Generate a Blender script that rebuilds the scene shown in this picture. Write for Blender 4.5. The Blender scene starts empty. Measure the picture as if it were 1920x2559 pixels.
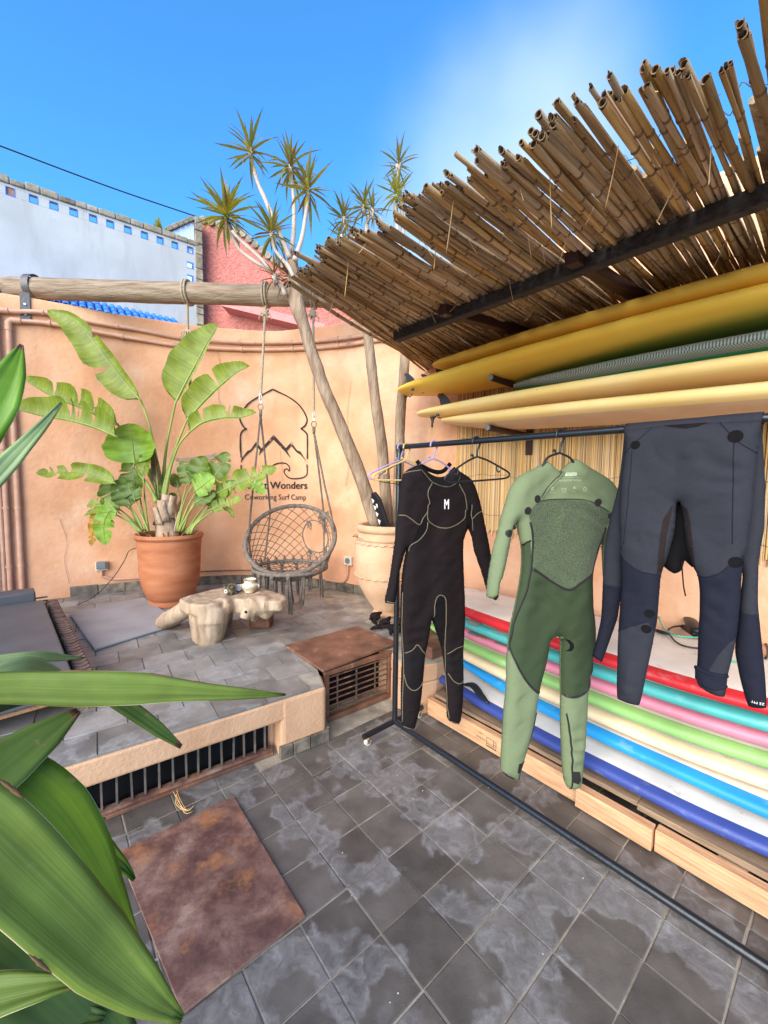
import bpy, bmesh, math, random
from mathutils import Vector, Matrix, noise
from mathutils.geometry import delaunay_2d_cdt
import numpy as np

random.seed(11)
SC = bpy.context.scene
COL = SC.collection

# ---------------------------------------------------------------- camera
PITCH, ROLL, EYE = math.radians(4.2), math.radians(0.8), 1.53
_f = Vector((0, math.cos(PITCH), -math.sin(PITCH)))
_u0 = Vector((0, math.sin(PITCH), math.cos(PITCH)))
_r0 = Vector((1, 0, 0))
_r = _r0 * math.cos(ROLL) + _u0 * math.sin(ROLL)
_u = _u0 * math.cos(ROLL) - _r0 * math.sin(ROLL)
cam_data = bpy.data.cameras.new('camera')
cam_data.sensor_fit = 'HORIZONTAL'
cam_data.sensor_width = 36.0
cam_data.lens = 19.09
cam_data.clip_start = 0.05
cam_data.clip_end = 400.0
cam = bpy.data.objects.new('camera', cam_data)
COL.objects.link(cam)
m = Matrix((_r, _u, -_f)).transposed().to_4x4()
m.translation = (0, 0, EYE)
cam.matrix_world = m
SC.camera = cam

# ---------------------------------------------------------------- sky, sun, exposure
FILL_DIR = Vector((-0.40, -0.80, 0.42)).normalized()        # towards the added soft fill lamp
FILL_EL = math.asin(FILL_DIR.z)
FILL_AZ = math.atan2(FILL_DIR.x, FILL_DIR.y)
world = bpy.data.worlds.new('World')
SC.world = world
world.use_nodes = True
wn = world.node_tree
wn.nodes.clear()
w_out = wn.nodes.new('ShaderNodeOutputWorld')
w_bg = wn.nodes.new('ShaderNodeBackground')
w_sky = wn.nodes.new('ShaderNodeTexSky')
w_sky.sky_type = 'NISHITA'
w_sky.sun_disc = False
w_sky.sun_elevation = FILL_EL
w_sky.sun_rotation = FILL_AZ
w_sky.air_density = 1.0
w_sky.dust_density = 0.6
w_sky.ozone_density = 2.5
# solar glow painted into the sky ahead right, white mix broken up by noise
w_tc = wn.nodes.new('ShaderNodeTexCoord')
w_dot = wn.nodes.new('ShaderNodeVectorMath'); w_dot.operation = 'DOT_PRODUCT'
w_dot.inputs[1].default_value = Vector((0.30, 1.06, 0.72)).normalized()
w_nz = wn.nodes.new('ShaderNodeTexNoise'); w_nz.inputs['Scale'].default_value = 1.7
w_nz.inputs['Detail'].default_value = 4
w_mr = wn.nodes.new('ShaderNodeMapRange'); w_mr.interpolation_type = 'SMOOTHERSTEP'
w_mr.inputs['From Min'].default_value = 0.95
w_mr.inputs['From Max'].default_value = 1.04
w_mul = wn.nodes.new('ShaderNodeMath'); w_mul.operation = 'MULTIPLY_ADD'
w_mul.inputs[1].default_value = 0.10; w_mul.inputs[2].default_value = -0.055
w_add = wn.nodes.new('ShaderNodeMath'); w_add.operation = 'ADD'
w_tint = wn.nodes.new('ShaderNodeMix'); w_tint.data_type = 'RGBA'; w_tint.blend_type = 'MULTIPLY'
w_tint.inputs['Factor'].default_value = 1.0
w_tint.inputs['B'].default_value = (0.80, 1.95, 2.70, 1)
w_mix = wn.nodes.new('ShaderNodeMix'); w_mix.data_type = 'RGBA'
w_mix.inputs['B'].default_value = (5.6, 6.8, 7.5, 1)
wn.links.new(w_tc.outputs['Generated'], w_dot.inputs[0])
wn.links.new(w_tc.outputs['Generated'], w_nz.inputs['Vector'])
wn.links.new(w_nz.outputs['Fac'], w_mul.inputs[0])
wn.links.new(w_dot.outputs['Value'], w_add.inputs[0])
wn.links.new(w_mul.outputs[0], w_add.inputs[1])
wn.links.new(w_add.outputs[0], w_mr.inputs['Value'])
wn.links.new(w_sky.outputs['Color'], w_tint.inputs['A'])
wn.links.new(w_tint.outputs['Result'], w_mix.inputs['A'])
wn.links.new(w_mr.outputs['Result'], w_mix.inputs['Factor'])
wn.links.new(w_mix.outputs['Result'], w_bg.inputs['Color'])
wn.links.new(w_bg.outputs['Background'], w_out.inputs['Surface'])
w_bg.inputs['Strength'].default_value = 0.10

fill_sun_data = bpy.data.lights.new('fill_sun', 'SUN')  # added wide soft fill in place of bounced courtyard light, from behind the camera
fill_sun_data.energy = 5.0
fill_sun_data.angle = math.radians(70)
fill_sun_data.color = (1.0, 0.84, 0.66)
fill_sun = bpy.data.objects.new('fill_sun', fill_sun_data)
COL.objects.link(fill_sun)
fill_sun.rotation_euler = FILL_DIR.to_track_quat('Z', 'Y').to_euler()

SC.view_settings.view_transform = 'Standard'
SC.view_settings.look = 'None'
SC.view_settings.exposure = 0.76
SC.view_settings.gamma = 1.0
SC.view_settings.use_curve_mapping = False
SC.cycles.max_bounces = 8
SC.cycles.diffuse_bounces = 5
SC.cycles.use_denoising = True

# ---------------------------------------------------------------- measured points of the place (metres)
D = {
'wall':[(-3.9,3.62,),(-3.819,3.66,),(-3.736,3.701,),(-3.653,3.743,),(-3.572,3.783,),(-3.494,3.822,),(-3.42,3.86,),(-3.353,3.895,),(-3.293,3.927,),(-3.235,3.958,),(-3.177,3.99,),(-3.117,4.023,),(-3.05,4.06,),(-2.977,4.102,),(-2.9,4.147,),(-2.819,4.194,),(-2.737,4.242,),(-2.654,4.288,),(-2.57,4.33,),(-2.485,4.37,),(-2.397,4.408,),(-2.308,4.445,),(-2.22,4.48,),(-2.133,4.511,),(-2.05,4.54,),(-1.97,4.565,),(-1.893,4.588,),(-1.817,4.608,),(-1.744,4.625,),(-1.671,4.639,),(-1.6,4.65,),(-1.53,4.658,),(-1.463,4.662,),(-1.397,4.664,),(-1.331,4.662,),(-1.266,4.658,),(-1.2,4.65,),(-1.133,4.639,),(-1.066,4.624,),(-0.999,4.606,),(-0.932,4.586,),(-0.866,4.564,),(-0.8,4.54,),(-0.735,4.515,),(-0.67,4.487,),(-0.605,4.457,),(-0.541,4.426,),(-0.48,4.393,),(-0.42,4.36,),(-0.364,4.325,),(-0.311,4.288,),(-0.26,4.25,),(-0.209,4.211,),(-0.156,4.174,),(-0.1,4.14,),(-0.04,4.108,),(0.024,4.079,),(0.089,4.051,),(0.155,4.023,),(0.221,3.995,),(0.286,3.967,),(0.581,3.627,),(0.974,3.174,),(1.367,2.721,),(1.76,2.267,),(2.153,1.814,),(2.678,1.21,)],
'em_arch':[[(2.5066,1.7825,),(2.5028,1.8494,),(2.5003,1.9163,),(2.5015,2.0165,),(2.5117,2.0634,),(2.5346,2.0908,),(2.5707,2.1084,),(2.5415,2.1242,),(2.5129,2.1698,),(2.4973,2.2156,),(2.4977,2.2487,),(2.524,2.296,),(2.5569,2.3434,),(2.5964,2.391,),(2.6628,2.439,),(2.7635,2.4968,),(2.8695,2.5497,),(2.9426,2.5158,),(3.0206,2.4812,),(3.1149,2.4256,),(3.1883,2.3672,),(3.2477,2.2932,),(3.2811,2.2269,),(3.2849,2.1877,),(3.2625,2.1428,),(3.2251,2.1177,),(3.2065,2.1097,),(3.2401,2.0911,),(3.2774,2.0575,),(3.2887,2.0179,),(3.2888,1.7749,)]],
'em_wave':[[(2.5057,1.7017,),(2.5069,1.6344,),(2.5226,1.5874,),(2.5552,1.5642,)],[(3.285,1.7155,),(3.2865,1.6162,),(3.2624,1.5828,),(3.2096,1.5624,),(3.1126,1.5546,),(3.0535,1.5674,),(3.0097,1.6074,),(2.9989,1.6343,),(3.0062,1.6545,),(3.0282,1.6648,),(3.0465,1.6582,),(3.061,1.6381,),(3.0684,1.6684,),(3.0539,1.7018,),(3.0175,1.7252,),(2.9671,1.7296,),(2.9102,1.7211,),(2.8538,1.6936,),(2.8191,1.6729,),(2.7293,1.6108,),(2.6414,1.5655,),(2.5552,1.5642,)]],
'em_mtn':[[(2.5014,1.7218,),(2.5084,1.7691,),(2.578,1.8613,),(2.611,1.8734,),(2.6751,1.9638,),(2.7316,1.8943,),(2.718,1.8705,),(2.6748,1.9236,),(2.6242,1.8622,),(2.5842,1.8312,),(2.5378,1.7832,)],[(2.704,1.8131,),(2.7214,1.8773,),(2.7418,1.9011,),(2.8769,2.0463,),(3.0218,1.8959,),(3.0836,1.7822,),(3.0107,1.8592,),(2.873,1.9928,),(2.7449,1.8609,)],[(3.0218,1.8959,),(3.0878,1.962,),(3.1616,1.8717,),(3.2025,1.8581,),(3.2926,1.7287,),(3.2098,1.8183,),(3.1504,1.8519,),(3.0899,1.9221,),(3.0326,1.8591,)]],
'em_t1':[(2.5144,1.4314,),(3.285,1.4434,),(2.5153,1.5128,)],
'em_t2':[(2.5426,1.3091,),(3.2737,1.3195,),(2.5432,1.3705,)],
'cond':[[(0.4941,3.0235,),(0.7686,3.0698,),(1.1256,3.0555,),(1.5176,3.0575,),(1.948,3.0309,),(2.5137,3.0434,),(3.0345,3.0454,),(3.4902,3.0227,),(3.966,2.9945,),(4.3428,2.9861,)],[(0.5398,2.95,),(0.7651,2.9759,),(1.1228,2.9662,),(1.5151,2.9594,),(1.9463,2.9483,),(2.5128,2.9682,),(3.0342,2.9706,),(3.4905,2.9502,),(3.9669,2.9258,),(4.344,2.9119,)]],
'condv':[[(0.4788,2.9632,),(0.4623,2.0872,),(0.4605,1.2275,),(0.4658,0.5184,),(0.4785,0.323,)],[(0.5285,2.9107,),(0.5219,2.0923,),(0.5211,1.2264,),(0.5273,0.5121,),(0.5354,0.366,)]],
'sock':[(1.1273,0.631,),(3.8352,0.6848,)],
'hair':[[(2.9535,1.8692,),(2.9603,1.8021,),(2.9707,1.7283,),(2.9754,1.6543,),(2.9808,1.5869,),(2.9841,1.5193,)],[(2.27,2.9345,),(2.3053,2.7382,),(2.2728,2.4847,),(2.3174,2.2342,)],[(3.8473,2.5874,),(3.8024,2.2116,),(3.8427,1.8244,),(3.7845,1.483,)],[(0.8044,1.1299,),(0.8509,0.8978,),(0.8262,0.7139,),(0.855,0.4773,)]],
'crack':[(1.8279,1.7425,),(2.2719,1.7842,)],
'mat':[(-0.523,0.9,1.985,),(-0.418,0.9,1.137,)],
'S1':{'P':(0.263,2.206,0.0,),'e':(0.93,0.37,0,),'out':[(-0.0854,1.6283,),(-0.0541,1.6019,),(-0.0226,1.5779,),(0.0251,1.5603,),(0.0782,1.5659,),(0.12,1.6156,),(0.1533,1.6023,),(0.2328,1.561,),(0.2589,1.5277,),(0.2939,1.4501,),(0.3271,1.3417,),(0.3612,1.2214,),(0.3923,1.0991,),(0.3964,0.9971,),(0.394,0.9052,),(0.371,0.9072,),(0.3467,0.9804,),(0.3077,1.0738,),(0.276,1.1453,),(0.2619,1.2152,),(0.2288,1.2801,),(0.2117,1.2465,),(0.1994,1.2079,),(0.1991,1.1492,),(0.2043,1.0603,),(0.2121,0.9607,),(0.2197,0.8703,),(0.2257,0.7591,),(0.2232,0.6582,),(0.2185,0.557,),(0.2242,0.4537,),(0.2276,0.3499,),(0.2251,0.2465,),(0.2164,0.1543,),(0.2055,0.1305,),(0.1765,0.1336,),(0.1355,0.161,),(0.1246,0.1839,),(0.1211,0.2668,),(0.1125,0.3704,),(0.1006,0.4736,),(0.0897,0.5457,),(0.0722,0.618,),(0.0485,0.6806,),(0.0253,0.7376,),(0.0091,0.7815,),(-0.001,0.7114,),(-0.0131,0.6397,),(-0.0268,0.5828,),(-0.0332,0.4953,),(-0.0397,0.4074,),(-0.0454,0.3291,),(-0.0597,0.2522,),(-0.0774,0.1861,),(-0.0843,0.1626,),(-0.1214,0.1708,),(-0.1583,0.1937,),(-0.1638,0.2096,),(-0.1674,0.2937,),(-0.1696,0.411,),(-0.1674,0.5169,),(-0.1656,0.584,),(-0.1731,0.7091,),(-0.1792,0.8234,),(-0.1795,0.9454,),(-0.1742,1.0382,),(-0.1654,1.1025,),(-0.159,1.1392,),(-0.1498,1.1831,),(-0.1614,1.1578,),(-0.1802,1.0942,),(-0.1969,1.0213,),(-0.2025,0.9474,),(-0.2115,0.8924,),(-0.2213,0.884,),(-0.2707,0.8954,),(-0.2738,0.9077,),(-0.2572,0.9707,),(-0.2437,1.0432,),(-0.2262,1.1703,),(-0.2132,1.27,),(-0.2069,1.3605,),(-0.1975,1.4955,),(-0.1794,1.5764,),(-0.1501,1.5995,)],'seams':[[(-0.0847,1.5948,),(-0.0532,1.5608,),(-0.0246,1.5355,),(0.0262,1.5157,),(0.0798,1.5115,),(0.1333,1.5376,),(0.1559,1.5881,)],[(-0.0246,1.5336,),(-0.0483,1.4873,),(-0.0508,1.4597,),(-0.0364,1.4227,),(-0.0465,1.4088,),(-0.0478,1.3764,),(-0.0738,1.3397,),(-0.0936,1.3078,),(-0.1449,1.3411,),(-0.1752,1.3581,),(-0.2049,1.3586,)],[(-0.0478,1.3764,),(-0.0448,1.3392,),(-0.0318,1.3203,),(0.0108,1.2957,),(0.0538,1.286,),(0.1078,1.2931,),(0.1841,1.3327,),(0.1915,1.3828,)],[(0.1447,1.5244,),(0.1797,1.4694,),(0.1947,1.4214,),(0.2004,1.3827,)],[(0.3117,1.3775,),(0.2739,1.3642,),(0.2349,1.3356,),(0.2288,1.4115,)],[(0.2349,1.3356,),(0.2487,1.2649,)],[(-0.0444,1.3205,),(-0.0516,1.2741,),(-0.0918,1.2289,),(-0.1371,1.2011,),(-0.1455,1.1663,)],[(0.0109,0.7929,),(0.009,0.8708,),(0.0209,0.9084,),(0.0422,0.9191,),(0.0699,0.8991,),(0.078,0.8445,),(0.0821,0.6564,),(0.0969,0.5245,),(0.114,0.3192,),(0.1316,0.1773,)],[(-0.1774,1.5765,),(-0.1499,1.5861,),(-0.0847,1.5966,)],[(-0.1591,0.6137,),(-0.1203,0.6302,),(-0.0897,0.655,),(-0.0627,0.6221,),(-0.0322,0.5875,)],[(-0.1609,0.4966,),(-0.1454,0.4358,),(-0.1105,0.4052,),(-0.0739,0.4135,),(-0.0426,0.4376,)],[(0.1,0.5742,),(0.1507,0.6021,),(0.21,0.6061,)],[(0.1123,0.4566,),(0.1452,0.4105,),(0.1858,0.3902,),(0.2212,0.4027,)],[(-0.1754,0.945,),(-0.174,0.7567,),(-0.1622,0.5642,),(-0.1647,0.3712,),(-0.162,0.224,)],[(-0.266,0.9069,),(-0.2215,0.8952,)],[(-0.1532,0.1975,),(-0.1004,0.1731,)],[(0.1411,0.165,),(0.1995,0.137,)]],'pan':[('inner',[(0.0368,0.9186,),(0.0133,0.8704,),(0.009,0.7834,),(0.0373,0.6919,),(0.0722,0.616,),(0.0874,0.6259,),(0.0824,0.7258,),(0.0774,0.8641,),(0.0587,0.9098,)],),('knee',[(-0.1611,0.6149,),(-0.0897,0.655,),(-0.029,0.587,),(-0.0404,0.4372,),(-0.0739,0.4135,),(-0.1105,0.4052,),(-0.1454,0.4358,),(-0.1609,0.4966,)],),('knee',[(0.0955,0.5748,),(0.1507,0.6021,),(0.2192,0.6048,),(0.2282,0.4015,),(0.1858,0.3902,),(0.1452,0.4105,),(0.1078,0.4573,)],),('under',[(-0.0478,1.3764,),(-0.0936,1.3078,),(-0.1324,1.2212,),(-0.1458,1.183,),(-0.0918,1.2289,),(-0.0516,1.2741,),(-0.0423,1.3205,)],),('under',[(0.1969,1.4213,),(0.1962,1.3053,),(0.2119,1.2416,),(0.2288,1.2801,),(0.2403,1.3433,),(0.224,1.4212,)],)],'collar':[(-0.0855,1.6329,),(-0.0541,1.6019,),(-0.0226,1.5779,),(0.0251,1.5603,),(0.0782,1.5659,),(0.1199,1.6184,),(0.1555,1.6004,),(0.1559,1.5881,),(0.1333,1.5376,),(0.0798,1.5115,),(0.0262,1.5157,),(-0.0246,1.5355,),(-0.0532,1.5608,),(-0.0847,1.5948,)],'M':[(0.0478,1.3893,),(0.0811,1.3889,),(0.0463,1.4438,)]},
'S2':{'P':(0.715,1.7,0.0,),'e':(0.95,0.31,0,),'out':[(-0.0491,1.6279,),(-0.017,1.6019,),(0.0123,1.5816,),(0.0452,1.6085,),(0.0696,1.6262,),(0.0816,1.6403,),(0.103,1.6392,),(0.1524,1.613,),(0.2209,1.5831,),(0.2819,1.5558,),(0.3318,1.506,),(0.3443,1.4625,),(0.3712,1.3831,),(0.3945,1.2148,),(0.405,1.0008,),(0.3151,1.0079,),(0.2825,1.1364,),(0.2701,1.2408,),(0.2597,1.311,),(0.2379,1.2609,),(0.2182,1.2145,),(0.2035,1.1606,),(0.2041,1.1168,),(0.2101,1.0585,),(0.2187,0.9816,),(0.2334,0.9022,),(0.2386,0.823,),(0.234,0.7444,),(0.2234,0.6823,),(0.2177,0.6192,),(0.22,0.5064,),(0.2179,0.3852,),(0.2137,0.2962,),(0.2079,0.1987,),(0.2021,0.167,),(0.1784,0.1559,),(0.1445,0.1596,),(0.1242,0.1807,),(0.1077,0.2534,),(0.0946,0.3686,),(0.0836,0.482,),(0.0784,0.6087,),(0.0721,0.6875,),(0.0659,0.7657,),(0.0661,0.8424,),(0.0622,0.8642,),(0.034,0.8825,),(-0.001,0.8666,),(-0.0047,0.8352,),(-0.0141,0.7757,),(-0.0329,0.7098,),(-0.0474,0.6472,),(-0.0567,0.5683,),(-0.0707,0.4939,),(-0.0892,0.4202,),(-0.1083,0.3622,),(-0.1278,0.3121,),(-0.1345,0.2671,),(-0.1476,0.2716,),(-0.1916,0.2991,),(-0.2178,0.3201,),(-0.2181,0.3696,),(-0.2154,0.4673,),(-0.2133,0.5793,),(-0.2064,0.6526,),(-0.2053,0.7264,),(-0.2078,0.7855,),(-0.2051,0.8583,),(-0.2012,0.9233,),(-0.1909,0.973,),(-0.1768,1.0296,),(-0.1657,1.0882,),(-0.1594,1.1255,),(-0.1536,1.173,),(-0.1527,1.2241,),(-0.1558,1.2649,),(-0.1631,1.2956,),(-0.1771,1.343,),(-0.1885,1.38,),(-0.2084,1.3471,),(-0.2178,1.294,),(-0.2336,1.211,),(-0.2501,1.1448,),(-0.2576,1.1424,),(-0.2647,1.0794,),(-0.2665,1.0639,),(-0.2842,1.0653,),(-0.3139,1.076,),(-0.3143,1.0866,),(-0.3104,1.1318,),(-0.3048,1.1813,),(-0.2929,1.2635,),(-0.2797,1.3125,),(-0.2695,1.3419,),(-0.2603,1.3943,),(-0.2399,1.4531,),(-0.2301,1.4924,),(-0.2087,1.5319,),(-0.1867,1.5584,),(-0.1679,1.5719,),(-0.1137,1.5929,)],'pan':[('chest',[(-0.1034,1.4628,),(-0.0264,1.4703,),(0.1047,1.469,),(0.1758,1.4538,),(0.2502,1.4177,),(0.2571,1.3835,),(0.246,1.344,),(0.2225,1.2868,),(0.2117,1.2437,),(0.1971,1.19,),(0.1906,1.1504,),(0.1386,1.1245,),(0.079,1.0959,),(0.0359,1.0952,),(-0.025,1.1274,),(-0.0931,1.1697,),(-0.1244,1.1903,),(-0.1235,1.2569,),(-0.128,1.308,),(-0.1398,1.3489,),(-0.1472,1.3793,),(-0.1585,1.4096,),(-0.1476,1.4295,),(-0.1267,1.4495,)],),('body',[(-0.1703,1.2789,),(-0.1398,1.305,),(-0.1233,1.1919,),(-0.0931,1.1697,),(0.0359,1.0952,),(0.079,1.0959,),(0.1906,1.1504,),(0.2107,1.1894,),(0.2722,0.977,),(0.2883,0.7376,),(0.225,0.6581,),(0.1511,0.6133,),(0.0901,0.6131,),(0.0715,0.616,),(0.0567,0.8816,),(-0.0021,0.8878,),(0.0011,0.827,),(-0.0457,0.6477,),(-0.097,0.6773,),(-0.1605,0.7572,),(-0.2019,0.8434,),(-0.2392,0.8477,),(-0.2491,1.0924,),(-0.175,1.2081,)],)],'seams':[[(-0.1492,1.3793,),(-0.1375,1.3421,),(-0.1284,1.2911,),(-0.1271,1.24,),(-0.1295,1.1888,),(-0.138,1.1379,),(-0.1477,1.0869,),(-0.1846,0.9797,),(-0.1976,0.9157,),(-0.2014,0.8506,),(-0.1697,0.7732,),(-0.1243,0.7075,),(-0.0789,0.6633,),(-0.0493,0.6497,)],[(-0.1243,1.1886,),(-0.093,1.1679,),(-0.0249,1.1256,),(0.0359,1.0952,),(0.079,1.0952,),(0.1388,1.1227,),(0.1916,1.1496,)],[(0.2436,1.3458,),(0.2225,1.2868,),(0.2151,1.2617,),(0.2048,1.1969,),(0.1985,1.1536,),(0.2051,1.0802,),(0.2212,0.9424,),(0.2327,0.8237,),(0.2311,0.713,),(0.2065,0.6448,),(0.1511,0.6133,),(0.0901,0.6147,),(0.0816,0.6176,)],[(-0.0653,0.5621,),(-0.0789,0.48,),(-0.0992,0.3913,),(-0.1241,0.3268,),(-0.1374,0.2755,)],[(0.0917,0.5359,),(0.109,0.4457,),(0.1241,0.3468,),(0.1322,0.2562,),(0.1411,0.1686,)],[(-0.1586,1.2819,),(-0.1512,1.2952,),(-0.1377,1.3032,)],[(-0.213,0.3267,),(-0.1919,0.3068,),(-0.164,0.2907,)]],'zip':[(-0.0962,1.4796,),(-0.0773,1.5066,),(-0.0464,1.5372,),(-0.0069,1.5683,),(0.0172,1.584,)],'dots':[(-0.1186,1.4712,),(-0.1643,1.4246,),(0.1903,1.4562,),(0.2637,1.3996,),(-0.2097,1.3587,),(-0.2407,1.3352,),(-0.279,1.0769,)],'ank':[[(-0.1588,0.3687,),(-0.1214,0.3634,),(-0.1366,0.314,),(-0.1604,0.3268,)],[(0.1317,0.2644,),(0.1675,0.2584,),(0.1744,0.2225,),(0.161,0.205,),(0.1346,0.215,)]],'crotch':[(0.0636,0.8717,),(0.0822,0.8667,),(0.0978,0.8512,),(0.1006,0.8339,),(0.0904,0.8197,),(0.0722,0.8156,),(0.0826,0.8267,),(0.0853,0.8433,),(0.0772,0.858,)],'txt':[(0.0183,1.5653,),(0.0681,1.58,),(0.0066,1.5498,),(0.0885,1.5597,),(-0.0138,1.5428,),(0.0957,1.546,)],'ico':[(-0.045,1.5102,),(0.0079,1.5107,),(0.0591,1.5145,),(0.1107,1.5132,)],'hook':[(0.0068,1.6599,),(-0.0469,1.6246,),(0.0717,1.6263,)]},
'S3':{'P':(0.859,1.494,0.0,),'e':(0.661,-0.75,0,),'out':[(0.0051,1.73,),(0.1316,1.7342,),(0.2488,1.7326,),(0.3737,1.7259,),(0.3716,1.6526,),(0.3686,1.5643,),(0.369,1.4748,),(0.364,1.361,),(0.3561,1.2908,),(0.3578,1.1746,),(0.3563,1.0799,),(0.35,1.0062,),(0.3415,0.9355,),(0.341,0.8815,),(0.3399,0.8688,),(0.3254,0.8627,),(0.3179,0.8621,),(0.2868,0.8693,),(0.2664,0.8815,),(0.2622,0.941,),(0.2641,0.9569,),(0.2607,1.0517,),(0.2603,1.1267,),(0.2561,1.2003,),(0.2475,1.2482,),(0.2323,1.2704,),(0.2121,1.3424,),(0.2021,1.4113,),(0.1955,1.4557,),(0.1858,1.4801,),(0.1778,1.4748,),(0.1782,1.4295,),(0.1779,1.3738,),(0.1643,1.2954,),(0.1536,1.2522,),(0.1472,1.225,),(0.1459,1.151,),(0.1458,1.0714,),(0.137,0.983,),(0.1244,0.8751,),(0.1132,0.7765,),(0.1079,0.7407,),(0.0938,0.7345,),(0.0594,0.731,),(0.0337,0.7346,),(0.0302,0.7826,),(0.0255,0.9252,),(0.0247,1.0108,),(0.0254,1.096,),(0.0261,1.1805,),(0.0139,1.3181,),(0.0057,1.4281,),(0.004,1.5105,),(0.0108,1.6193,),(0.013,1.6731,)],'pan':[('navy',[(0.0096,1.3036,),(0.0418,1.261,),(0.0864,1.2355,),(0.1328,1.2276,),(0.1505,1.2298,),(0.1442,1.0174,),(0.124,1.0548,),(0.0782,1.0313,),(0.0055,0.9824,),(-0.0086,1.259,)],),('navy',[(0.2439,1.2426,),(0.2768,1.2461,),(0.3093,1.2664,),(0.3426,1.3119,),(0.369,1.3342,),(0.3701,1.0839,),(0.3404,1.0464,),(0.3174,1.0001,),(0.298,0.9439,),(0.2557,0.9285,),(0.2377,1.2464,)],),('strip',[(0.1709,1.4694,),(0.149,1.4171,),(0.1443,1.36,),(0.141,1.2815,),(0.1395,1.2288,),(0.1548,1.2316,),(0.1579,1.2944,),(0.161,1.3567,),(0.1701,1.439,)],),('strip',[(0.1946,1.4706,),(0.2137,1.4568,),(0.2242,1.4131,),(0.2341,1.3451,),(0.246,1.2529,),(0.2323,1.2704,),(0.2155,1.3528,),(0.2096,1.4218,)],)],'seams':[[(0.0148,1.3015,),(0.0418,1.261,),(0.0864,1.2355,),(0.1328,1.2276,),(0.1439,1.2286,)],[(0.2478,1.2423,),(0.2768,1.2452,),(0.3094,1.2655,),(0.3409,1.3117,)],[(0.1323,1.0705,),(0.0782,1.0313,),(0.0265,0.9953,)],[(0.0168,1.646,),(0.0534,1.6813,),(0.0968,1.7272,)],[(0.2788,1.7273,),(0.2983,1.7026,),(0.3287,1.6641,),(0.3696,1.6307,)],[(0.3183,1.6647,),(0.3238,1.5415,),(0.3322,1.3571,)],[(0.0432,1.6502,),(0.0399,1.4845,),(0.0337,1.3205,)]],'dots':[((0.0529,1.6718,),0.024,),((0.3207,1.6817,),0.03,),((0.3425,1.3017,),0.027,),((0.1259,1.0865,),0.024,),((0.1197,1.0309,),0.024,)],'neck':[(0.1316,1.7342,),(0.1577,1.7243,),(0.1951,1.7161,),(0.2265,1.7205,),(0.2488,1.7321,)],'cuff':[(0.2609,0.9431,),(0.2925,0.9394,),(0.343,0.9409,),(0.3419,0.9103,),(0.316,0.8961,),(0.2852,0.898,),(0.2634,0.9058,)],'P2':(0.899,1.53,0.0,),'back':[(-0.01,1.728,),(0.3683,1.7242,),(0.3876,1.5427,),(0.3942,1.406,),(0.3863,1.3124,),(0.393,1.1728,),(0.4054,1.0813,),(0.4239,0.9449,),(0.4328,0.853,),(0.4129,0.8427,),(0.3903,0.8391,),(0.384,0.8561,),(0.3656,0.9226,),(0.3479,1.0053,),(0.3484,1.0891,),(0.3528,1.2595,),(0.3398,1.2958,),(0.2697,1.2697,),(0.222,1.2557,),(0.1998,1.279,),(0.1945,1.2364,),(0.1726,1.2246,),(0.1427,1.2424,),(0.1206,1.2723,),(0.0065,1.2608,),(0.0117,1.1291,),(0.0031,1.0219,),(-0.0123,0.9584,),(-0.0349,0.8671,),(-0.0442,0.8292,),(-0.0836,0.8446,),(-0.0705,0.9045,),(-0.0558,1.0063,),(-0.0563,1.1265,),(-0.058,1.2157,),(-0.057,1.3046,),(-0.0452,1.3935,),(-0.0283,1.481,),(-0.0202,1.5267,),(-0.0131,1.6392,)],'gap':[(0.1316,1.4872,),(0.217,1.4905,),(0.2346,1.2665,),(0.2219,1.2577,),(0.1996,1.2816,),(0.1944,1.2385,),(0.1725,1.2272,),(0.144,1.2447,),(0.1313,1.3276,)],'mt':[(0.3971,0.8445,),(0.4272,0.8625,),(0.3965,0.8541,)],'strap':[(0.1967,1.2733,),(0.2015,1.2324,),(0.2068,1.1917,),(0.2141,1.1592,)]},
'bar':[(0.084,2.409,1.738,),(0.127,2.36,1.74,),(0.263,2.206,1.731,),(0.449,1.995,1.726,),(0.72,1.687,1.723,),(0.877,1.509,1.719,),(1.125,1.228,1.714,)],
'low':{'blue':((1.639,0.05,0.204,),(-0.314,0.33,0.077,),),'cyan':((1.625,0.14,0.279,),(-0.096,0.42,0.173,),),'cream':((1.614,0.2,0.36,),(-0.429,0.48,0.081,),),'green':((1.612,0.18,0.43,),(-0.44,0.46,0.2,),),'pink':((1.605,0.2,0.507,),(-0.423,0.48,0.392,),),'turquoise':((1.603,0.17,0.588,),(-0.409,0.45,0.338,),),'red':((1.601,0.145,0.669,),(-0.319,0.425,0.573,),)},
'up':{'top':((1.486,0.26,2.359,),(-0.441,0.55,2.456,),),'grad':((1.493,0.24,2.289,),(-0.827,0.53,2.298,),),'carbon':((1.492,0.34,2.122,),(0.309,0.63,2.187,),),'cream4':((1.5,0.31,2.044,),(-0.66,0.6,2.122,),),'tan5':((1.515,0.24,1.911,),(-0.244,0.53,2.01,),)},
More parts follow.
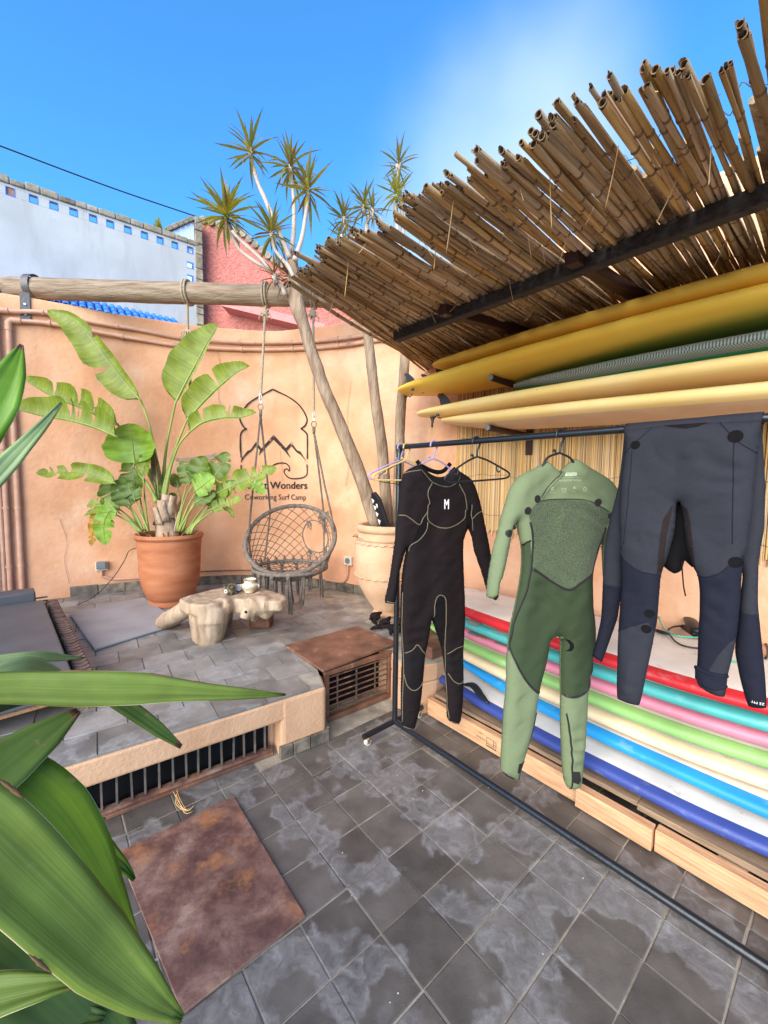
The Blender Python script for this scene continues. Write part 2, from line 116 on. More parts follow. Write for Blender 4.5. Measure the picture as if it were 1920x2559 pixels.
'strel':[{'p':[(-2.116,3.86,1.37,),(-2.12,3.86,1.53,),(-2.161,3.86,1.782,),(-2.216,3.86,2.063,),(-2.281,3.86,2.256,)],'m':[(-2.269,3.84,2.253,),(-2.383,3.84,2.382,),(-2.547,3.84,2.593,),(-2.739,3.84,2.847,),(-2.888,3.84,2.98,),(-3.062,3.84,3.043,)],'wl':0.152,'wr':0.067,'k':'g','sp':2},{'p':[(-2.124,3.89,1.369,),(-2.103,3.89,1.562,),(-2.063,3.89,1.865,),(-1.975,3.89,2.243,)],'m':[(-1.975,3.89,2.243,),(-1.875,3.89,2.431,),(-1.761,3.89,2.633,),(-1.663,3.89,2.803,),(-1.575,3.89,2.941,)],'wl':0.2,'wr':0.029,'k':'g','sp':1},{'p':[(-2.084,3.83,1.356,),(-2.039,3.83,1.562,),(-1.954,3.83,1.814,),(-1.846,3.83,2.072,)],'m':[(-1.846,3.83,2.072,),(-1.71,3.83,2.22,),(-1.552,3.83,2.375,),(-1.379,3.83,2.515,),(-1.277,3.83,2.565,)],'wl':0.152,'wr':0.016,'k':'g','sp':3},{'p':[(-2.052,3.8,1.342,),(-1.99,3.8,1.625,),(-1.907,3.8,1.843,),(-1.811,3.8,1.96,)],'m':[(-1.811,3.8,1.96,),(-1.684,3.8,2.054,),(-1.497,3.8,2.103,),(-1.326,3.8,2.11,),(-1.205,3.8,2.145,)],'wl':0.106,'wr':0.016,'k':'g','sp':4},{'p':[(-2.154,3.9,1.368,),(-2.198,3.9,1.529,),(-2.373,3.9,1.846,),(-2.527,3.9,2.033,)],'m':[(-2.307,3.56,1.99,),(-2.45,3.56,2.059,),(-2.593,3.56,2.129,),(-2.793,3.56,2.205,),(-2.949,3.56,2.278,),(-3.087,3.56,2.361,)],'wl':0.016,'wr':0.136,'k':'g','sp':4},{'p':[(-2.143,3.88,1.361,),(-2.196,3.88,1.497,),(-2.347,3.88,1.781,),(-2.518,3.88,1.918,)],'m':[(-2.246,3.46,1.876,),(-2.441,3.46,1.957,),(-2.637,3.46,2.01,),(-2.876,3.46,2.049,),(-3.116,3.46,2.104,)],'wl':0.013,'wr':0.16,'k':'g','sp':5},{'p':[(-2.09,3.74,1.313,),(-2.164,3.74,1.467,),(-2.253,3.74,1.589,),(-2.281,3.74,1.68,)],'m':[(-2.263,3.71,1.656,),(-2.275,3.71,1.77,),(-2.28,3.71,1.845,),(-2.305,3.71,2.013,)],'wl':0.192,'wr':0.189,'k':'b','sp':0},{'p':[(-2.127,3.82,1.324,),(-2.147,3.82,1.466,),(-2.166,3.82,1.623,)],'m':[(-2.154,3.82,1.497,),(-2.155,3.82,1.623,),(-2.163,3.82,1.733,),(-2.175,3.82,1.857,)],'wl':0.022,'wr':0.022,'k':'u','sp':0},{'p':[(-2.107,3.8,1.341,),(-2.112,3.8,1.467,)],'m':[(-2.112,3.8,1.467,),(-2.117,3.8,1.561,),(-2.123,3.8,1.639,),(-2.135,3.8,1.771,)],'wl':0.029,'wr':0.026,'k':'u','sp':0},{'p':[(-2.266,3.76,1.042,),(-2.338,3.76,1.246,),(-2.396,3.76,1.37,),(-2.47,3.76,1.478,)],'m':[(-2.365,3.6,1.48,),(-2.497,3.6,1.545,),(-2.674,3.6,1.576,),(-2.867,3.6,1.569,),(-3.046,3.6,1.571,)],'wl':0.061,'wr':0.064,'k':'g','sp':5},{'p':[(-2.222,3.74,1.045,),(-2.311,3.74,1.216,),(-2.401,3.74,1.293,)],'m':[(-2.389,3.72,1.294,),(-2.448,3.72,1.355,),(-2.507,3.72,1.431,),(-2.551,3.72,1.492,)],'wl':0.096,'wr':0.08,'k':'d','sp':1},{'p':[(-2.199,3.7,1.051,),(-2.256,3.7,1.189,),(-2.315,3.7,1.281,)],'m':[(-2.288,3.67,1.283,),(-2.324,3.67,1.374,),(-2.374,3.67,1.449,),(-2.41,3.67,1.509,)],'wl':0.088,'wr':0.096,'k':'d','sp':1},{'p':[(-2.203,3.76,1.043,),(-2.243,3.76,1.263,),(-2.269,3.76,1.465,)],'m':[(-2.27,3.76,1.403,),(-2.299,3.76,1.496,),(-2.326,3.76,1.619,),(-2.386,3.76,1.68,)],'wl':0.088,'wr':0.064,'k':'d','sp':2},{'p':[(-2.164,3.72,1.049,),(-2.187,3.72,1.312,),(-2.195,3.72,1.589,)],'m':[(-2.196,3.72,1.558,),(-2.186,3.72,1.635,),(-2.16,3.72,1.711,),(-2.136,3.72,1.772,)],'wl':0.056,'wr':0.048,'k':'g','sp':1},{'p':[(-2.226,3.72,1.048,),(-2.331,3.72,1.171,),(-2.421,3.72,1.247,)],'m':[(-2.389,3.67,1.243,),(-2.479,3.67,1.288,),(-2.585,3.67,1.294,),(-2.677,3.67,1.285,)],'wl':0.045,'wr':0.058,'k':'g','sp':3},{'p':[(-2.19,3.66,1.048,),(-2.309,3.66,1.161,),(-2.398,3.66,1.229,)],'m':[(-2.372,3.62,1.24,),(-2.463,3.62,1.208,),(-2.504,3.62,1.102,),(-2.495,3.62,0.942,)],'wl':0.072,'wr':0.067,'k':'b','sp':1},{'p':[(-2.218,3.68,1.045,),(-2.352,3.68,1.159,),(-2.503,3.68,1.233,)],'m':[(-2.512,3.65,1.251,),(-2.582,3.65,1.196,),(-2.617,3.65,1.081,),(-2.646,3.65,0.928,)],'wl':0.045,'wr':0.038,'k':'y','sp':2},{'p':[(-2.397,3.66,1.252,),(-2.489,3.66,1.235,)],'m':[(-2.393,3.63,1.254,),(-2.529,3.63,1.244,),(-2.605,3.63,1.228,),(-2.674,3.63,1.197,)],'wl':0.022,'wr':0.026,'k':'g','sp':0},{'p':[(-2.129,3.66,1.056,),(-2.2,3.66,1.239,),(-2.242,3.66,1.345,)],'m':[(-2.23,3.64,1.331,),(-2.244,3.64,1.391,),(-2.273,3.64,1.421,),(-2.286,3.64,1.496,)],'wl':0.064,'wr':0.064,'k':'d','sp':0},{'p':[(-1.931,3.78,1.045,),(-1.862,3.78,1.314,),(-1.764,3.78,1.487,)],'m':[(-1.733,3.78,1.488,),(-1.7,3.78,1.566,),(-1.691,3.78,1.644,),(-1.658,3.78,1.737,)],'wl':0.099,'wr':0.088,'k':'d','sp':1},{'p':[(-1.873,3.76,1.048,),(-1.758,3.76,1.316,),(-1.598,3.76,1.536,)],'m':[(-1.615,3.76,1.505,),(-1.535,3.76,1.599,),(-1.48,3.76,1.677,),(-1.447,3.76,1.777,)],'wl':0.088,'wr':0.08,'k':'d','sp':3},{'p':[(-1.962,3.81,1.041,),(-1.892,3.81,1.312,),(-1.841,3.81,1.486,)],'m':[(-1.81,3.81,1.487,),(-1.839,3.81,1.565,),(-1.862,3.81,1.627,),(-1.876,3.81,1.697,)],'wl':0.061,'wr':0.064,'k':'d','sp':1},{'p':[(-1.854,3.66,1.06,),(-1.773,3.66,1.276,),(-1.695,3.66,1.413,)],'m':[(-1.696,3.63,1.422,),(-1.635,3.63,1.46,),(-1.581,3.63,1.506,),(-1.516,3.63,1.551,)],'wl':0.093,'wr':0.072,'k':'b','sp':1},{'p':[(-1.823,3.72,1.038,),(-1.695,3.72,1.226,),(-1.506,3.72,1.43,)],'m':[(-1.532,3.67,1.4,),(-1.379,3.67,1.471,),(-1.211,3.67,1.541,),(-1.09,3.67,1.588,),(-0.984,3.67,1.635,)],'wl':0.083,'wr':0.077,'k':'g','sp':6},{'p':[(-1.778,3.66,1.038,),(-1.638,3.66,1.201,),(-1.545,3.66,1.279,)],'m':[(-1.544,3.62,1.259,),(-1.453,3.62,1.305,),(-1.362,3.62,1.336,),(-1.275,3.62,1.368,)],'wl':0.051,'wr':0.045,'k':'g','sp':5},{'p':[(-1.854,3.66,1.06,),(-1.759,3.66,1.23,),(-1.696,3.66,1.322,)],'m':[(-1.698,3.63,1.316,),(-1.637,3.63,1.347,),(-1.576,3.63,1.371,),(-1.508,3.63,1.402,)],'wl':0.051,'wr':0.045,'k':'d','sp':1},{'p':[(-1.813,3.7,1.04,),(-1.655,3.7,1.213,),(-1.499,3.7,1.369,)],'m':[(-1.6,3.68,1.269,),(-1.522,3.68,1.339,),(-1.429,3.68,1.447,),(-1.337,3.68,1.509,)],'wl':0.064,'wr':0.07,'k':'d','sp':2},{'p':[(-1.748,3.66,1.039,),(-1.7,3.66,1.124,),(-1.561,3.66,1.233,)],'m':[(-1.454,3.66,1.28,),(-1.416,3.66,1.273,),(-1.378,3.66,1.251,),(-1.352,3.66,1.19,)],'wl':0.016,'wr':0.019,'k':'g','sp':0},{'p':[(-2.035,3.92,1.026,),(-2.014,3.92,1.223,),(-2.044,3.92,1.337,)],'m':[(-2.028,3.92,1.321,),(-2.043,3.92,1.353,),(-2.059,3.92,1.369,),(-2.075,3.92,1.385,)],'wl':0.04,'wr':0.04,'k':'d','sp':0},{'p':[(-2.019,3.92,1.026,),(-1.963,3.92,1.305,),(-1.992,3.92,1.484,)],'m':[(-1.976,3.92,1.451,),(-1.991,3.92,1.5,),(-2.007,3.92,1.532,),(-2.025,3.92,1.58,)],'wl':0.045,'wr':0.04,'k':'d','sp':0},{'p':[(-1.208,3.66,1.511,),(-1.178,3.66,1.504,)],'m':[(-1.177,3.61,1.504,),(-1.133,3.61,1.482,),(-1.095,3.61,1.453,),(-1.058,3.61,1.416,)],'wl':0.042,'wr':0.042,'k':'b','sp':1}],
'pot':[(-2.044,3.76,0.998,),(-2.369,3.76,0.994,),(-1.718,3.76,1.003,)],
'tr':{'A':[(-0.06,3.62,1.123,),(-0.167,3.62,1.452,),(-0.293,3.62,1.777,),(-0.409,3.62,2.057,),(-0.519,3.62,2.295,),(-0.621,3.62,2.569,),(-0.701,3.62,2.821,),(-0.76,3.62,3.071,),(-0.792,3.62,3.262,),(-0.811,3.62,3.395,)],'A2':[(-0.701,3.62,2.821,),(-0.749,3.62,2.918,),(-0.796,3.62,3.033,),(-0.84,3.62,3.166,)],'B':[(0.035,3.62,1.125,),(0.005,3.62,1.496,),(-0.029,3.62,1.861,),(-0.073,3.62,2.142,),(-0.113,3.62,2.419,),(-0.153,3.62,2.732,),(-0.175,3.62,2.925,),(-0.194,3.62,3.27,)],'C':[(0.118,3.62,1.126,),(0.125,3.62,1.701,),(0.134,3.62,2.104,),(0.153,3.62,2.422,),(0.172,3.62,2.736,),(0.173,3.62,3.122,)],'br':[[(-0.832,3.62,3.418,),(-0.901,3.62,3.581,),(-0.963,3.62,3.729,),(-1.047,3.62,3.912,),(-1.1,3.62,4.021,),(-1.137,3.62,4.151,),(-1.155,3.62,4.245,)],[(-0.834,3.68,3.48,),(-0.813,3.68,3.64,),(-0.807,3.68,3.79,),(-0.814,3.68,3.977,),(-0.836,3.68,4.169,)],[(-0.775,3.54,3.362,),(-0.714,3.54,3.538,),(-0.676,3.54,3.742,),(-0.657,3.54,3.9,)],[(-0.86,3.57,3.094,),(-0.906,3.57,3.198,),(-0.975,3.57,3.294,),(-1.105,3.57,3.359,),(-1.228,3.57,3.446,),(-1.296,3.57,3.548,),(-1.332,3.57,3.657,)],[(-0.954,3.52,3.262,),(-1.044,3.52,3.356,),(-1.135,3.52,3.434,),(-1.225,3.52,3.513,),(-1.284,3.52,3.577,)],[(-0.788,3.56,3.24,),(-0.834,3.56,3.328,),(-0.902,3.56,3.401,),(-0.948,3.56,3.466,),(-0.969,3.56,3.554,)]],'br2':[[(-0.2,3.72,3.318,),(-0.275,3.72,3.628,),(-0.377,3.72,3.743,)],[(-0.202,3.77,3.342,),(-0.197,3.77,3.658,),(-0.171,3.77,3.911,)],[(0.177,3.72,3.166,),(0.137,3.72,3.634,),(0.106,3.72,4.017,),(0.066,3.72,4.262,)],[(0.175,3.67,3.144,),(0.095,3.67,3.605,),(0.054,3.67,3.907,)],[(-0.194,3.62,3.27,),(-0.286,3.62,3.421,),(-0.386,3.62,3.533,)],[(0.177,3.72,3.166,),(0.05,3.72,3.517,),(-0.076,3.72,3.823,)]],'ro':[(-1.159,3.62,4.274,0.26,34,0,),(-0.839,3.68,4.199,0.27,38,0,),(-0.661,3.54,3.928,0.26,38,0,),(-1.347,3.56,3.723,0.29,70,1,),(-0.97,3.56,3.59,0.23,44,0,),(-0.863,3.72,3.316,0.2,36,2,),(-0.939,3.52,3.226,0.16,26,2,),(0.088,3.72,4.258,0.2,26,0,),(0.074,3.67,3.988,0.2,34,1,),(-0.387,3.72,3.808,0.19,34,0,),(-0.215,3.77,3.946,0.2,32,0,),(-0.392,3.62,3.591,0.16,26,0,),(-0.136,3.72,3.876,0.17,24,0,)]},
'ch':{'ring':[(-0.87,3.78,0.999,),(-1.283,3.78,1.009,),(-0.456,3.78,1.02,),(-0.869,3.78,1.302,),(-0.871,3.78,0.685,)],'seat':[(-0.87,3.78,0.737,),(-1.207,3.78,0.732,),(-0.534,3.78,0.742,)]},
'rope':[[(-1.137,3.92,3.203,),(-1.15,3.92,2.733,),(-1.166,3.92,2.272,)],[(-0.69,3.92,3.18,),(-0.681,3.92,2.698,),(-0.667,3.92,2.119,)],[(-1.886,3.92,3.226,),(-1.887,3.92,2.976,),(-1.882,3.92,2.787,)]],
'tb':{'top':[(-1.499,2.933,0.655,),(-1.492,2.986,0.655,),(-1.439,3.11,0.655,),(-1.344,3.225,0.655,),(-1.22,3.289,0.655,),(-1.004,3.271,0.655,),(-0.779,3.092,0.655,),(-0.719,2.947,0.655,),(-0.813,2.908,0.655,),(-1.022,2.933,0.655,),(-1.138,2.974,0.655,),(-1.179,2.857,0.655,),(-1.258,2.799,0.655,),(-1.386,2.825,0.655,)],'fl':[(-1.307,2.867,0.36,),(-1.727,3.128,0.36,),(-1.151,3.255,0.36,),(-1.008,3.156,0.36,),(-1.306,3.249,0.36,)],'items':[(-1.171,3.061,0.658,),(-1.123,3.103,0.658,),(-1.042,3.133,0.658,)],'kn':[(-0.969,2.863,0.609,),(-1.009,2.863,0.515,),(-0.841,2.863,0.598,),(-0.969,2.863,0.597,)]},
'slab':[(-2.711,3.449,0.36,),(-2.374,3.964,0.36,),(-1.647,3.259,0.36,),(-1.973,2.719,0.36,)],
'lo':[(-2.703,3.308,0.52,),(-1.463,2.009,0.52,),(-2.658,2.763,0.52,),(-2.399,3.008,0.52,),(-3.103,3.236,0.52,),(-2.827,3.356,0.52,),(-2.536,3.069,0.52,),(-1.62,1.661,0.52,),(-1.516,1.551,0.52,),(-1.475,1.711,0.52,)],
'rust':[(-1.066,1.554,0.012,),(-0.705,1.856,0.012,),(-0.256,1.32,0.012,),(-0.554,1.052,0.012,)],
'wh':{'P':(-3.996,9.0,5.809,),'holes':[(-2.961,6.33,),(-2.664,6.363,),(-2.391,6.359,),(-2.113,6.335,),(-1.827,6.332,),(-1.564,6.316,),(-1.282,6.319,),(-1.003,6.307,),(-0.729,6.298,),(-0.461,6.292,),(-0.172,6.308,),(-0.178,6.008,),(-0.183,5.745,)],'cop':[(-3.08,6.514,),(-1.829,6.478,),(-0.132,6.516,),(-0.007,6.951,)],'hs':[(-2.722,6.43,),(-2.599,6.321,)],'blue':[(-3.148,4.821,),(-2.491,4.627,),(-0.731,4.774,)]},
'pk':[(-4.405,10.0,7.557,),(-3.455,10.0,7.29,),(-2.59,10.0,6.572,),(-1.936,10.0,6.319,),(-0.838,10.0,5.805,),(-4.44,10.0,5.171,)],
'cab':[(-6.297,7.0,6.869,),(-4.031,9.0,7.046,),(-6.458,6.3,6.609,)],
'fg':[([(-0.72,0.62,1.186,),(-0.656,0.675,1.169,),(-0.537,0.73,1.139,),(-0.439,0.785,1.11,),(-0.341,0.84,1.076,),(-0.268,0.895,1.044,),(-0.233,0.95,1.014,)],[0.0211,0.0261,0.0282,0.0285,0.0181,0.0092,0.0011],0,),([(-0.625,0.85,1.084,),(-0.565,0.863,1.031,),(-0.532,0.875,0.995,),(-0.493,0.887,0.951,),(-0.462,0.9,0.913,)],[0.0116,0.0157,0.0149,0.0121,0.0041],1,),([(-0.889,0.8,1.116,),(-0.862,0.85,1.13,),(-0.796,0.9,1.124,),(-0.774,0.95,1.099,),(-0.754,1.0,1.076,)],[0.0091,0.0097,0.0092,0.0097,0.0011],2,),([(-0.836,0.75,1.096,),(-0.794,0.8,1.125,),(-0.763,0.85,1.123,),(-0.756,0.9,1.089,),(-0.743,0.95,1.045,)],[0.0136,0.0164,0.0193,0.0143,0.0032],2,),([(-0.618,0.5,1.063,),(-0.601,0.555,1.07,),(-0.584,0.61,1.084,),(-0.571,0.665,1.094,),(-0.558,0.72,1.103,)],[0.0341,0.0391,0.0416,0.0302,0.0057],1,),([(-0.661,0.6,1.093,),(-0.577,0.608,1.051,),(-0.521,0.616,0.983,),(-0.471,0.624,0.887,),(-0.43,0.632,0.792,),(-0.407,0.64,0.735,)],[0.0341,0.0428,0.0462,0.0397,0.0215,0.0015],3,),([(-0.558,0.46,1.166,),(-0.507,0.477,1.096,),(-0.463,0.493,1.017,),(-0.419,0.51,0.934,),(-0.37,0.527,0.844,),(-0.326,0.543,0.768,),(-0.296,0.56,0.714,)],[0.0376,0.0422,0.0443,0.044,0.0395,0.0247,0.0045],0,),([(-0.527,0.68,0.909,),(-0.483,0.68,0.861,),(-0.455,0.68,0.835,),(-0.439,0.68,0.813,)],[0.0193,0.0185,0.0116,0.0023],3,),([(-0.686,0.56,0.89,),(-0.603,0.57,0.835,),(-0.531,0.58,0.753,),(-0.47,0.59,0.668,),(-0.42,0.6,0.588,)],[0.0509,0.0615,0.0626,0.0536,0.0341],4,),([(-0.586,0.48,0.839,),(-0.524,0.49,0.839,),(-0.471,0.5,0.84,),(-0.436,0.51,0.835,),(-0.417,0.52,0.822,)],[0.0164,0.0234,0.0227,0.0145,0.0018],1,),([(-0.646,0.56,0.662,),(-0.544,0.573,0.667,),(-0.489,0.587,0.673,),(-0.444,0.6,0.654,)],[0.0318,0.0326,0.0267,0.0068],4,),([(-0.905,0.85,1.548,),(-0.88,0.887,1.629,),(-0.861,0.925,1.715,),(-0.862,0.963,1.786,),(-0.873,1.0,1.845,)],[0.029,0.0424,0.042,0.0262,0.0034],5,),([(-0.869,0.8,1.428,),(-0.83,0.85,1.51,),(-0.804,0.9,1.586,),(-0.786,0.95,1.654,),(-0.784,1.0,1.71,)],[0.0136,0.0183,0.0184,0.0108,0.0023],2,),([(-0.802,0.7,1.055,),(-0.803,0.733,1.069,),(-0.774,0.767,1.078,),(-0.722,0.8,1.077,)],[0.0159,0.0167,0.0157,0.0073],4,)],
'le':{'teal':[(1.677,2.112,0.73,),(1.621,2.118,0.73,),(1.583,2.132,0.73,),(1.569,2.173,0.73,),(1.589,2.252,0.73,),(1.655,2.387,0.73,),(1.739,2.518,0.73,),(1.829,2.614,0.73,),(1.904,2.652,0.73,),(1.953,2.637,0.73,),(1.973,2.574,0.73,),(1.96,2.462,0.73,),(1.925,2.339,0.73,),(1.837,2.175,0.73,),(1.694,1.972,0.73,),(1.611,1.827,0.73,),(1.643,1.822,0.73,)],'blk':[(1.516,2.213,0.73,),(1.537,2.188,0.73,),(1.549,2.144,0.73,),(1.519,2.067,0.73,),(1.511,2.008,0.73,),(1.531,1.98,0.73,),(1.566,1.967,0.73,),(1.619,1.955,0.73,),(1.694,1.972,0.73,)],'blk2':[(1.593,2.216,0.73,),(1.632,2.253,0.73,),(1.674,2.277,0.73,),(1.705,2.283,0.73,),(1.746,2.294,0.73,)],'cuff':[(1.786,2.407,0.76,),(1.807,2.408,0.76,),(1.756,2.285,0.76,),(1.697,2.157,0.76,),(1.683,2.114,0.76,)],'r':[(2.034,2.133,0.73,),(1.97,2.038,0.73,),(1.874,1.924,0.73,),(1.801,1.858,0.73,)],'hand':[(1.508,2.2,0.735,),(1.542,2.134,0.735,)]},
'bits':{'glv':[(-0.067,3.41,0.37,),(0.013,3.243,0.37,),(0.086,3.122,0.37,),(0.166,3.305,0.37,)],'wire':[(-2.357,3.76,0.867,),(-2.416,3.76,0.771,),(-2.499,3.76,0.642,),(-2.581,3.76,0.544,),(-2.664,3.76,0.462,),(-2.778,3.76,0.38,),(-2.931,3.76,0.321,)],'twig':[(-0.99,1.867,0.01,),(-0.943,1.797,0.01,),(-0.892,1.758,0.01,),(-0.864,1.767,0.01,)],'vent':[(-0.548,2.12,0.198,),(-1.42,1.52,0.259,),(-1.1,1.76,0.177,)]}}
# ---------------------------------------------------------------- helpers
SDIR = Vector((0.655, -0.755, 0)).normalized()     # along the right-hand wall, towards the viewer
NDIR = Vector((0.755, 0.655, 0)).normalized()      # into the right-hand wall
SN0 = Vector((0.294, 2.584, 0))
WALL_N = 0.9
TER_Z = 0.34                                       # top of the terrace
WALL_Z = 3.2


def SN(s, n, z=0.0):
    return SN0 + SDIR * s + NDIR * n + Vector((0, 0, z))


def V(p):
    return Vector(p)


class MB:
    """collects shapes into one mesh"""
    def __init__(self):
        self.v, self.f, self.mi, self.uv = [], [], [], {}

    def add(self, vs, fs, mi=0):
        b = len(self.v)
        self.v += [tuple(x) for x in vs]
        for f in fs:
            self.f.append(tuple(i + b for i in f)); self.mi.append(mi)
        return b

    def box(self, c, sx, sy, sz, ax=None, ay=None, az=None, mi=0, ch=0.0):
        """box by centre, full sizes and axes; ch cuts the top edges"""
        c = V(c); ax = ax or Vector((1, 0, 0)); ay = ay or Vector((0, 1, 0)); az = az or Vector((0, 0, 1))
        hx, hy, hz = sx / 2, sy / 2, sz / 2
        if ch <= 0:
            vs = [c + ax * (a * hx) + ay * (b * hy) + az * (d * hz) for d in (-1, 1) for a, b in ((-1, -1), (1, -1), (1, 1), (-1, 1))]
            self.add(vs, [(3, 2, 1, 0), (4, 5, 6, 7), (0, 1, 5, 4), (1, 2, 6, 5), (2, 3, 7, 6), (3, 0, 4, 7)], mi)
        else:
            vs = []
            for d, k in ((-1, 0), (1 - 2 * ch / sz, 0), (1, ch)):
                for a, b in ((-1, -1), (1, -1), (1, 1), (-1, 1)):
                    vs.append(c + ax * (a * (hx - k)) + ay * (b * (hy - k)) + az * (d * hz))
            fs = [(3, 2, 1, 0), (8, 9, 10, 11)]
            for l in (0, 4):
                for i in range(4):
                    j = (i + 1) % 4
                    fs.append((l + i, l + j, l + 4 + j, l + 4 + i))
            self.add(vs, fs, mi)

    def tube(self, pts, r, n=8, mi=0, caps=True, closed=False, flat=1.0, up=None):
        pts = [V(p) for p in pts]
        rr = r if hasattr(r, '__len__') else [r] * len(pts)
        N = len(pts)
        if N < 2:
            return
        tang = []
        for i in range(N):
            if closed:
                t = pts[(i + 1) % N] - pts[i - 1]
            else:
                t = pts[min(i + 1, N - 1)] - pts[max(i - 1, 0)]
            if t.length < 1e-9:
                t = Vector((0, 0, 1))
            tang.append(t.normalized())
        a = up.copy() if up else (Vector((0, 0, 1)) if abs(tang[0].z) < 0.9 else Vector((1, 0, 0)))
        vs = []
        for i in range(N):
            t = tang[i]
            a = (a - t * a.dot(t))
            if a.length < 1e-6:
                a = t.orthogonal()
            a.normalize()
            b = t.cross(a)
            for k in range(n):
                w = 2 * math.pi * k / n
                vs.append(pts[i] + a * (math.cos(w) * rr[i] * flat) + b * (math.sin(w) * rr[i]))
        fs = []
        for i in range(N if closed else N - 1):
            j = (i + 1) % N
            for k in range(n):
                l = (k + 1) % n
                fs.append((i * n + k, i * n + l, j * n + l, j * n + k))
        if caps and not closed:
            fs.append(tuple(range(n - 1, -1, -1)))
            fs.append(tuple((N - 1) * n + k for k in range(n)))
        self.add(vs, fs, mi)

    def lathe(self, prof, c=(0, 0, 0), n=32, mi=0, wob=None):
        """prof: list of (radius, z)"""
        c = V(c); vs = []
        for r, z in prof:
            for k in range(n):
                w = 2 * math.pi * k / n
                q = wob(w, z) if wob else 0.0
                vs.append(c + Vector((math.cos(w) * (r + q), math.sin(w) * (r + q), z)))
        fs = []
        for i in range(len(prof) - 1):
            for k in range(n):
                l = (k + 1) % n
                fs.append((i * n + k, i * n + l, (i + 1) * n + l, (i + 1) * n + k))
        self.add(vs, fs, mi)
        return vs

    def prism(self, poly, z0, z1, mi=0):
        """vertical prism over an xy polygon (counter-clockwise), possibly concave"""
        n = len(poly)
        vs = [(p[0], p[1], z0) for p in poly] + [(p[0], p[1], z1) for p in poly]
        fs = [tuple(range(n - 1, -1, -1)), tuple(range(n, 2 * n))]
        fs += [(i, (i + 1) % n, n + (i + 1) % n, n + i) for i in range(n)]
        self.add(vs, fs, mi)

    def slab(self, poly, nrm, th, mi=0):
        """thicken a flat 3-D polygon by th along nrm"""
        n = len(poly); nrm = V(nrm)
        vs = [V(p) for p in poly] + [V(p) + nrm * th for p in poly]
        fs = [tuple(range(n - 1, -1, -1)), tuple(range(n, 2 * n))]
        fs += [(i, (i + 1) % n, n + (i + 1) % n, n + i) for i in range(n)]
        self.add(vs, fs, mi)

    def mesh(self, name, mats, smooth=False, merge=0.0):
        me = bpy.data.meshes.new(name)
        me.from_pydata(self.v, [], self.f)
        for m_ in (mats if isinstance(mats, (list, tuple)) else [mats]):
            me.materials.append(m_)
        if len(me.polygons) == len(self.mi):
            me.polygons.foreach_set('material_index', self.mi)
        bm = bmesh.new(); bm.from_mesh(me)
        if merge:
            bmesh.ops.remove_doubles(bm, verts=bm.verts, dist=merge)
        bmesh.ops.recalc_face_normals(bm, faces=bm.faces)
        bm.to_mesh(me); bm.free()
        me.polygons.foreach_set('use_smooth', [bool(smooth)] * len(me.polygons))
        if smooth and smooth is not True:
            me.set_sharp_from_angle(angle=math.radians(smooth))
        me.update()
        return me

    def build(self, name, mats, parent=None, smooth=False, merge=0.0, bevel=0.0, seg=1):
        return link(name, self.mesh(name, mats, smooth, merge), parent, bevel, seg)


def link(name, me, parent=None, bevel=0.0, seg=1):
    o = bpy.data.objects.new(name, me)
    COL.objects.link(o)
    if parent is not None:
        o.parent = parent
        o.matrix_parent_inverse = parent.matrix_world.inverted()
    if bevel:
        b = o.modifiers.new('bevel', 'BEVEL'); b.width = bevel; b.segments = seg; b.limit_method = 'ANGLE'
        b.angle_limit = math.radians(40)
    return o


def tag(o, label=None, cat=None, group=None, kind=None):
    if label: o['label'] = label
    if cat: o['category'] = cat
    if group: o['group'] = group
    if kind: o['kind'] = kind
    return o


def thing(name, loc, label, cat, group=None):
    o = bpy.data.objects.new(name, None)
    COL.objects.link(o)
    o.location = loc
    o.matrix_world = Matrix.Translation(V(loc))
    o.empty_display_size = 0.05
    return tag(o, label, cat, group)


def inst(name, me, mat4, parent):
    """another object sharing a mesh, placed by a world matrix"""
    o = bpy.data.objects.new(name, me)
    COL.objects.link(o)
    o.parent = parent
    if parent is not None:
        o.matrix_parent_inverse = parent.matrix_world.inverted()
    o.matrix_world = mat4
    return o


def frame(loc, ax, ay, az, sx=1, sy=1, sz=1):
    M4 = Matrix((ax * sx, ay * sy, az * sz)).transposed().to_4x4()
    M4.translation = loc
    return M4


def resample(pts, n):
    """n points evenly along a smooth curve through pts"""
    P = [V(p) for p in pts]
    if len(P) == 2:
        return [P[0].lerp(P[1], i / (n - 1)) for i in range(n)]
    Q = [P[0] * 2 - P[1]] + P + [P[-1] * 2 - P[-2]]
    out = []
    K = 12
    for i in range(1, len(Q) - 2):
        for j in range(K):
            t = j / K
            a, b, c, e = Q[i - 1], Q[i], Q[i + 1], Q[i + 2]
            out.append(0.5 * ((2 * b) + (c - a) * t + (2 * a - 5 * b + 4 * c - e) * t * t + (3 * b - a - 3 * c + e) * t ** 3))
    out.append(P[-1])
    L = [0]
    for i in range(1, len(out)):
        L.append(L[-1] + (out[i] - out[i - 1]).length)
    res = []; k = 0
    for i in range(n):
        s = L[-1] * i / (n - 1)
        while k < len(L) - 2 and L[k + 1] < s:
            k += 1
        d = L[k + 1] - L[k]
        res.append(out[k].lerp(out[k + 1], (s - L[k]) / d if d > 1e-9 else 0))
    return res


def lerp_list(ws, u):
    x = u * (len(ws) - 1); i = min(int(x), len(ws) - 2)
    return ws[i] + (ws[i + 1] - ws[i]) * (x - i)


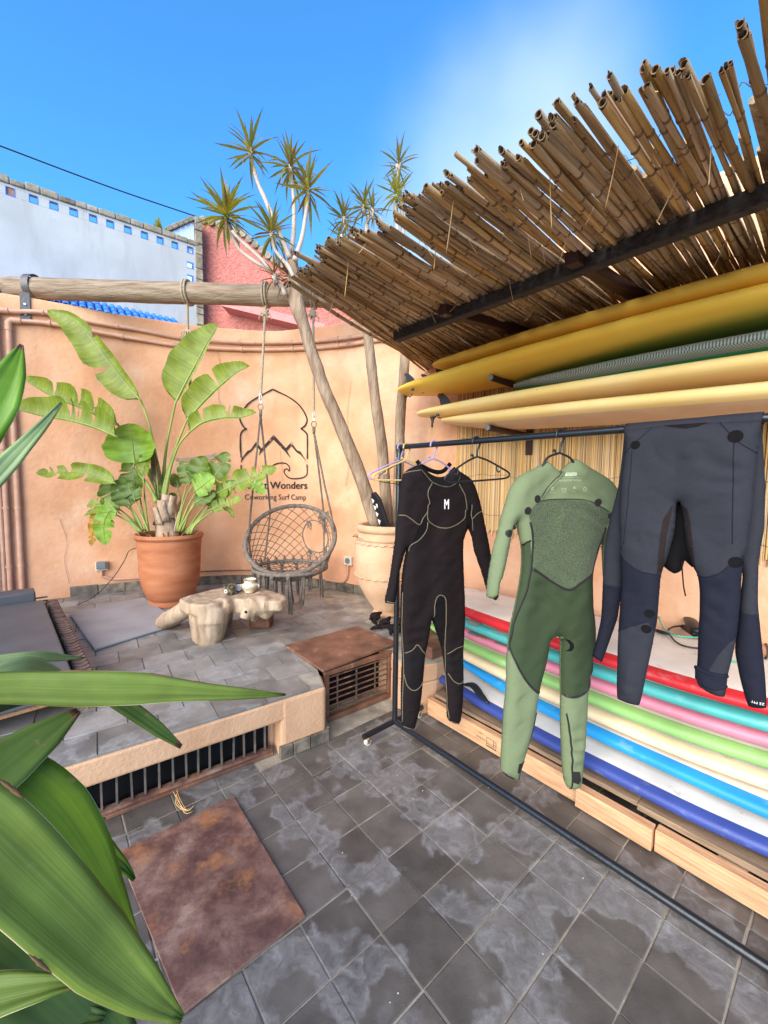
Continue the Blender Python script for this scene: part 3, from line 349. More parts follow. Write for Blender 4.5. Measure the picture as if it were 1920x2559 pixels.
def text_shape(s):
    """flat outline mesh of a word, cap height about 0.7"""
    cu = bpy.data.curves.new('text', 'FONT'); cu.body = s; cu.resolution_u = 3
    o = bpy.data.objects.new('text', cu); COL.objects.link(o)
    dg = bpy.context.evaluated_depsgraph_get()
    me = bpy.data.meshes.new_from_object(o.evaluated_get(dg))
    vs = [(v.co.x, v.co.y) for v in me.vertices]; fs = [tuple(p.vertices) for p in me.polygons]
    bpy.data.objects.remove(o); bpy.data.curves.remove(cu); bpy.data.meshes.remove(me)
    return vs, fs


def remeshed(name, mb, mat, parent, voxel, smooth_iter=4, disp=None):
    """fuse the shapes in mb into one continuous skin"""
    tmp = mb.build('tmp', mat)
    r = tmp.modifiers.new('r', 'REMESH'); r.mode = 'VOXEL'; r.voxel_size = voxel
    s = tmp.modifiers.new('s', 'SMOOTH'); s.iterations = smooth_iter; s.factor = 0.5
    dg = bpy.context.evaluated_depsgraph_get()
    me = bpy.data.meshes.new_from_object(tmp.evaluated_get(dg))
    old = tmp.data
    bpy.data.objects.remove(tmp); bpy.data.meshes.remove(old)
    if disp:
        for v in me.vertices:
            v.co = v.co + disp(v.co, v.normal)
    me.polygons.foreach_set('use_smooth', [True] * len(me.polygons))
    if not me.materials:
        me.materials.append(mat)
    return link(name, me, parent)


def nz(p, s=1.0, seed=0.0):
    return noise.noise(Vector((p[0] * s + seed, p[1] * s - seed, p[2] * s + 2 * seed)))


# ---------------------------------------------------------------- materials
def _ramp(nt, stops):
    r = nt.nodes.new('ShaderNodeValToRGB')
    el = r.color_ramp.elements
    while len(el) < len(stops):
        el.new(0.5)
    for e, (p, c) in zip(el, stops):
        e.position = p; e.color = (*c, 1)
    return r


def M(name, stops, scale=6.0, rough=0.65, bump=0.15, bscale=60.0, spec=0.35, metal=0.0, stretch=(1, 1, 1), pos=False,
      spots2=None, detail=5.0, rvar=0.0, rrough=0.0, dist=0.02, spots=None, distort=0.0, sheen=0.0, hue=0.0, uv=False, nrough=0.5):
    """stops: colour, or list of (position, colour) on a noise"""
    m_ = bpy.data.materials.new(name); m_.use_nodes = True
    nt = m_.node_tree; N = nt.nodes; L = nt.links
    bs = N['Principled BSDF']
    bs.inputs['Roughness'].default_value = rough
    bs.inputs['Specular IOR Level'].default_value = spec
    bs.inputs['Metallic'].default_value = metal
    if sheen:
        bs.inputs['Sheen Weight'].default_value = sheen
        bs.inputs['Sheen Roughness'].default_value = 0.5
    if pos:
        co = N.new('ShaderNodeNewGeometry').outputs['Position']
    else:
        co = N.new('ShaderNodeTexCoord').outputs['UV' if uv else 'Object']
    mp = N.new('ShaderNodeMapping'); mp.inputs['Scale'].default_value = stretch
    L.new(co, mp.inputs['Vector']); co = mp.outputs['Vector']
    if isinstance(stops[0], (int, float)):
        c = stops
        stops = [(0.3, tuple(x * 0.86 for x in c)), (0.7, tuple(min(1, x * 1.1) for x in c))]
    n1 = N.new('ShaderNodeTexNoise'); n1.inputs['Scale'].default_value = scale; n1.inputs['Detail'].default_value = detail
    n1.inputs['Distortion'].default_value = distort; n1.inputs['Roughness'].default_value = nrough
    L.new(co, n1.inputs['Vector'])
    rp = _ramp(nt, stops); L.new(n1.outputs['Fac'], rp.inputs['Fac'])
    colour = rp.outputs['Color']
    if spots:
        sc_, lo, hi, sc_col = spots
        n3 = N.new('ShaderNodeTexNoise'); n3.inputs['Scale'].default_value = sc_; n3.inputs['Detail'].default_value = 6
        n3.inputs['Roughness'].default_value = 0.65
        L.new(co, n3.inputs['Vector'])
        mr = N.new('ShaderNodeMapRange'); mr.inputs['From Min'].default_value = lo; mr.inputs['From Max'].default_value = hi
        L.new(n3.outputs['Fac'], mr.inputs['Value'])
        mx = N.new('ShaderNodeMix'); mx.data_type = 'RGBA'; mx.inputs['B'].default_value = (*sc_col, 1)
        L.new(mr.outputs['Result'], mx.inputs['Factor']); L.new(colour, mx.inputs['A'])
        colour = mx.outputs['Result']
    if spots2:
        sc_, lo, hi, sc_col, st_, amt = spots2
        mp2 = N.new('ShaderNodeMapping'); mp2.inputs['Scale'].default_value = st_
        L.new(co, mp2.inputs['Vector'])
        n3 = N.new('ShaderNodeTexNoise'); n3.inputs['Scale'].default_value = sc_; n3.inputs['Detail'].default_value = 7
        n3.inputs['Roughness'].default_value = 0.6
        L.new(mp2.outputs['Vector'], n3.inputs['Vector'])
        mr = N.new('ShaderNodeMapRange'); mr.inputs['From Min'].default_value = lo; mr.inputs['From Max'].default_value = hi; mr.inputs['To Max'].default_value = amt
        L.new(n3.outputs['Fac'], mr.inputs['Value'])
        mx = N.new('ShaderNodeMix'); mx.data_type = 'RGBA'; mx.inputs['B'].default_value = (*sc_col, 1)
        L.new(mr.outputs['Result'], mx.inputs['Factor']); L.new(colour, mx.inputs['A'])
        colour = mx.outputs['Result']
    if rvar or hue:
        oi = N.new('ShaderNodeObjectInfo')
        hs = N.new('ShaderNodeHueSaturation')
        mr = N.new('ShaderNodeMapRange'); mr.inputs['To Min'].default_value = 1 - rvar; mr.inputs['To Max'].default_value = 1 + rvar
        L.new(oi.outputs['Random'], mr.inputs['Value']); L.new(mr.outputs['Result'], hs.inputs['Value'])
        if hue:
            wn_ = N.new('ShaderNodeTexWhiteNoise'); wn_.noise_dimensions = '1D'
            L.new(oi.outputs['Random'], wn_.inputs['W'])
            mr2 = N.new('ShaderNodeMapRange'); mr2.inputs['To Min'].default_value = 1 - hue; mr2.inputs['To Max'].default_value = 1 + hue
            L.new(wn_.outputs['Value'], mr2.inputs['Value']); L.new(mr2.outputs['Result'], hs.inputs['Saturation'])
        L.new(colour, hs.inputs['Color']); colour = hs.outputs['Color']
    L.new(colour, bs.inputs['Base Color'])
    if rrough:
        mr = N.new('ShaderNodeMapRange'); mr.inputs['To Min'].default_value = rough - rrough; mr.inputs['To Max'].default_value = rough + rrough
        L.new(n1.outputs['Fac'], mr.inputs['Value']); L.new(mr.outputs['Result'], bs.inputs['Roughness'])
    if bump:
        n2 = N.new('ShaderNodeTexNoise'); n2.inputs['Scale'].default_value = bscale; n2.inputs['Detail'].default_value = 6
        L.new(co, n2.inputs['Vector'])
        b = N.new('ShaderNodeBump'); b.inputs['Strength'].default_value = bump; b.inputs['Distance'].default_value = dist
        L.new(n2.outputs['Fac'], b.inputs['Height']); L.new(b.outputs['Normal'], bs.inputs['Normal'])
    m_['bsdf'] = 1
    return m_


def leaf_mat(name, c_dark, c_light, vein=40.0, rough=0.42, trans=0.35, along=False, spec=0.4, blot=None, bsc=16, blo=0.64):
    """blade with fine veins running across (or along) its length; lets light through"""
    m_ = bpy.data.materials.new(name); m_.use_nodes = True
    nt = m_.node_tree; N = nt.nodes; L = nt.links
    bs = N['Principled BSDF']; out = N['Material Output']
    bs.inputs['Roughness'].default_value = rough; bs.inputs['Specular IOR Level'].default_value = spec
    tc = N.new('ShaderNodeTexCoord')
    mp = N.new('ShaderNodeMapping')
    mp.inputs['Scale'].default_value = (1.2, vein, 1) if along else (vein, 1.2, 1)
    L.new(tc.outputs['UV'], mp.inputs['Vector'])
    n1 = N.new('ShaderNodeTexNoise'); n1.inputs['Scale'].default_value = 1.0; n1.inputs['Detail'].default_value = 4
    L.new(mp.outputs['Vector'], n1.inputs['Vector'])
    rp = _ramp(nt, [(0.3, c_dark), (0.72, c_light)]); L.new(n1.outputs['Fac'], rp.inputs['Fac'])
    n2 = N.new('ShaderNodeTexNoise'); n2.inputs['Scale'].default_value = 9; n2.inputs['Detail'].default_value = 3
    L.new(tc.outputs['Object'], n2.inputs['Vector'])
    mr = N.new('ShaderNodeMapRange'); mr.inputs['From Min'].default_value = 0.3; mr.inputs['From Max'].default_value = 0.7
    mr.inputs['To Min'].default_value = 0.78; mr.inputs['To Max'].default_value = 1.2
    L.new(n2.outputs['Fac'], mr.inputs['Value'])
    hs = N.new('ShaderNodeHueSaturation'); L.new(rp.outputs['Color'], hs.inputs['Color']); L.new(mr.outputs['Result'], hs.inputs['Value'])
    colour = hs.outputs['Color']
    if blot:
        n3 = N.new('ShaderNodeTexNoise'); n3.inputs['Scale'].default_value = bsc; n3.inputs['Detail'].default_value = 5
        L.new(tc.outputs['Object'], n3.inputs['Vector'])
        m3 = N.new('ShaderNodeMapRange'); m3.inputs['From Min'].default_value = blo; m3.inputs['From Max'].default_value = blo + 0.08
        L.new(n3.outputs['Fac'], m3.inputs['Value'])
        mx = N.new('ShaderNodeMix'); mx.data_type = 'RGBA'; mx.inputs['B'].default_value = (*blot, 1)
        L.new(m3.outputs['Result'], mx.inputs['Factor']); L.new(colour, mx.inputs['A']); colour = mx.outputs['Result']
    L.new(colour, bs.inputs['Base Color'])
    b = N.new('ShaderNodeBump'); b.inputs['Strength'].default_value = 0.25; b.inputs['Distance'].default_value = 0.004
    L.new(n1.outputs['Fac'], b.inputs['Height']); L.new(b.outputs['Normal'], bs.inputs['Normal'])
    tr = N.new('ShaderNodeBsdfTranslucent')
    tm = N.new('ShaderNodeMix'); tm.data_type = 'RGBA'; tm.blend_type = 'MULTIPLY'; tm.inputs['Factor'].default_value = 1
    tm.inputs['B'].default_value = (1.5, 1.5, 0.5, 1); L.new(colour, tm.inputs['A']); L.new(tm.outputs['Result'], tr.inputs['Color'])
    ms = N.new('ShaderNodeMixShader'); ms.inputs['Fac'].default_value = trans
    L.new(bs.outputs['BSDF'], ms.inputs[1]); L.new(tr.outputs['BSDF'], ms.inputs[2])
    L.new(ms.outputs['Shader'], out.inputs['Surface'])
    return m_


def slate_mat(name, base, chalk, amount, scale=3.2, blue=0.0):
    """dark cement tile with chalky white lime stains that have their own outlines"""
    m_ = bpy.data.materials.new(name); m_.use_nodes = True
    nt = m_.node_tree; N = nt.nodes; L = nt.links
    bs = N['Principled BSDF']
    bs.inputs['Specular IOR Level'].default_value = 0.45
    g = N.new('ShaderNodeNewGeometry')
    wob = N.new('ShaderNodeTexNoise'); wob.inputs['Scale'].default_value = 9; wob.inputs['Detail'].default_value = 3
    L.new(g.outputs['Position'], wob.inputs['Vector'])
    mixv = N.new('ShaderNodeMix'); mixv.data_type = 'RGBA'; mixv.blend_type = 'LINEAR_LIGHT'; mixv.inputs['Factor'].default_value = 0.10
    L.new(g.outputs['Position'], mixv.inputs['A']); L.new(wob.outputs['Color'], mixv.inputs['B'])
    # big pools of lime, with a brighter rim
    n1 = N.new('ShaderNodeTexNoise'); n1.inputs['Scale'].default_value = scale; n1.inputs['Detail'].default_value = 2.5
    n1.inputs['Roughness'].default_value = 0.45
    L.new(mixv.outputs['Result'], n1.inputs['Vector'])
    oi = N.new('ShaderNodeObjectInfo')
    mr0 = N.new('ShaderNodeMapRange'); mr0.inputs['To Min'].default_value = -0.015; mr0.inputs['To Max'].default_value = 0.02
    L.new(oi.outputs['Random'], mr0.inputs['Value'])
    ad = N.new('ShaderNodeMath'); ad.operation = 'ADD'
    L.new(n1.outputs['Fac'], ad.inputs[0]); L.new(mr0.outputs['Result'], ad.inputs[1])
    t = 0.62 - 0.14 * amount
    rp = _ramp(nt, [(t, (0, 0, 0)), (t + 0.045, (0.6, 0.6, 0.6)), (t + 0.085, (0.32, 0.32, 0.32)), (t + 0.15, (0.5, 0.5, 0.5)), (t + 0.2, (0.9, 0.9, 0.9))])
    L.new(ad.outputs[0], rp.inputs['Fac'])
    # broken powder inside the pools
    n2 = N.new('ShaderNodeTexNoise'); n2.inputs['Scale'].default_value = 22; n2.inputs['Detail'].default_value = 8; n2.inputs['Roughness'].default_value = 0.7
    L.new(mixv.outputs['Result'], n2.inputs['Vector'])
    mr = N.new('ShaderNodeMapRange'); mr.inputs['From Min'].default_value = 0.32; mr.inputs['From Max'].default_value = 0.68
    mr.inputs['To Min'].default_value = 0.1; mr.inputs['To Max'].default_value = 1.0
    L.new(n2.outputs['Fac'], mr.inputs['Value'])
    mu = N.new('ShaderNodeMath'); mu.operation = 'MULTIPLY'
    L.new(rp.outputs['Color'], mu.inputs[0]); L.new(mr.outputs['Result'], mu.inputs[1])
    # general mottling of the slate
    n3 = N.new('ShaderNodeTexNoise'); n3.inputs['Scale'].default_value = 7; n3.inputs['Detail'].default_value = 7
    L.new(g.outputs['Position'], n3.inputs['Vector'])
    rb = _ramp(nt, [(0.3, tuple(x * 0.7 for x in base)), (0.7, tuple(x * 1.35 for x in base))])
    L.new(n3.outputs['Fac'], rb.inputs['Fac'])
    hs = N.new('ShaderNodeHueSaturation')
    m4 = N.new('ShaderNodeMapRange'); m4.inputs['To Min'].default_value = 0.8; m4.inputs['To Max'].default_value = 1.22
    L.new(oi.outputs['Random'], m4.inputs['Value']); L.new(m4.outputs['Result'], hs.inputs['Value'])
    L.new(rb.outputs['Color'], hs.inputs['Color'])
    mx = N.new('ShaderNodeMix'); mx.data_type = 'RGBA'; mx.inputs['B'].default_value = (*chalk, 1)
    L.new(mu.outputs[0], mx.inputs['Factor']); L.new(hs.outputs['Color'], mx.inputs['A'])
    # small pale specks
    v1 = N.new('ShaderNodeTexNoise'); v1.inputs['Scale'].default_value = 75; v1.inputs['Detail'].default_value = 2
    L.new(g.outputs['Position'], v1.inputs['Vector'])
    m5 = N.new('ShaderNodeMapRange'); m5.inputs['From Min'].default_value = 0.71; m5.inputs['From Max'].default_value = 0.78; m5.inputs['To Max'].default_value = 0.12
    L.new(v1.outputs['Fac'], m5.inputs['Value'])
    mx2 = N.new('ShaderNodeMix'); mx2.data_type = 'RGBA'; mx2.inputs['B'].default_value = (0.5, 0.46, 0.4, 1)
    L.new(m5.outputs['Result'], mx2.inputs['Factor']); L.new(mx.outputs['Result'], mx2.inputs['A'])
    L.new(mx2.outputs['Result'], bs.inputs['Base Color'])
    m6 = N.new('ShaderNodeMapRange'); m6.inputs['To Min'].default_value = 0.40; m6.inputs['To Max'].default_value = 0.75
    L.new(mu.outputs[0], m6.inputs['Value']); L.new(m6.outputs['Result'], bs.inputs['Roughness'])
    b = N.new('ShaderNodeBump'); b.inputs['Strength'].default_value = 0.35; b.inputs['Distance'].default_value = 0.006
    L.new(n2.outputs['Fac'], b.inputs['Height']); L.new(b.outputs['Normal'], bs.inputs['Normal'])
    return m_


PLASTER = M('ochre_plaster', [(0.30, (0.585, 0.28, 0.15)), (0.5, (0.675, 0.345, 0.195)), (0.70, (0.735, 0.41, 0.255))], scale=2.8, detail=9, rough=0.9, bump=0.45,
            bscale=26, spec=0.15, pos=True, spots=(1.1, 0.55, 0.78, (0.78, 0.52, 0.36)), dist=0.015, spots2=(2.4, 0.52, 0.74, (0.46, 0.24, 0.14), (1.6, 1.6, 0.45), 0.5))
PLASTER2 = M('ochre_plaster_kerb', [(0.3, (0.50, 0.27, 0.155)), (0.7, (0.62, 0.37, 0.23))], scale=4, detail=8, rough=0.9, bump=0.2, bscale=60, spec=0.15, pos=True,
             spots=(5.0, 0.6, 0.75, (0.42, 0.24, 0.15)))
GROUT = M('cement_grout', [(0.3, (0.20, 0.17, 0.13)), (0.7, (0.42, 0.36, 0.28))], scale=9, rough=0.95, pos=True)
EARTH = M('dusty_earth', (0.33, 0.26, 0.19), scale=3, rough=1, pos=True)
SLATE = slate_mat('floor_slate', (0.098, 0.083, 0.071), (0.36, 0.338, 0.328), 0.9)
SLATE2 = slate_mat('terrace_slate', (0.20, 0.18, 0.162), (0.40, 0.38, 0.365), 0.7, scale=4.0)
SKIRT = M('dark_skirting_tile', [(0.3, (0.075, 0.062, 0.048)), (0.7, (0.25, 0.20, 0.15))], scale=14, rough=0.5, pos=True, rvar=0.25)
PIPE = M('painted_pipe', [(0.3, (0.52, 0.27, 0.17)), (0.7, (0.62, 0.36, 0.25))], scale=12, rough=0.6, pos=True, spots=(7, 0.62, 0.7, (0.25, 0.19, 0.17)))
INK = M('black_wall_paint', (0.025, 0.018, 0.016), scale=30, rough=0.8, pos=True, spots=(30, 0.66, 0.72, (0.5, 0.27, 0.15)))
INK2 = M('worn_wall_paint', (0.03, 0.022, 0.02), scale=30, rough=0.8, pos=True, spots=(16, 0.60, 0.68, (0.42, 0.22, 0.13)))
RUST = M('rusty_steel', [(0.32, (0.060, 0.027, 0.022)), (0.45, (0.125, 0.056, 0.042)), (0.55, (0.20, 0.105, 0.078)), (0.68, (0.33, 0.21, 0.155))], scale=6.5, detail=14,
         rough=0.5, bump=0.08, bscale=90, spec=0.45, pos=True, spots=(4.2, 0.54, 0.66, (0.34, 0.14, 0.06)), rrough=0.15, distort=0.2, nrough=0.7, spots2=(30, .58, .68, (0.05, 0.022, 0.018), (1, 1, 1), .35))
RUST2 = M('brown_painted_steel', [(0.3, (0.10, 0.045, 0.03)), (0.7, (0.22, 0.10, 0.06))], scale=9, detail=8, rough=0.5, bump=0.2, bscale=50, pos=True,
          spots=(6, 0.58, 0.68, (0.30, 0.17, 0.11)))
GREYSTEEL = M('grey_painted_sheet', [(0.3, (0.24, 0.235, 0.24)), (0.7, (0.33, 0.32, 0.325))], scale=3, rough=0.55, bump=0.05, pos=True, spots=(11, 0.66, 0.72, (0.24, 0.11, 0.07)))
BARSTEEL = M('weathered_bars', [(0.3, (0.085, 0.064, 0.053)), (0.7, (0.17, 0.13, 0.108))], scale=18, rough=0.7, pos=True)
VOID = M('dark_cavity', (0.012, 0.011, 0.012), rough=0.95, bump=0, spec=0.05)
BLACKTUBE = M('black_lacquer_tube', (0.010, 0.011, 0.014), rough=0.28, bump=0.04, spec=0.6, spots=(40, 0.68, 0.72, (0.08, 0.06, 0.05)))
CHROME = M('caster_metal', (0.65, 0.62, 0.6), rough=0.25, metal=1.0, bump=0)
ORANGEPL = M('amber_plastic', (0.55, 0.22, 0.06), rough=0.4, bump=0)
PINEW = M('sawn_pine', [(0.25, (0.40, 0.19, 0.09)), (0.55, (0.58, 0.31, 0.16)), (0.8, (0.68, 0.40, 0.23))], scale=7, stretch=(1, 14, 14), rough=0.7, bump=0.2, bscale=30, spots=(5, 0.70, 0.76, (0.16, 0.07, 0.04)), rvar=0.12)
OLDWOOD = M('old_brown_wood', [(0.25, (0.17, 0.10, 0.06)), (0.75, (0.38, 0.25, 0.155))], scale=7, stretch=(1, 14, 14), rough=0.8, bump=0.3, bscale=40, rvar=0.15)
LOGW = M('weathered_log', [(0.25, (0.14, 0.085, 0.05)), (0.5, (0.28, 0.195, 0.13)), (0.8, (0.40, 0.31, 0.235))], scale=4, stretch=(1.0, 9, 9), detail=8, rough=0.85, bump=0.7, bscale=16, spots=(6, 0.66, 0.72, (0.10, 0.06, 0.035)), pos=True)
DRIFT = M('driftwood', [(0.25, (0.20, 0.12, 0.07)), (0.5, (0.38, 0.265, 0.175)), (0.8, (0.52, 0.39, 0.28))], scale=3, stretch=(7, 7, 1.6), detail=8, rough=0.75, bump=0.25, bscale=34, pos=True, distort=0.6, spots=(9, 0.68, 0.73, (0.12, 0.06, 0.035)))
TERRA = M('terracotta', [(0.3, (0.32, 0.095, 0.038)), (0.55, (0.42, 0.145, 0.062)), (0.8, (0.48, 0.20, 0.10))], scale=3, stretch=(1, 1, 4), rough=0.75, bump=0.15, bscale=50, pos=True, spots=(4, 0.60, 0.8, (0.48, 0.25, 0.16)))
PALEPOT = M('pale_fired_clay', [(0.3, (0.48, 0.27, 0.15)), (0.7, (0.62, 0.39, 0.25))], scale=5, rough=0.9, bump=0.35, bscale=60, pos=True, spots=(40, 0.66, 0.7, (0.40, 0.20, 0.11)))
SOIL = M('potting_soil', (0.05, 0.035, 0.025), scale=20, rough=1, bump=0.8, pos=True)
BARK = M('grey_brown_bark', [(0.3, (0.17, 0.105, 0.065)), (0.7, (0.36, 0.255, 0.175))], scale=9, stretch=(2.5, 2.5, 0.6), detail=8, rough=0.9, bump=0.8, bscale=36, pos=True, spots=(28, 0.68, 0.72, (0.09, 0.055, 0.035)))
TWIGB = M('pale_young_bark', (0.46, 0.36, 0.30), scale=12, rough=0.85, bump=0.3, pos=True)
REED = M('dry_cane', [(0.25, (0.20, 0.11, 0.05)), (0.5, (0.42, 0.27, 0.135)), (0.78, (0.60, 0.44, 0.25))], scale=3.0, stretch=(1.2, 25, 25), detail=6, rough=0.6, bump=0.3, bscale=20, spec=0.3, rvar=0.38, hue=0.22, spots=(5, 0.64, 0.70, (0.09, 0.05, 0.03)))
NODEM = M('cane_node', (0.20, 0.12, 0.065), rough=0.8, bump=0.3)
REEDIN = M('cane_hollow', (0.16, 0.11, 0.075), rough=0.9, bump=0)
MATREED = M('mat_cane', [(0.25, (0.50, 0.28, 0.11)), (0.75, (0.76, 0.50, 0.25))], scale=3, stretch=(25, 25, 1.2), rough=0.55, bump=0.15, rvar=0.35, hue=0.15)
MATBACK = M('mat_shadow_gap', (0.10, 0.045, 0.02), rough=0.9, bump=0)
BEAMW = M('charred_beam', [(0.3, (0.012, 0.010, 0.010)), (0.75, (0.06, 0.045, 0.038))], scale=9, stretch=(1, 8, 8), rough=0.65, bump=0.5, bscale=30, pos=True)
RAFTER = M('dark_red_steel', (0.04, 0.012, 0.010), scale=9, rough=0.5, pos=True)
ROPE = M('sisal_rope', (0.42, 0.32, 0.22), scale=40, rough=0.95, bump=0.8, bscale=120, pos=True)
GREYROPE = M('grey_cotton_cord', [(0.3, (0.125, 0.095, 0.076)), (0.7, (0.25, 0.20, 0.165))], scale=30, rough=0.95, bump=0.8, bscale=140, pos=True)
BLACKPL = M('black_plastic', (0.012, 0.012, 0.014), rough=0.35, bump=0.03)
GREYPL = M('grey_plastic', (0.16, 0.165, 0.17), rough=0.5, bump=0)
CREAMPL = M('cream_plastic', (0.62, 0.55, 0.45), rough=0.5, bump=0)
LILAC = M('lilac_plastic', (0.36, 0.26, 0.44), rough=0.45, bump=0)
YELPL = M('yellow_plastic', (0.62, 0.40, 0.13), rough=0.45, bump=0)
STEELBR = M('bracket_steel', (0.12, 0.11, 0.11), rough=0.55, metal=0.6, pos=True, scale=14)
BRASS = M('gilt_ring', (0.55, 0.36, 0.12), rough=0.35, metal=0.9, bump=0)
# ================================================================ SETTING
# ground sheet to the horizon
g = MB(); g.box((0, 40, -0.35), 300, 300, 0.5)
tag(g.build('ground', EARTH), kind='structure')

# ---- courtyard floor: cement bed with single slate tiles
TI = Vector((math.cos(math.radians(40.2)), math.sin(math.radians(40.2)), 0))
TJ = Vector((math.sin(math.radians(40.2)), -math.cos(math.radians(40.2)), 0))
T0 = Vector((-0.507, 1.887, 0))
fl = MB(); fl.box((-0.2, 1.2, -0.055), 8.0, 7.0, 0.10)
FLOOR = tag(fl.build('floor', GROUT), kind='structure')
FRD = Vector((0.814, 0.581, 0)).normalized()          # along the terrace front, to the right
FRN = Vector((0.581, -0.814, 0)).normalized()         # out of the terrace front
PC = Vector((-0.33, 2.31, 0))                         # right front corner of the terrace
CAMF = cam.matrix_world.inverted()


def in_view(p, pad=0.12):
    q = CAMF @ V(p)
    if q.z > -0.05:
        return False
    x, y = q.x / -q.z, q.y / -q.z
    return abs(x) < 0.943 + pad and abs(y) < 1.257 + pad


tmesh = []
for k in range(5):
    b = MB()
    a = 0.0972 - 0.001 * random.random()
    n8 = []
    b.box((0, 0, -0.007), a * 2 - 0.0008 * k, 0.1948, 0.014, ch=0.0022)
    me = b.mesh('tile', SLATE)
    for v in me.vertices:
        if v.co.z > -0.004:
            v.co.x += random.uniform(-.0015, .0015); v.co.y += random.uniform(-.0015, .0015); v.co.z += random.uniform(-.0008, .0004)
    tmesh.append(me)
rest = MB()
for i in range(-14, 22):
    for j in range(-14, 22):
        c = T0 + TI * (0.2 * (i + .5)) + TJ * (0.2 * (j + .5))
        if (c - PC).dot(FRN) < -0.05 or (c - SN0).dot(NDIR) > 0.35 or c.y < -1.2 or abs(c.x) > 2.6 or c.y > 3.0:
            continue
        if c.x > -.33 and (c - Vector((.1, 2.66, 0))).dot(FRN) < -.02 and c.x < .2 and (c - PC).dot(FRN) < -.35:
            continue
        rz = random.uniform(-.006, .006)
        M4 = Matrix.Translation(c + Vector((0, 0, random.uniform(-.0015, .0012)))) @ Matrix.Rotation(math.radians(-49.8) + rz, 4, 'Z') @ Matrix.Rotation(random.uniform(-.004, .004), 4, 'X') @ Matrix.Rotation(random.choice((0, math.pi)), 4, 'Z')
        if in_view(c):
            inst('tile', random.choice(tmesh), M4, FLOOR)
        else:
            rest.box(c + Vector((0, 0, -.007)), .196, .196, .014, TI, TJ)
tag(rest.build('tile_field', SLATE, FLOOR), kind='stuff')

# ---- terrace: rendered masonry, recessed vent under the slab, slate on top
fd = FRD
pL = PC - fd * 3.9
poly = [pL, PC, Vector((-.405, 2.50, 0)), Vector((-.485, 2.605, 0)), Vector((-.035, 2.935, 0)), Vector((.075, 2.79, 0)), Vector((.085, 2.672, 0)), Vector((.255, 2.592, 0)), SN(.0, .10), SN(-.05, 1.0), Vector((-.3, 4.45, 0)), Vector((-1.3, 4.75, 0)), Vector((-2.6, 4.45, 0)), Vector((-4.0, 3.7, 0)), Vector((-4.6, 2.2, 0))]
ter = MB()
ter.prism(poly, .205, .326)
low = [pL - FRN * .14, PC - fd * .27 - FRN * .14, PC - fd * .27, PC] + poly[2:]
ter.prism(low, -.02, .2052)
TER = tag(ter.build('terrace', PLASTER2, bevel=0.012, seg=2), kind='structure')

b = MB(); cn = [PC - fd * .268 + FRN * .003, PC + FRN * .003 + fd * .003, PC + Vector((-.053, .168, 0)) + fd * .004, PC - fd * .268 - FRN * .2]
b.prism([(p.x, p.y) for p in cn], -.01, .3265); b.build('pier', PLASTER2, TER, bevel=.022, seg=3)
b = MB()                                               # base tiles round the pier
pp = PC - fd * .285 + FRN * .012
q = .0
for q0, q1 in ((.0, .075), (.08, .18), (.185, .30)):
    b = MB(); b.box(pp + fd * (q0 + q1) / 2 + Vector((0, 0, .035)), q1 - q0, .024, .07, fd, FRN)
    b.build('skirting_tile', SKIRT, TER, bevel=.003)
b = MB(); b.box(PC + Vector((-.028, .075, .035)) + fd * .02, .16, .022, .07, Vector((-.055, .165, 0)).normalized(), fd)
b.build('skirting_tile', SKIRT, TER, bevel=.003)

# slate on the terrace, rows parallel to its front
tm2 = []
for k in range(4):
    b = MB(); b.box((0, 0, -.006), .246, .1955, .012, ch=.0018)
    me = b.mesh('paving_tile', SLATE2)
    for v in me.vertices:
        if v.co.z > -.004:
            v.co.z += random.uniform(-.0015, .0015); v.co.x += random.uniform(-.0015, .0015)
    tm2.append(me)
WL = [Vector((p[0], p[1], 0)) for p in D['wall']]


def wall_side(c):
    """distance of c in front of the courtyard wall"""
    best = 9
    for i in range(len(WL) - 1):
        e = WL[i + 1] - WL[i]; t = max(0, min(1, (c - WL[i]).dot(e) / e.dot(e)))
        q = c - (WL[i] + e * t)
        dd = q.length * (1 if q.dot(Vector((e.y, -e.x, 0))) > 0 else -1)
        if abs(dd) < abs(best):
            best = dd
    return best


trest = MB()
GR_D = Vector((.43, .32, 0)).normalized(); GR_N = Vector((GR_D.y, -GR_D.x, 0))
for r in range(0, 16):
    for q in range(-3, 18):
        c = PC - FRN * (.0985 + .2 * r + .004) - fd * (.25 * q - .03 + (.125 if r % 2 else 0))
        if wall_side(c) < -.02 or c.x > .6 or (c - SN(0, .1)).dot(SDIR) > .05:
            continue
        # open notch in front of the right-hand vent
        if (c - Vector((-.38, 2.47, 0))).dot(GR_N) > -.06 and (c - Vector((-.40, 2.45, 0))).dot(GR_D) > 0.0:
            continue
        cc = c.copy(); sx = 1.0
        if q == 0 and r == 0:
            pass
        M4 = frame(cc + Vector((0, 0, TER_Z + random.uniform(-.0012, .0012))), fd, -FRN, Vector((0, 0, 1)))
        # trim tiles that would run past the corner
        over = (c - PC).dot(fd) + .123 + .06 * max(0, r - 1) * 0
        if r < 2 and over > 0:
            w = .246 - over
            if w < .03: continue
            M4 = frame(c - fd * (over / 2) + Vector((0, 0, TER_Z)), fd * (w / .246), -FRN, Vector((0, 0, 1)))
        if in_view((c.x, c.y, TER_Z), .05):
            inst('paving_tile', random.choice(tm2), M4, TER)
        else:
            trest.box(c + Vector((0, 0, TER_Z - .006)), .246, .1955, .012, fd, -FRN)
bed = MB()
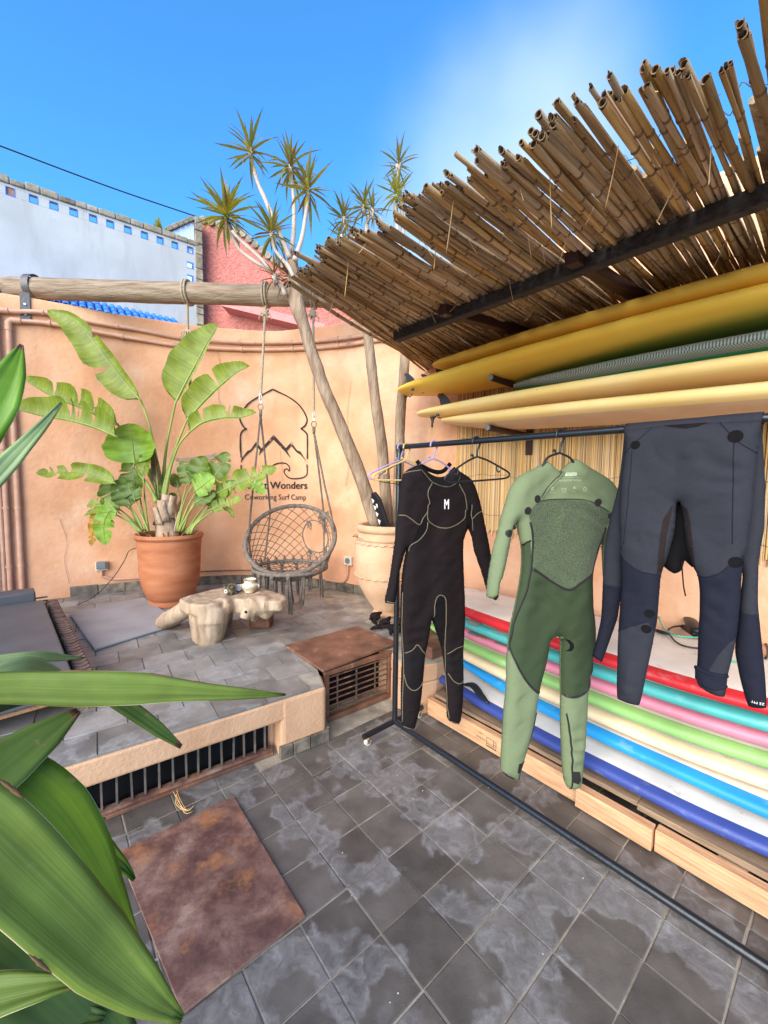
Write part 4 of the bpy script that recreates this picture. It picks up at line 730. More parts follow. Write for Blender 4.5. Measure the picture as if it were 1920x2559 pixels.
bed.prism([(p.x, p.y) for p in [pL - FRN * .006, PC - FRN * .006 - fd * .01] + [V((-.41, 2.51, 0)), V((-.487, 2.61, 0)), V((-.037, 2.94, 0)), V((.072, 2.80, 0)), V((.09, 2.69, 0)), V((.25, 2.61, 0))] + poly[8:]], .3262, .334)
bed.build('mortar_bed', GROUT, TER)
if trest.v:
    tag(trest.build('paving_field', SLATE2, TER), kind='stuff')

# ---- vent under the terrace front: dark cavity with vertical bars
VB = PC - fd * .285 - FRN * .075
vg = thing('vent_grille', VB, 'long low grille of upright bars under the terrace front', 'grille')
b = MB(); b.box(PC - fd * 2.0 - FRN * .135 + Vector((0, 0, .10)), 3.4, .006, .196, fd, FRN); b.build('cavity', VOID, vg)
b = MB(); b.box(PC - fd * 1.95 - FRN * .075 + Vector((0, 0, .024)), 3.3, .035, .016, fd, FRN); b.build('rail', RUST, vg)
b = MB(); b.box(PC - fd * 1.95 - FRN * .075 + Vector((0, 0, .198)), 3.3, .012, .010, fd, FRN); b.build('rail', BARSTEEL, vg)
b = MB(); b.box((0, 0, 0), .0085, .012, .164, fd, FRN); mbar = b.mesh('bar', BARSTEEL)
for k in range(40):
    o = inst('bar', mbar, Matrix.Translation(PC - fd * (.335 + .058 * k + random.uniform(-.003, .003)) - FRN * .075 + Vector((0, 0, .112))) @ Matrix.Rotation(random.uniform(-.02, .02), 4, FRN), vg)
b = MB(); b.box(PC - fd * 1.95 - FRN * .055 + Vector((0, 0, .008)), 3.3, .03, .018, fd, FRN); b.build('sill', RUST2, vg, bevel=.003)

# ---- steel hatch with slatted vent, right of the pier
hp = [V(p) for p in ((-.69, 2.82, .0), (-.352, 2.452, .0), (.115, 2.985, .0), (-.20, 3.235, .0))]
hp = [V((-.695, 2.825, 0)), V((-.365, 2.445, 0)), V((.10, 2.80, 0)), V((-.205, 3.235, 0))]
hp[2] = V((.118, 2.905, 0))
ht = thing('vent_hatch', (-.2, 2.8, .3), 'brown steel hatch lid over a slatted vent between terrace piers', 'hatch')
b = MB(); b.prism([(p.x, p.y) for p in hp], TER_Z + .004, TER_Z + .022); b.build('lid', RUST2, ht, bevel=.004)
g0 = V((-.372, 2.485, 0)); g1 = V((.064, 2.83, 0)); gd = (g1 - g0).normalized(); gn = V((gd.y, -gd.x, 0)); gl = (g1 - g0).length
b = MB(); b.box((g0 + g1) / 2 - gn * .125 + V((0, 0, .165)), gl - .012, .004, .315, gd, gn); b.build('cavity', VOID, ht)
for zz, hh in ((.018, .03), (.322, .03)):
    fr = MB(); fr.box((g0 + g1) / 2 + gn * .012 + V((0, 0, zz)), gl, .03, hh, gd, gn); fr.build('rail', RUST2, ht, bevel=.003)
for pz in (.018, gl - .025):
    b = MB(); b.box(g0 + gd * pz + gn * .0125 + V((0, 0, .17)), .034, .026, .27, gd, gn); b.build('stile', RUST2, ht, bevel=.003)
b = MB(); b.box((0, 0, 0), gl - .07, .007, .007, gd, gn); msl = b.mesh('slat', RUST2)
for k in range(7):
    inst('slat', msl, Matrix.Translation((g0 + g1) / 2 + gn * .012 + V((0, 0, .062 + .038 * k))), ht)
for k in (.2, .47, .75):
    b = MB(); b.box(g0 + gd * gl * k - gn * .004 + V((0, 0, .17)), .008, .008, .27, gd, gn); b.build('upright', BARSTEEL, ht)

# ---- courtyard wall (curved, rendered ochre)
SLEN = [0.0]
for i in range(1, len(WL)):
    SLEN.append(SLEN[-1] + (WL[i] - WL[i - 1]).length)


def wall_at(s):
    """point and inward normal of the wall face at running length s"""
    s = max(-1.0, min(SLEN[-1], s))
    i = 0
    while i < len(SLEN) - 2 and SLEN[i + 1] < s:
        i += 1
    e = (WL[i + 1] - WL[i]).normalized()
    def nrm(k):
        a = WL[max(0, k - 1)]; b_ = WL[min(len(WL) - 1, k + 1)]; t = (b_ - a).normalized(); return V((t.y, -t.x, 0))
    f = (s - SLEN[i]) / (SLEN[i + 1] - SLEN[i])
    return WL[i] + e * (s - SLEN[i]), (nrm(i) * (1 - f) + nrm(i + 1) * f).normalized()


def on_wall(s, z, out=0.0):
    p, n_ = wall_at(s)
    return p + n_ * out + V((0, 0, z))


S0 = .36                                             # inside corner at the far left
wv = MB(); NZ = 26
ss = [S0 + (SLEN[-1] - S0) * k / 150 for k in range(151)]
prof = [(0, -.1)] + [(0, .34 + (WALL_Z - .37) * k / NZ) for k in range(NZ + 1)] + [(-.012, WALL_Z - .008), (-.04, WALL_Z), (-.18, WALL_Z), (-.22, WALL_Z - .03), (-.22, -.1)]
vs = []
for s_ in ss:
    for o_, z_ in prof:
        w_ = .006 * nz((s_, z_, 0), 1.6) + .0025 * nz((s_, z_, 4), 7) if .3 < z_ < WALL_Z - .01 and o_ == 0 else 0
        top = .012 * nz((s_, 0, 7), 2.2) if z_ > WALL_Z - .04 else 0
        vs.append(on_wall(s_, z_ + top, o_ + w_))
K = len(prof); fs = []
for i in range(len(ss) - 1):
    for k in range(K - 1):
        fs.append((i * K + k, (i + 1) * K + k, (i + 1) * K + k + 1, i * K + k + 1))
wv.add(vs, fs)
WALL = wv.build('courtyard_wall', PLASTER, smooth=50)
tag(WALL, 'curved ochre plaster wall around the courtyard with painted logo', 'wall')
# return wall at the left, bare cement below
rw = MB()
a0 = on_wall(S0, 0); rd_ = V((-.40, -.92, 0)).normalized(); rn_ = V((.92, -.40, 0))
rw.box(a0 + rd_ * 1.3 - rn_ * .11 + V((0, 0, 1.55)), 2.6, .22, 3.3, rd_, rn_)
RW = rw.build('side_wall', M('bare_render', [(0.3, (0.40, 0.29, 0.21)), (0.7, (0.56, 0.38, 0.27))], scale=3, rough=.95, bump=.5, bscale=22, pos=True))
tag(RW, 'plain grey brown rendered wall at the far left behind the pipes', 'wall')

# skirting of dark tiles
s_ = S0 + .5
while s_ < SLEN[-1] - .9:
    L_ = .235
    if s_ > 5.4 and s_ < 9:
        pass
    b = MB()
    p0, p1 = on_wall(s_, 0, .011), on_wall(s_ + L_ - .006, 0, .011)
    ax = (p1 - p0); w_ = ax.length; ax.normalize()
    b.box((p0 + p1) / 2 + V((0, 0, TER_Z + .048)), w_, .022, .10 + random.uniform(-.006, .006), ax, V((ax.y, -ax.x, 0)))
    b.build('skirting_tile', SKIRT, WALL, bevel=.004)
    s_ += L_

# conduit pipes
for li, line in enumerate(D['cond']):
    line = [q_ for q_ in line if q_[1] > .2]
    pts = [on_wall(q_[0], q_[1], .032) for q_ in line]
    line_s = [q_[0] for q_ in line]
    n_ = 60; pp_ = resample(pts, n_)
    st = on_wall(S0 + (.055 if li == 0 else .14), line[0][1] + .0, .034)
    pp_[0] = st
    foot = on_wall(S0 + (.055 if li == 0 else .14), TER_Z + .06 + .05 * li, .034)
    b = MB(); b.tube(resample([foot, foot.lerp(st, .5), st + V((0, 0, -.05))], 12), .021 if li == 0 else .022, 10); b.build('conduit', PIPE, WALL, smooth=40)
    b = MB(); b.tube(pp_, .021 if li == 0 else .019, 10); b.build('conduit', PIPE, WALL, smooth=40)
    b = MB(); b.tube([st + V((0, 0, -.09)), st + V((0, 0, -.02)), st + (pp_[1] - st).normalized() * .02, st + (pp_[1] - st).normalized() * .09], .027, 10); b.build('elbow', PIPE, WALL, smooth=40)
    for k in range(4, n_ - 2, 9):
        t_ = (pp_[k + 1] - pp_[k]).normalized()
        b = MB(); b.tube([pp_[k] - t_ * .010, pp_[k] + t_ * .010], .027, 10); b.build('pipe_clip', PIPE, WALL, smooth=40)
    for k in range(5):
        zz = TER_Z + .35 + .55 * k
        b = MB(); b.tube([foot + V((0, 0, zz - foot.z - .01)), foot + V((0, 0, zz - foot.z + .01))], .027, 10); b.build('pipe_clip', PIPE, WALL, smooth=40)
# third slim pipe in the corner
c3 = on_wall(S0 + .015, 0, .03)
b = MB(); b.tube([c3 + V((0, 0, TER_Z + .08)), c3 + V((0, 0, 2.95))], .016, 8); b.build('conduit', PIPE, WALL, smooth=40)
b = MB(); b.tube(resample([on_wall(S0 + .06, TER_Z + .10, .034), on_wall(S0 + .05, TER_Z + .055, .05), on_wall(S0 + .02, TER_Z + .05, .12), on_wall(S0, TER_Z + .05, .5)], 14), .025, 10); b.build('conduit', PIPE, WALL, smooth=40)
# low cable along the skirting
pts = [on_wall(s__, TER_Z + z__, .012) for s__, z__ in ((1.55, .13), (1.8, .16), (2.1, .155), (2.35, .155), (2.7, .15), (3.0, .155), (3.2, .17), (3.45, .165))]
b = MB(); b.tube(resample(pts, 40), .0075, 6); b.build('cable', GREYROPE, WALL, smooth=True)

# painted emblem and lettering on the wall (flat print, a hair proud of the plaster)
PR = .0105


def ribbon(pts, w, mb, taper=None):
    P = resample([V((p[0], p[1], 0)) for p in pts], max(24, len(pts) * 6))
    vs = []; n_ = len(P)
    for i, p in enumerate(P):
        t = (P[min(i + 1, n_ - 1)] - P[max(i - 1, 0)]).normalized(); q_ = V((-t.y, t.x, 0))
        ww = w * (.85 + .3 * (nz((p.x, p.y, 0), 9) + .3))
        for sgn in (-1, 1):
            x_ = p + q_ * (ww * sgn / 2)
            vs.append(on_wall(x_.x, x_.y, PR))
    mb.add(vs, [(2 * i, 2 * i + 1, 2 * i + 3, 2 * i + 2) for i in range(n_ - 1)])


def poly_on_wall(poly, mb):
    c_, _, f_, *_r2 = delaunay_2d_cdt([Vector((p[0], p[1])) for p in poly], [], [list(range(len(poly)))], 1, 1e-6)
    mb.add([on_wall(q_.x, q_.y, PR) for q_ in c_], [tuple(x) for x in f_])


b = MB()
pts = [(p[0], p[1]) for p in D['em_arch'][0]]
ic = 6                                                # the cusps stay sharp: separate strokes
b1 = MB()
for seg in (pts[:7], pts[6:17], pts[16:27], pts[26:]):
    ribbon(seg, .017, b1)
b1.build('painted_arch', INK, WALL)
b = MB()
for l in D['em_wave']:
    ribbon(l, .014, b)
b.build('painted_wave', INK, WALL)
b = MB()
for l in D['em_mtn']:
    poly_on_wall(l, b)
b.build('painted_mountains', INK2, WALL)


def wall_text(name, s, a, mat_, bold=0.0):
    (s0, z0), (s1, z1), (_, zt) = a
    vs, fs = text_shape(s)
    xs = [v[0] for v in vs]; x0, x1 = min(xs), max(xs)
    k = (s1 - s0) / (x1 - x0); kz = (zt - z0) / .70
    mb = MB()
    mb.add([on_wall(s0 + (x - x0) * k, z0 + (z1 - z0) * (x - x0) / (x1 - x0) + y * kz, PR) for x, y in vs], fs)
    if bold:
        mb.add([on_wall(s0 + (x - x0) * k + bold, z0 + (z1 - z0) * (x - x0) / (x1 - x0) + y * kz + bold * .4, PR + .0006) for x, y in vs], fs)
    mb.build(name, mat_, WALL)


for cl in D['hair']:
    b = MB(); ribbon(cl, .0035, b); b.build('hairline_crack', M('crack_line', (0.30, 0.15, 0.08), bump=0), WALL)
wall_text('painted_title', 'Atlast Wonders', D['em_t1'], INK2, .006)
wall_text('painted_subtitle', 'Coworking Surf Camp', D['em_t2'], INK)
# bare repaired patch in the plaster behind the plant
b = MB()
(s0, z0), (s1, z1) = D['crack']
pl = [(s0, z0 - .012), (s0 + .05, z0 - .022), (s0 + .12, z0 - .028), (s0 + .2, z0 - .018), (s1, z1 - .015), (s1 + .03, z1 + .02), (s1 - .04, z1 + .045), (s1 - .09, z1 + .02), (s0 + .13, z0 + .026), (s0 + .06, z0 + .014), (s0, z0 + .02)]
PR = .0085
poly_on_wall(pl, b); b.build('bare_patch', M('bare_cement_patch', (0.42, 0.30, 0.22), scale=14, rough=.95, bump=.6, pos=True), WALL)
PR = .0105

# ---- neighbour houses beyond the wall
WH = D['wh']; WP = V(WH['P']); WDX = V((.80, .60, 0)); WNX = V((.60, -.80, 0)); WP.z = 0


def wp(x, z, o=0.0):
    return WP + WDX * x + WNX * o + V((0, 0, z))


def wbox(mb, x0, x1, z0, z1, o0, o1, mi=0):
    mb.box(wp((x0 + x1) / 2, (z0 + z1) / 2, (o0 + o1) / 2), x1 - x0, o1 - o0, z1 - z0, WDX, WNX, V((0, 0, 1)), mi)


WHITEW = M('white_limewash', (0.46, 0.44, 0.435), scale=1.2, rough=.9, bump=.15, pos=True, spots=(3, .6, .9, (0.38, 0.37, 0.39)), spots2=(2.2, .52, .76, (0.30, 0.28, 0.27), (1.6, 1.6, .3), .55))
BLUEP = M('cobalt_reveal', (0.05, 0.19, 0.62), scale=20, rough=.6, bump=0)
ROOFB = M('cobalt_roof_tile', (0.012, 0.20, 0.80), scale=20, rough=.4, bump=0, rvar=.12)
COPE = M('rubble_coping', [(0.3, (0.17, 0.13, 0.09)), (0.7, (0.38, 0.31, 0.23))], scale=5, rough=.95, bump=.9, bscale=14, pos=True, rvar=.22)
WHOUSE = thing('white_house', wp(-2, 0), 'white terrace wall with a row of square blue openings under stone coping', 'house')
body = MB()
HZ0, HZ1 = 6.245, 6.385
hx = [h[0] for h in WH['holes'][:11]]; HW = .125
wbox(body, -6.0, -.003, 0, HZ0, -.09, 0)
xs = [-6.0] + [v for h in hx for v in (h - HW / 2, h + HW / 2)] + [0.0]
for i in range(0, len(xs), 2):
    wbox(body, xs[i], xs[i + 1] - (0.003 if i == len(xs) - 2 else 0), HZ0 + .002, HZ1, -.09, 0)
wbox(body, -6.0, -.003, HZ1 + .002, 6.44, -.09, 0)
body.build('wall', WHITEW, WHOUSE)
for i, h in enumerate(hx):
    r = MB()
    wbox(r, h - HW / 2 + .001, h - HW / 2 + .012, HZ0 + .012, HZ1 - .002, -.088, .004)
    wbox(r, h + HW / 2 - .012, h + HW / 2 - .001, HZ0 + .012, HZ1 - .002, -.088, .004)
    wbox(r, h - HW / 2 + .001, h + HW / 2 - .001, HZ0 + .002, HZ0 + .012, -.088, .004)
    r.build('reveal', BLUEP, WHOUSE)
    if i == 0:
        r = MB(); wbox(r, h - HW / 2 + .013, h + HW / 2 - .013, HZ0 + .013, HZ1 - .003, -.07, -.02); r.build('brick_infill', M('old_brick', (0.36, 0.17, 0.11), scale=20, pos=True), WHOUSE)
    if i == 10:
        r = MB(); wbox(r, h - HW / 2 + .013, h + HW / 2 - .013, HZ0 + .013, HZ1 - .003, -.08, -.05); r.build('tile_infill', M('patterned_tile', [(0.45, (0.45, 0.55, 0.8)), (0.55, (0.7, 0.75, 0.85))], scale=60, pos=True, bump=0), WHOUSE)
TILEW = bpy.data.materials['patterned_tile']
for h in WH['holes'][11:]:
    r = MB(); wbox(r, h[0] - HW / 2, h[0] + HW / 2, h[1] - .065, h[1] + .065, .001, .006); r.build('niche', BLUEP, WHOUSE)
    r = MB(); wbox(r, h[0] - HW / 2 + .004, h[0] + HW / 2 - .03, h[1] - .06, h[1] + .03, .0065, .009); r.build('tile_infill', TILEW, WHOUSE)
# coping stones
x = -6.0
while x < -.02:
    w_ = min(random.uniform(.16, .34), -.003 - x)
    r = MB(); wbox(r, x, x + w_ - .006, 6.432, 6.545 + random.uniform(-.03, .02), -.16, .035)
    r.build('coping_stone', COPE, WHOUSE, bevel=.018, seg=2); x += w_
z = 2.5
while z < 7.0:
    h_ = random.uniform(.14, .3)
    r = MB(); wbox(r, -.075, .07, z, z + h_ - .012, -.28, .03 + random.uniform(-.008, .01)); r.build('quoin_stone', COPE, WHOUSE, bevel=.015, seg=2); z += h_
# triangular shoulder beside the corner
r = MB()
tri = [(-.56, 6.535), (-.08, 6.535), (-.08, 6.94)]
r.slab([wp(a_, b_, -.2) for a_, b_ in tri], WNX, .16); r.build('shoulder', TILEW, WHOUSE)
for k in range(5):
    t0, t1 = k / 5, (k + 1) / 5
    a_ = (-.60 + .52 * t0, 6.55 + .42 * t0); b_ = (-.60 + .52 * t1 - .01, 6.55 + .42 * t1 - .01)
    r = MB(); dirv = (wp(*b_) - wp(*a_)); l_ = dirv.length; dirv.normalize()
    r.box((wp(*a_) + wp(*b_)) / 2 + V((0, 0, .03)) - WNX * .12, l_, .28, .085, dirv, WNX, dirv.cross(WNX)); r.build('coping_stone', COPE, WHOUSE, bevel=.015, seg=2)

# blue tiled lean-to roof in front of the white house
BR = thing('tiled_roof', wp(-2, 4.6, .5), 'cobalt blue pantile roof showing above the left courtyard wall', 'roof')
b = MB(); b.box(wp(-3.3, 4.50, .55), 5.6, 1.15, .03, WDX, (WNX * .85 + V((0, 0, -.45))).normalized(), (WNX * .45 + V((0, 0, .85))).normalized()); b.build('deck', M('roof_deck', (0.02, 0.08, 0.3), bump=0), BR)
dn = (WNX * .85 + V((0, 0, -.45))).normalized(); un = (WNX * .45 + V((0, 0, .85))).normalized()
b = MB()
vs = []
for j in (0, 1):
    for k in range(7):
        w_ = math.pi * k / 6
        vs.append(V((math.cos(w_) * (.052 - .006 * j), -.17 + .34 * j, math.sin(w_) * (.05 - .005 * j))))
b.add(vs, [(k, k + 1, k + 8, k + 7) for k in range(6)])
b.add([v * .86 for v in vs], [(k, k + 7, k + 8, k + 1) for k in range(6)])
mt = b.mesh('roof_tile', ROOFB, smooth=True)
for r_ in range(3):
    for k in range(46):
        p_ = wp(-.55 - .115 * k, 4.76, .10) + dn * (.17 + .29 * r_) + un * (.02 - .004 * r_)
        inst('roof_tile', mt, frame(p_, WDX, dn * -1, un), BR)

# pink rendered gable
PK = [V(p) for p in D['pk']]
PINK = M('pink_roughcast', [(0.3, (0.42, 0.125, 0.10)), (0.7, (0.56, 0.20, 0.165))], scale=18, detail=9, rough=.95, bump=1.0, bscale=26, pos=True, dist=.05)
GAB = thing('pink_house', (-3, 10, 0), 'pink roughcast house gable with a tiled verge behind the tree', 'house')
gp = [V((PK[0].x, 9.3, 0)), V((2.5, 9.3, 0)), V((2.5, 9.3, 5.2))]
top = [V((p.x * .93, 9.3, 1.53 + (p.z - 1.53) * .93)) for p in PK[:5]]
gpoly = [V((top[0].x, 9.3, 0)), V((2.2, 9.3, 0)), V((2.2, 9.3, top[-1].z - 1.2))] + list(reversed(top))
b = MB(); b.slab(gpoly, (0, 1, 0), .3); b.build('wall', PINK, GAB)
for i in range(len(top) - 1):
    a_, c_ = top[i], top[i + 1]; n_ = max(2, int((c_ - a_).length / .16)); dv = (c_ - a_).normalized()
    for k in range(n_):
        p_ = a_ + (c_ - a_) * ((k + .5) / n_)
        b = MB(); b.tube([p_ + V((0, -.07, .03)), p_ + V((0, .35, .05))], [.075, .065], 8); b.build('verge_tile', COPE, GAB, smooth=40)
b = MB()
lp = [V((-3.5, 8.9, 5.36)), V((-1.3, 8.9, 4.86)), V((-1.3, 8.9, 4.70)), V((-3.5, 8.9, 5.20))]
b.slab(lp, (0, 1, 0), .4); b.build('lower_roof', M('pink_parapet', (0.60, 0.22, 0.20), scale=9, rough=.9, pos=True), GAB)

# cable across the sky
cb = D['cab']
b = MB(); b.tube(resample([V(cb[2]), V(cb[0]), V(cb[0]).lerp(V(cb[1]), .5) - V((0, 0, .03)), V(cb[1])], 30), .012, 5)
tag(b.build('overhead_cable', BLACKPL), 'thin dark overhead cable running down to the house corner', 'cable')

# small plant in the coping
pp0 = wp(-.72, 6.52, -.1)
pt = thing('coping_plant', pp0, 'small yellow green succulent growing on the white house coping', 'plant')
PLG = leaf_mat('coping_leaf', (0.10, 0.13, 0.02), (0.34, 0.30, 0.05), rough=.5)
for k in range(9):
    an = random.uniform(0, 6.28); el = random.uniform(.5, 1.35); ln = random.uniform(.14, .34); d_ = V((math.cos(an) * math.cos(el), math.sin(an) * math.cos(el), math.sin(el)))
    sd = d_.cross(V((0, 0, 1))).normalized()
    b = MB(); vs = []
    for i, (t_, w_) in enumerate(((0, .03), (.35, .05), (.7, .035), (1, .002))):
        c_ = pp0 + d_ * (ln * t_) - V((0, 0, .05 * t_ * t_)); vs += [c_ - sd * w_, c_ + V((0, 0, -.012)), c_ + sd * w_]
    b.add(vs, [(3 * i + j, 3 * i + j + 1, 3 * i + 4 + j, 3 * i + 3 + j) for i in range(3) for j in (0, 1)]); b.build('leaf', PLG, pt, smooth=True)
# ================================================================ REED ROOF AND WALL MAT
ROOF_Z, ROOF_K = 2.57, math.tan(math.radians(5.8))


def roof_z(n):
    return ROOF_Z - ROOF_K * (WALL_N - n)


roof = thing('reed_roof', SN(.8, 0, 2.45), 'slanting roof of dry canes on black beams over the surfboard rack', 'roof')
# cane pieces, unit length 1 along x, hollow at the free end
cane = []
for k in range(6):
    b = MB(); n_ = 9; pts = []; rr = []
    x = 0.0; nodes = []
    while x < 1.0:
        x += random.uniform(.075, .125); nodes.append(x)
    xs = [0.0]
    for q in nodes:
        if q < .985:
            xs += [q - .006, q, q + .006]
    xs.append(1.0)
    for q in xs:
        near = min(abs(q - w) for w in nodes)
        rr.append((.0063 - .0010 * q) * (1.20 if near < .001 else 1.0))
        pts.append(V((q, .007 * math.sin(q * 6 + k), .006 * math.cos(q * 5 + 2 * k))))
    b.tube(pts, rr, n_, caps=False)
    for fi in range(len(b.f)):
        ring_i = fi // n_
        if 0 < ring_i < len(xs) - 1 and (xs[ring_i + 1] - xs[ring_i]) < .0075 and (xs[ring_i] - xs[ring_i - 1]) > .0075: b.mi[fi] = 2
    for j in range(n_):
        q_ = b.v[j]; b.v[j] = (q_[0] + random.uniform(-.006, .006), q_[1], q_[2])
    # hollow end at x = 0
    r0 = rr[0]; vs = []
    for (xx, rad) in ((0, r0), (0.0, r0 * .74), (.05, r0 * .68)):
        for j in range(n_):
            w = 2 * math.pi * j / n_; vs.append(V((xx, 0, 0)) + V((0, math.sin(w) * rad, math.cos(w) * rad)) + V((0, .007 * math.sin(k), .006 * math.cos(2 * k))))
    base = b.add(vs, [(j, (j + 1) % n_, n_ + (j + 1) % n_, n_ + j) for j in range(n_)], 2)
    for j in range(n_):
        b.f.append((base + n_ + j, base + n_ + (j + 1) % n_, base + 2 * n_ + (j + 1) % n_, base + 2 * n_ + j)); b.mi.append(1)
    b.f.append(tuple(base + 2 * n_ + j for j in range(n_))); b.mi.append(1)
    cane.append(b.mesh('cane', [REED, REEDIN, NODEM], smooth=50))


def s_inner_of(so):
    return so - 1.12 * math.exp(-max(0, so - .2) / .46)


def s_outer_of(si):
    lo, hi = .2, 4.0
    if si <= s_inner_of(lo): return lo
    for _ in range(40):
        m_ = (lo + hi) / 2
        if s_inner_of(m_) < si: lo = m_
        else: hi = m_
    return lo


cnt = 0
groups = {}
for layer in range(2):
    si = -.93 + .012 * layer
    step = (.0186, .0275)[layer]
    while si < 2.35 and cnt < 296:
        si += step * random.uniform(.75, 1.25)
        so = s_outer_of(si) + random.uniform(-.02, .02)
        gk = int(so / .11)
        gj = groups.setdefault((gk), random.uniform(-.055, .055))
        no = -1.15 + .28 * min(1, max(0, (so - .3) / 1.3)) + .09 * math.exp(-max(0, so - .2) / .16) + .10 * min(1, max(0, (so - 1.45) / .25)) + gj + random.uniform(-.035, .035) + (.0, .03, .10)[layer]
        if random.random() < .06: no -= random.uniform(.03, .10)
        ni = WALL_N - random.uniform(.0, .02)
        lz = (.0, .014)[layer] + random.uniform(-.004, .004)
        A_ = SN(so, no, roof_z(no) + lz + random.uniform(-.012, .012) - .012); B_ = SN(si, ni, roof_z(ni) + lz)
        ax = B_ - A_; ln = ax.length; ax.normalize()
        ay = ax.cross(V((0, 0, 1))).normalized(); az = ay.cross(ax) * -1
        roll = random.uniform(0, 6.28)
        a1 = ay * math.cos(roll) + az * math.sin(roll); a2 = ax.cross(a1)
        th = random.choice((.7, .85, 1.0, 1.1, 1.25, 1.4)) * (1.12 if layer == 0 else 1)
        inst('cane', random.choice(cane), frame(A_, ax, a1, a2, ln, th, th), roof); cnt += 1
# upper canes that close the gaps from above, past the first three hundred
rest_ = MB(); si = -.9
while si < 2.3:
    si += random.uniform(.017, .026); so = s_outer_of(si) + random.uniform(-.04, .04); no = random.uniform(-.62, -.30)
    A_ = SN(so + (si - so) * (no + 1.05) / 1.95, no, roof_z(no) + .034 + random.uniform(-.004, .006)); B_ = SN(si, WALL_N - .01, roof_z(WALL_N) + .032)
    r_ = random.uniform(.0065, .0105); K_ = 7
    rest_.tube([A_.lerp(B_, k / K_) + V((0, 0, .003 * math.sin(k * 2.3 + si * 40))) for k in range(K_ + 1)], [r_ * (1.12 if k % 2 else 1) for k in range(K_ + 1)], 6)
tag(rest_.build('cane_layer', REED, roof, smooth=50), kind='stuff')
# beam and rafters
bz = roof_z(-.2) - .048
b = MB(); b.box(SN(1.1, -.2, bz), 2.46, .05, .058, SDIR, NDIR); b.build('beam', BEAMW, roof, bevel=.004)
for s_ in (.32, .98, 1.7):
    a_ = SN(s_, -.30, roof_z(-.30) - .038); c_ = SN(s_, WALL_N, roof_z(WALL_N) - .038); ax = (c_ - a_).normalized()
    for p0, p1 in ((a_, SN(s_, -.228, roof_z(-.228) - .038)), (SN(s_, -.172, roof_z(-.172) - .038), c_)):
        b = MB(); b.box((p0 + p1) / 2, (p1 - p0).length, .05, .05, ax, SDIR, ax.cross(SDIR) * -1); b.build('rafter', RAFTER, roof, bevel=.003)
b = MB(); b.box(SN(.9, WALL_N - .028, roof_z(WALL_N) - .045), 3.3, .05, .05, SDIR, NDIR); b.build('wall_plate', BEAMW, roof, bevel=.004)
# dry fibres and wire hanging from the canes
for k in range(46):
    s_ = random.uniform(.0, 1.5); n_ = random.uniform(-1.0, .2)
    p = SN(s_ + .1, n_, roof_z(n_) - .016)
    l_ = random.uniform(.03, .13); q = V((random.uniform(-1, 1), random.uniform(-1, 1), 0)) * .05
    b = MB(); b.tube(resample([p, p + q * .6 - V((0, 0, l_ * .5)), p + q * 1.3 - V((0, 0, l_))], 7), random.uniform(.0008, .0018), 4); b.build('fibre', MATREED, roof, smooth=True)
for k in range(16):
    s_ = .25 + .095 * k; n_ = -.86 + .22 * min(1, k / 12) + random.uniform(-.03, .03)
    pts = [SN(s_ + .02 * j, n_ + random.uniform(-.025, .025), roof_z(n_) + random.uniform(-.022, .05)) for j in range(6)]
    b = MB(); b.tube(resample(pts, 22), .0012, 4); b.build('tie_wire', STEELBR, roof, smooth=True)

# ---- split-cane mat on the wall behind the rack
mat0 = D['mat'][0]
MS0, MZ0 = mat0[0] + .0, D['mat'][1][2] + .015
mt_ = thing('reed_mat', SN(.6, WALL_N - .02, 1.2), 'honey coloured split reed mat fixed to the wall behind the rack', 'mat')
b = MB(); b.box(SN((MS0 + 2.3) / 2, WALL_N - .006, (MZ0 + .02 + 2.42) / 2), 2.3 - MS0, .004, 2.40 - MZ0, SDIR, NDIR); b.build('backing', MATBACK, mt_)
b = MB(); b.tube([V((0, 0, 0)), V((0, 0, .33)), V((0, 0, .335)), V((0, 0, .34)), V((0, 0, 1))], [.0046, .0043, .0050, .0043, .0040], 6)
mr_ = b.mesh('mat_cane', MATREED, smooth=50)
s_ = MS0; k = 0
while s_ < 2.28 and k < 285:
    low_ = MZ0 + random.uniform(-.035, .02) - (.02 if random.random() < .15 else 0); hi_ = 2.42
    tilt = random.uniform(-.004, .004)
    az = V((SDIR.x * tilt, SDIR.y * tilt, 1)).normalized(); an = random.uniform(0, 6.28)
    ax = (SDIR * math.cos(an) + NDIR * math.sin(an)); ax = (ax - az * ax.dot(az)).normalized()
    w_ = random.uniform(.8, 1.3)
    inst('mat_cane', mr_, frame(SN(s_, WALL_N - .010, low_), ax * w_, az.cross(ax) * w_, az * (hi_ - low_)), mt_)
    s_ += .0094 * random.uniform(.85, 1.15); k += 1
for zz in (MZ0 + .10, MZ0 + .42, MZ0 + .74, MZ0 + 1.05):
    pts = [SN(MS0 + (2.28 - MS0) * j / 40, WALL_N - .0175, zz + .03 * math.sin(j * .35) + .008 * math.sin(j * 2.1)) for j in range(41)]
    b = MB(); b.tube(pts, .0012, 4); b.build('tie_wire', STEELBR, mt_, smooth=True)

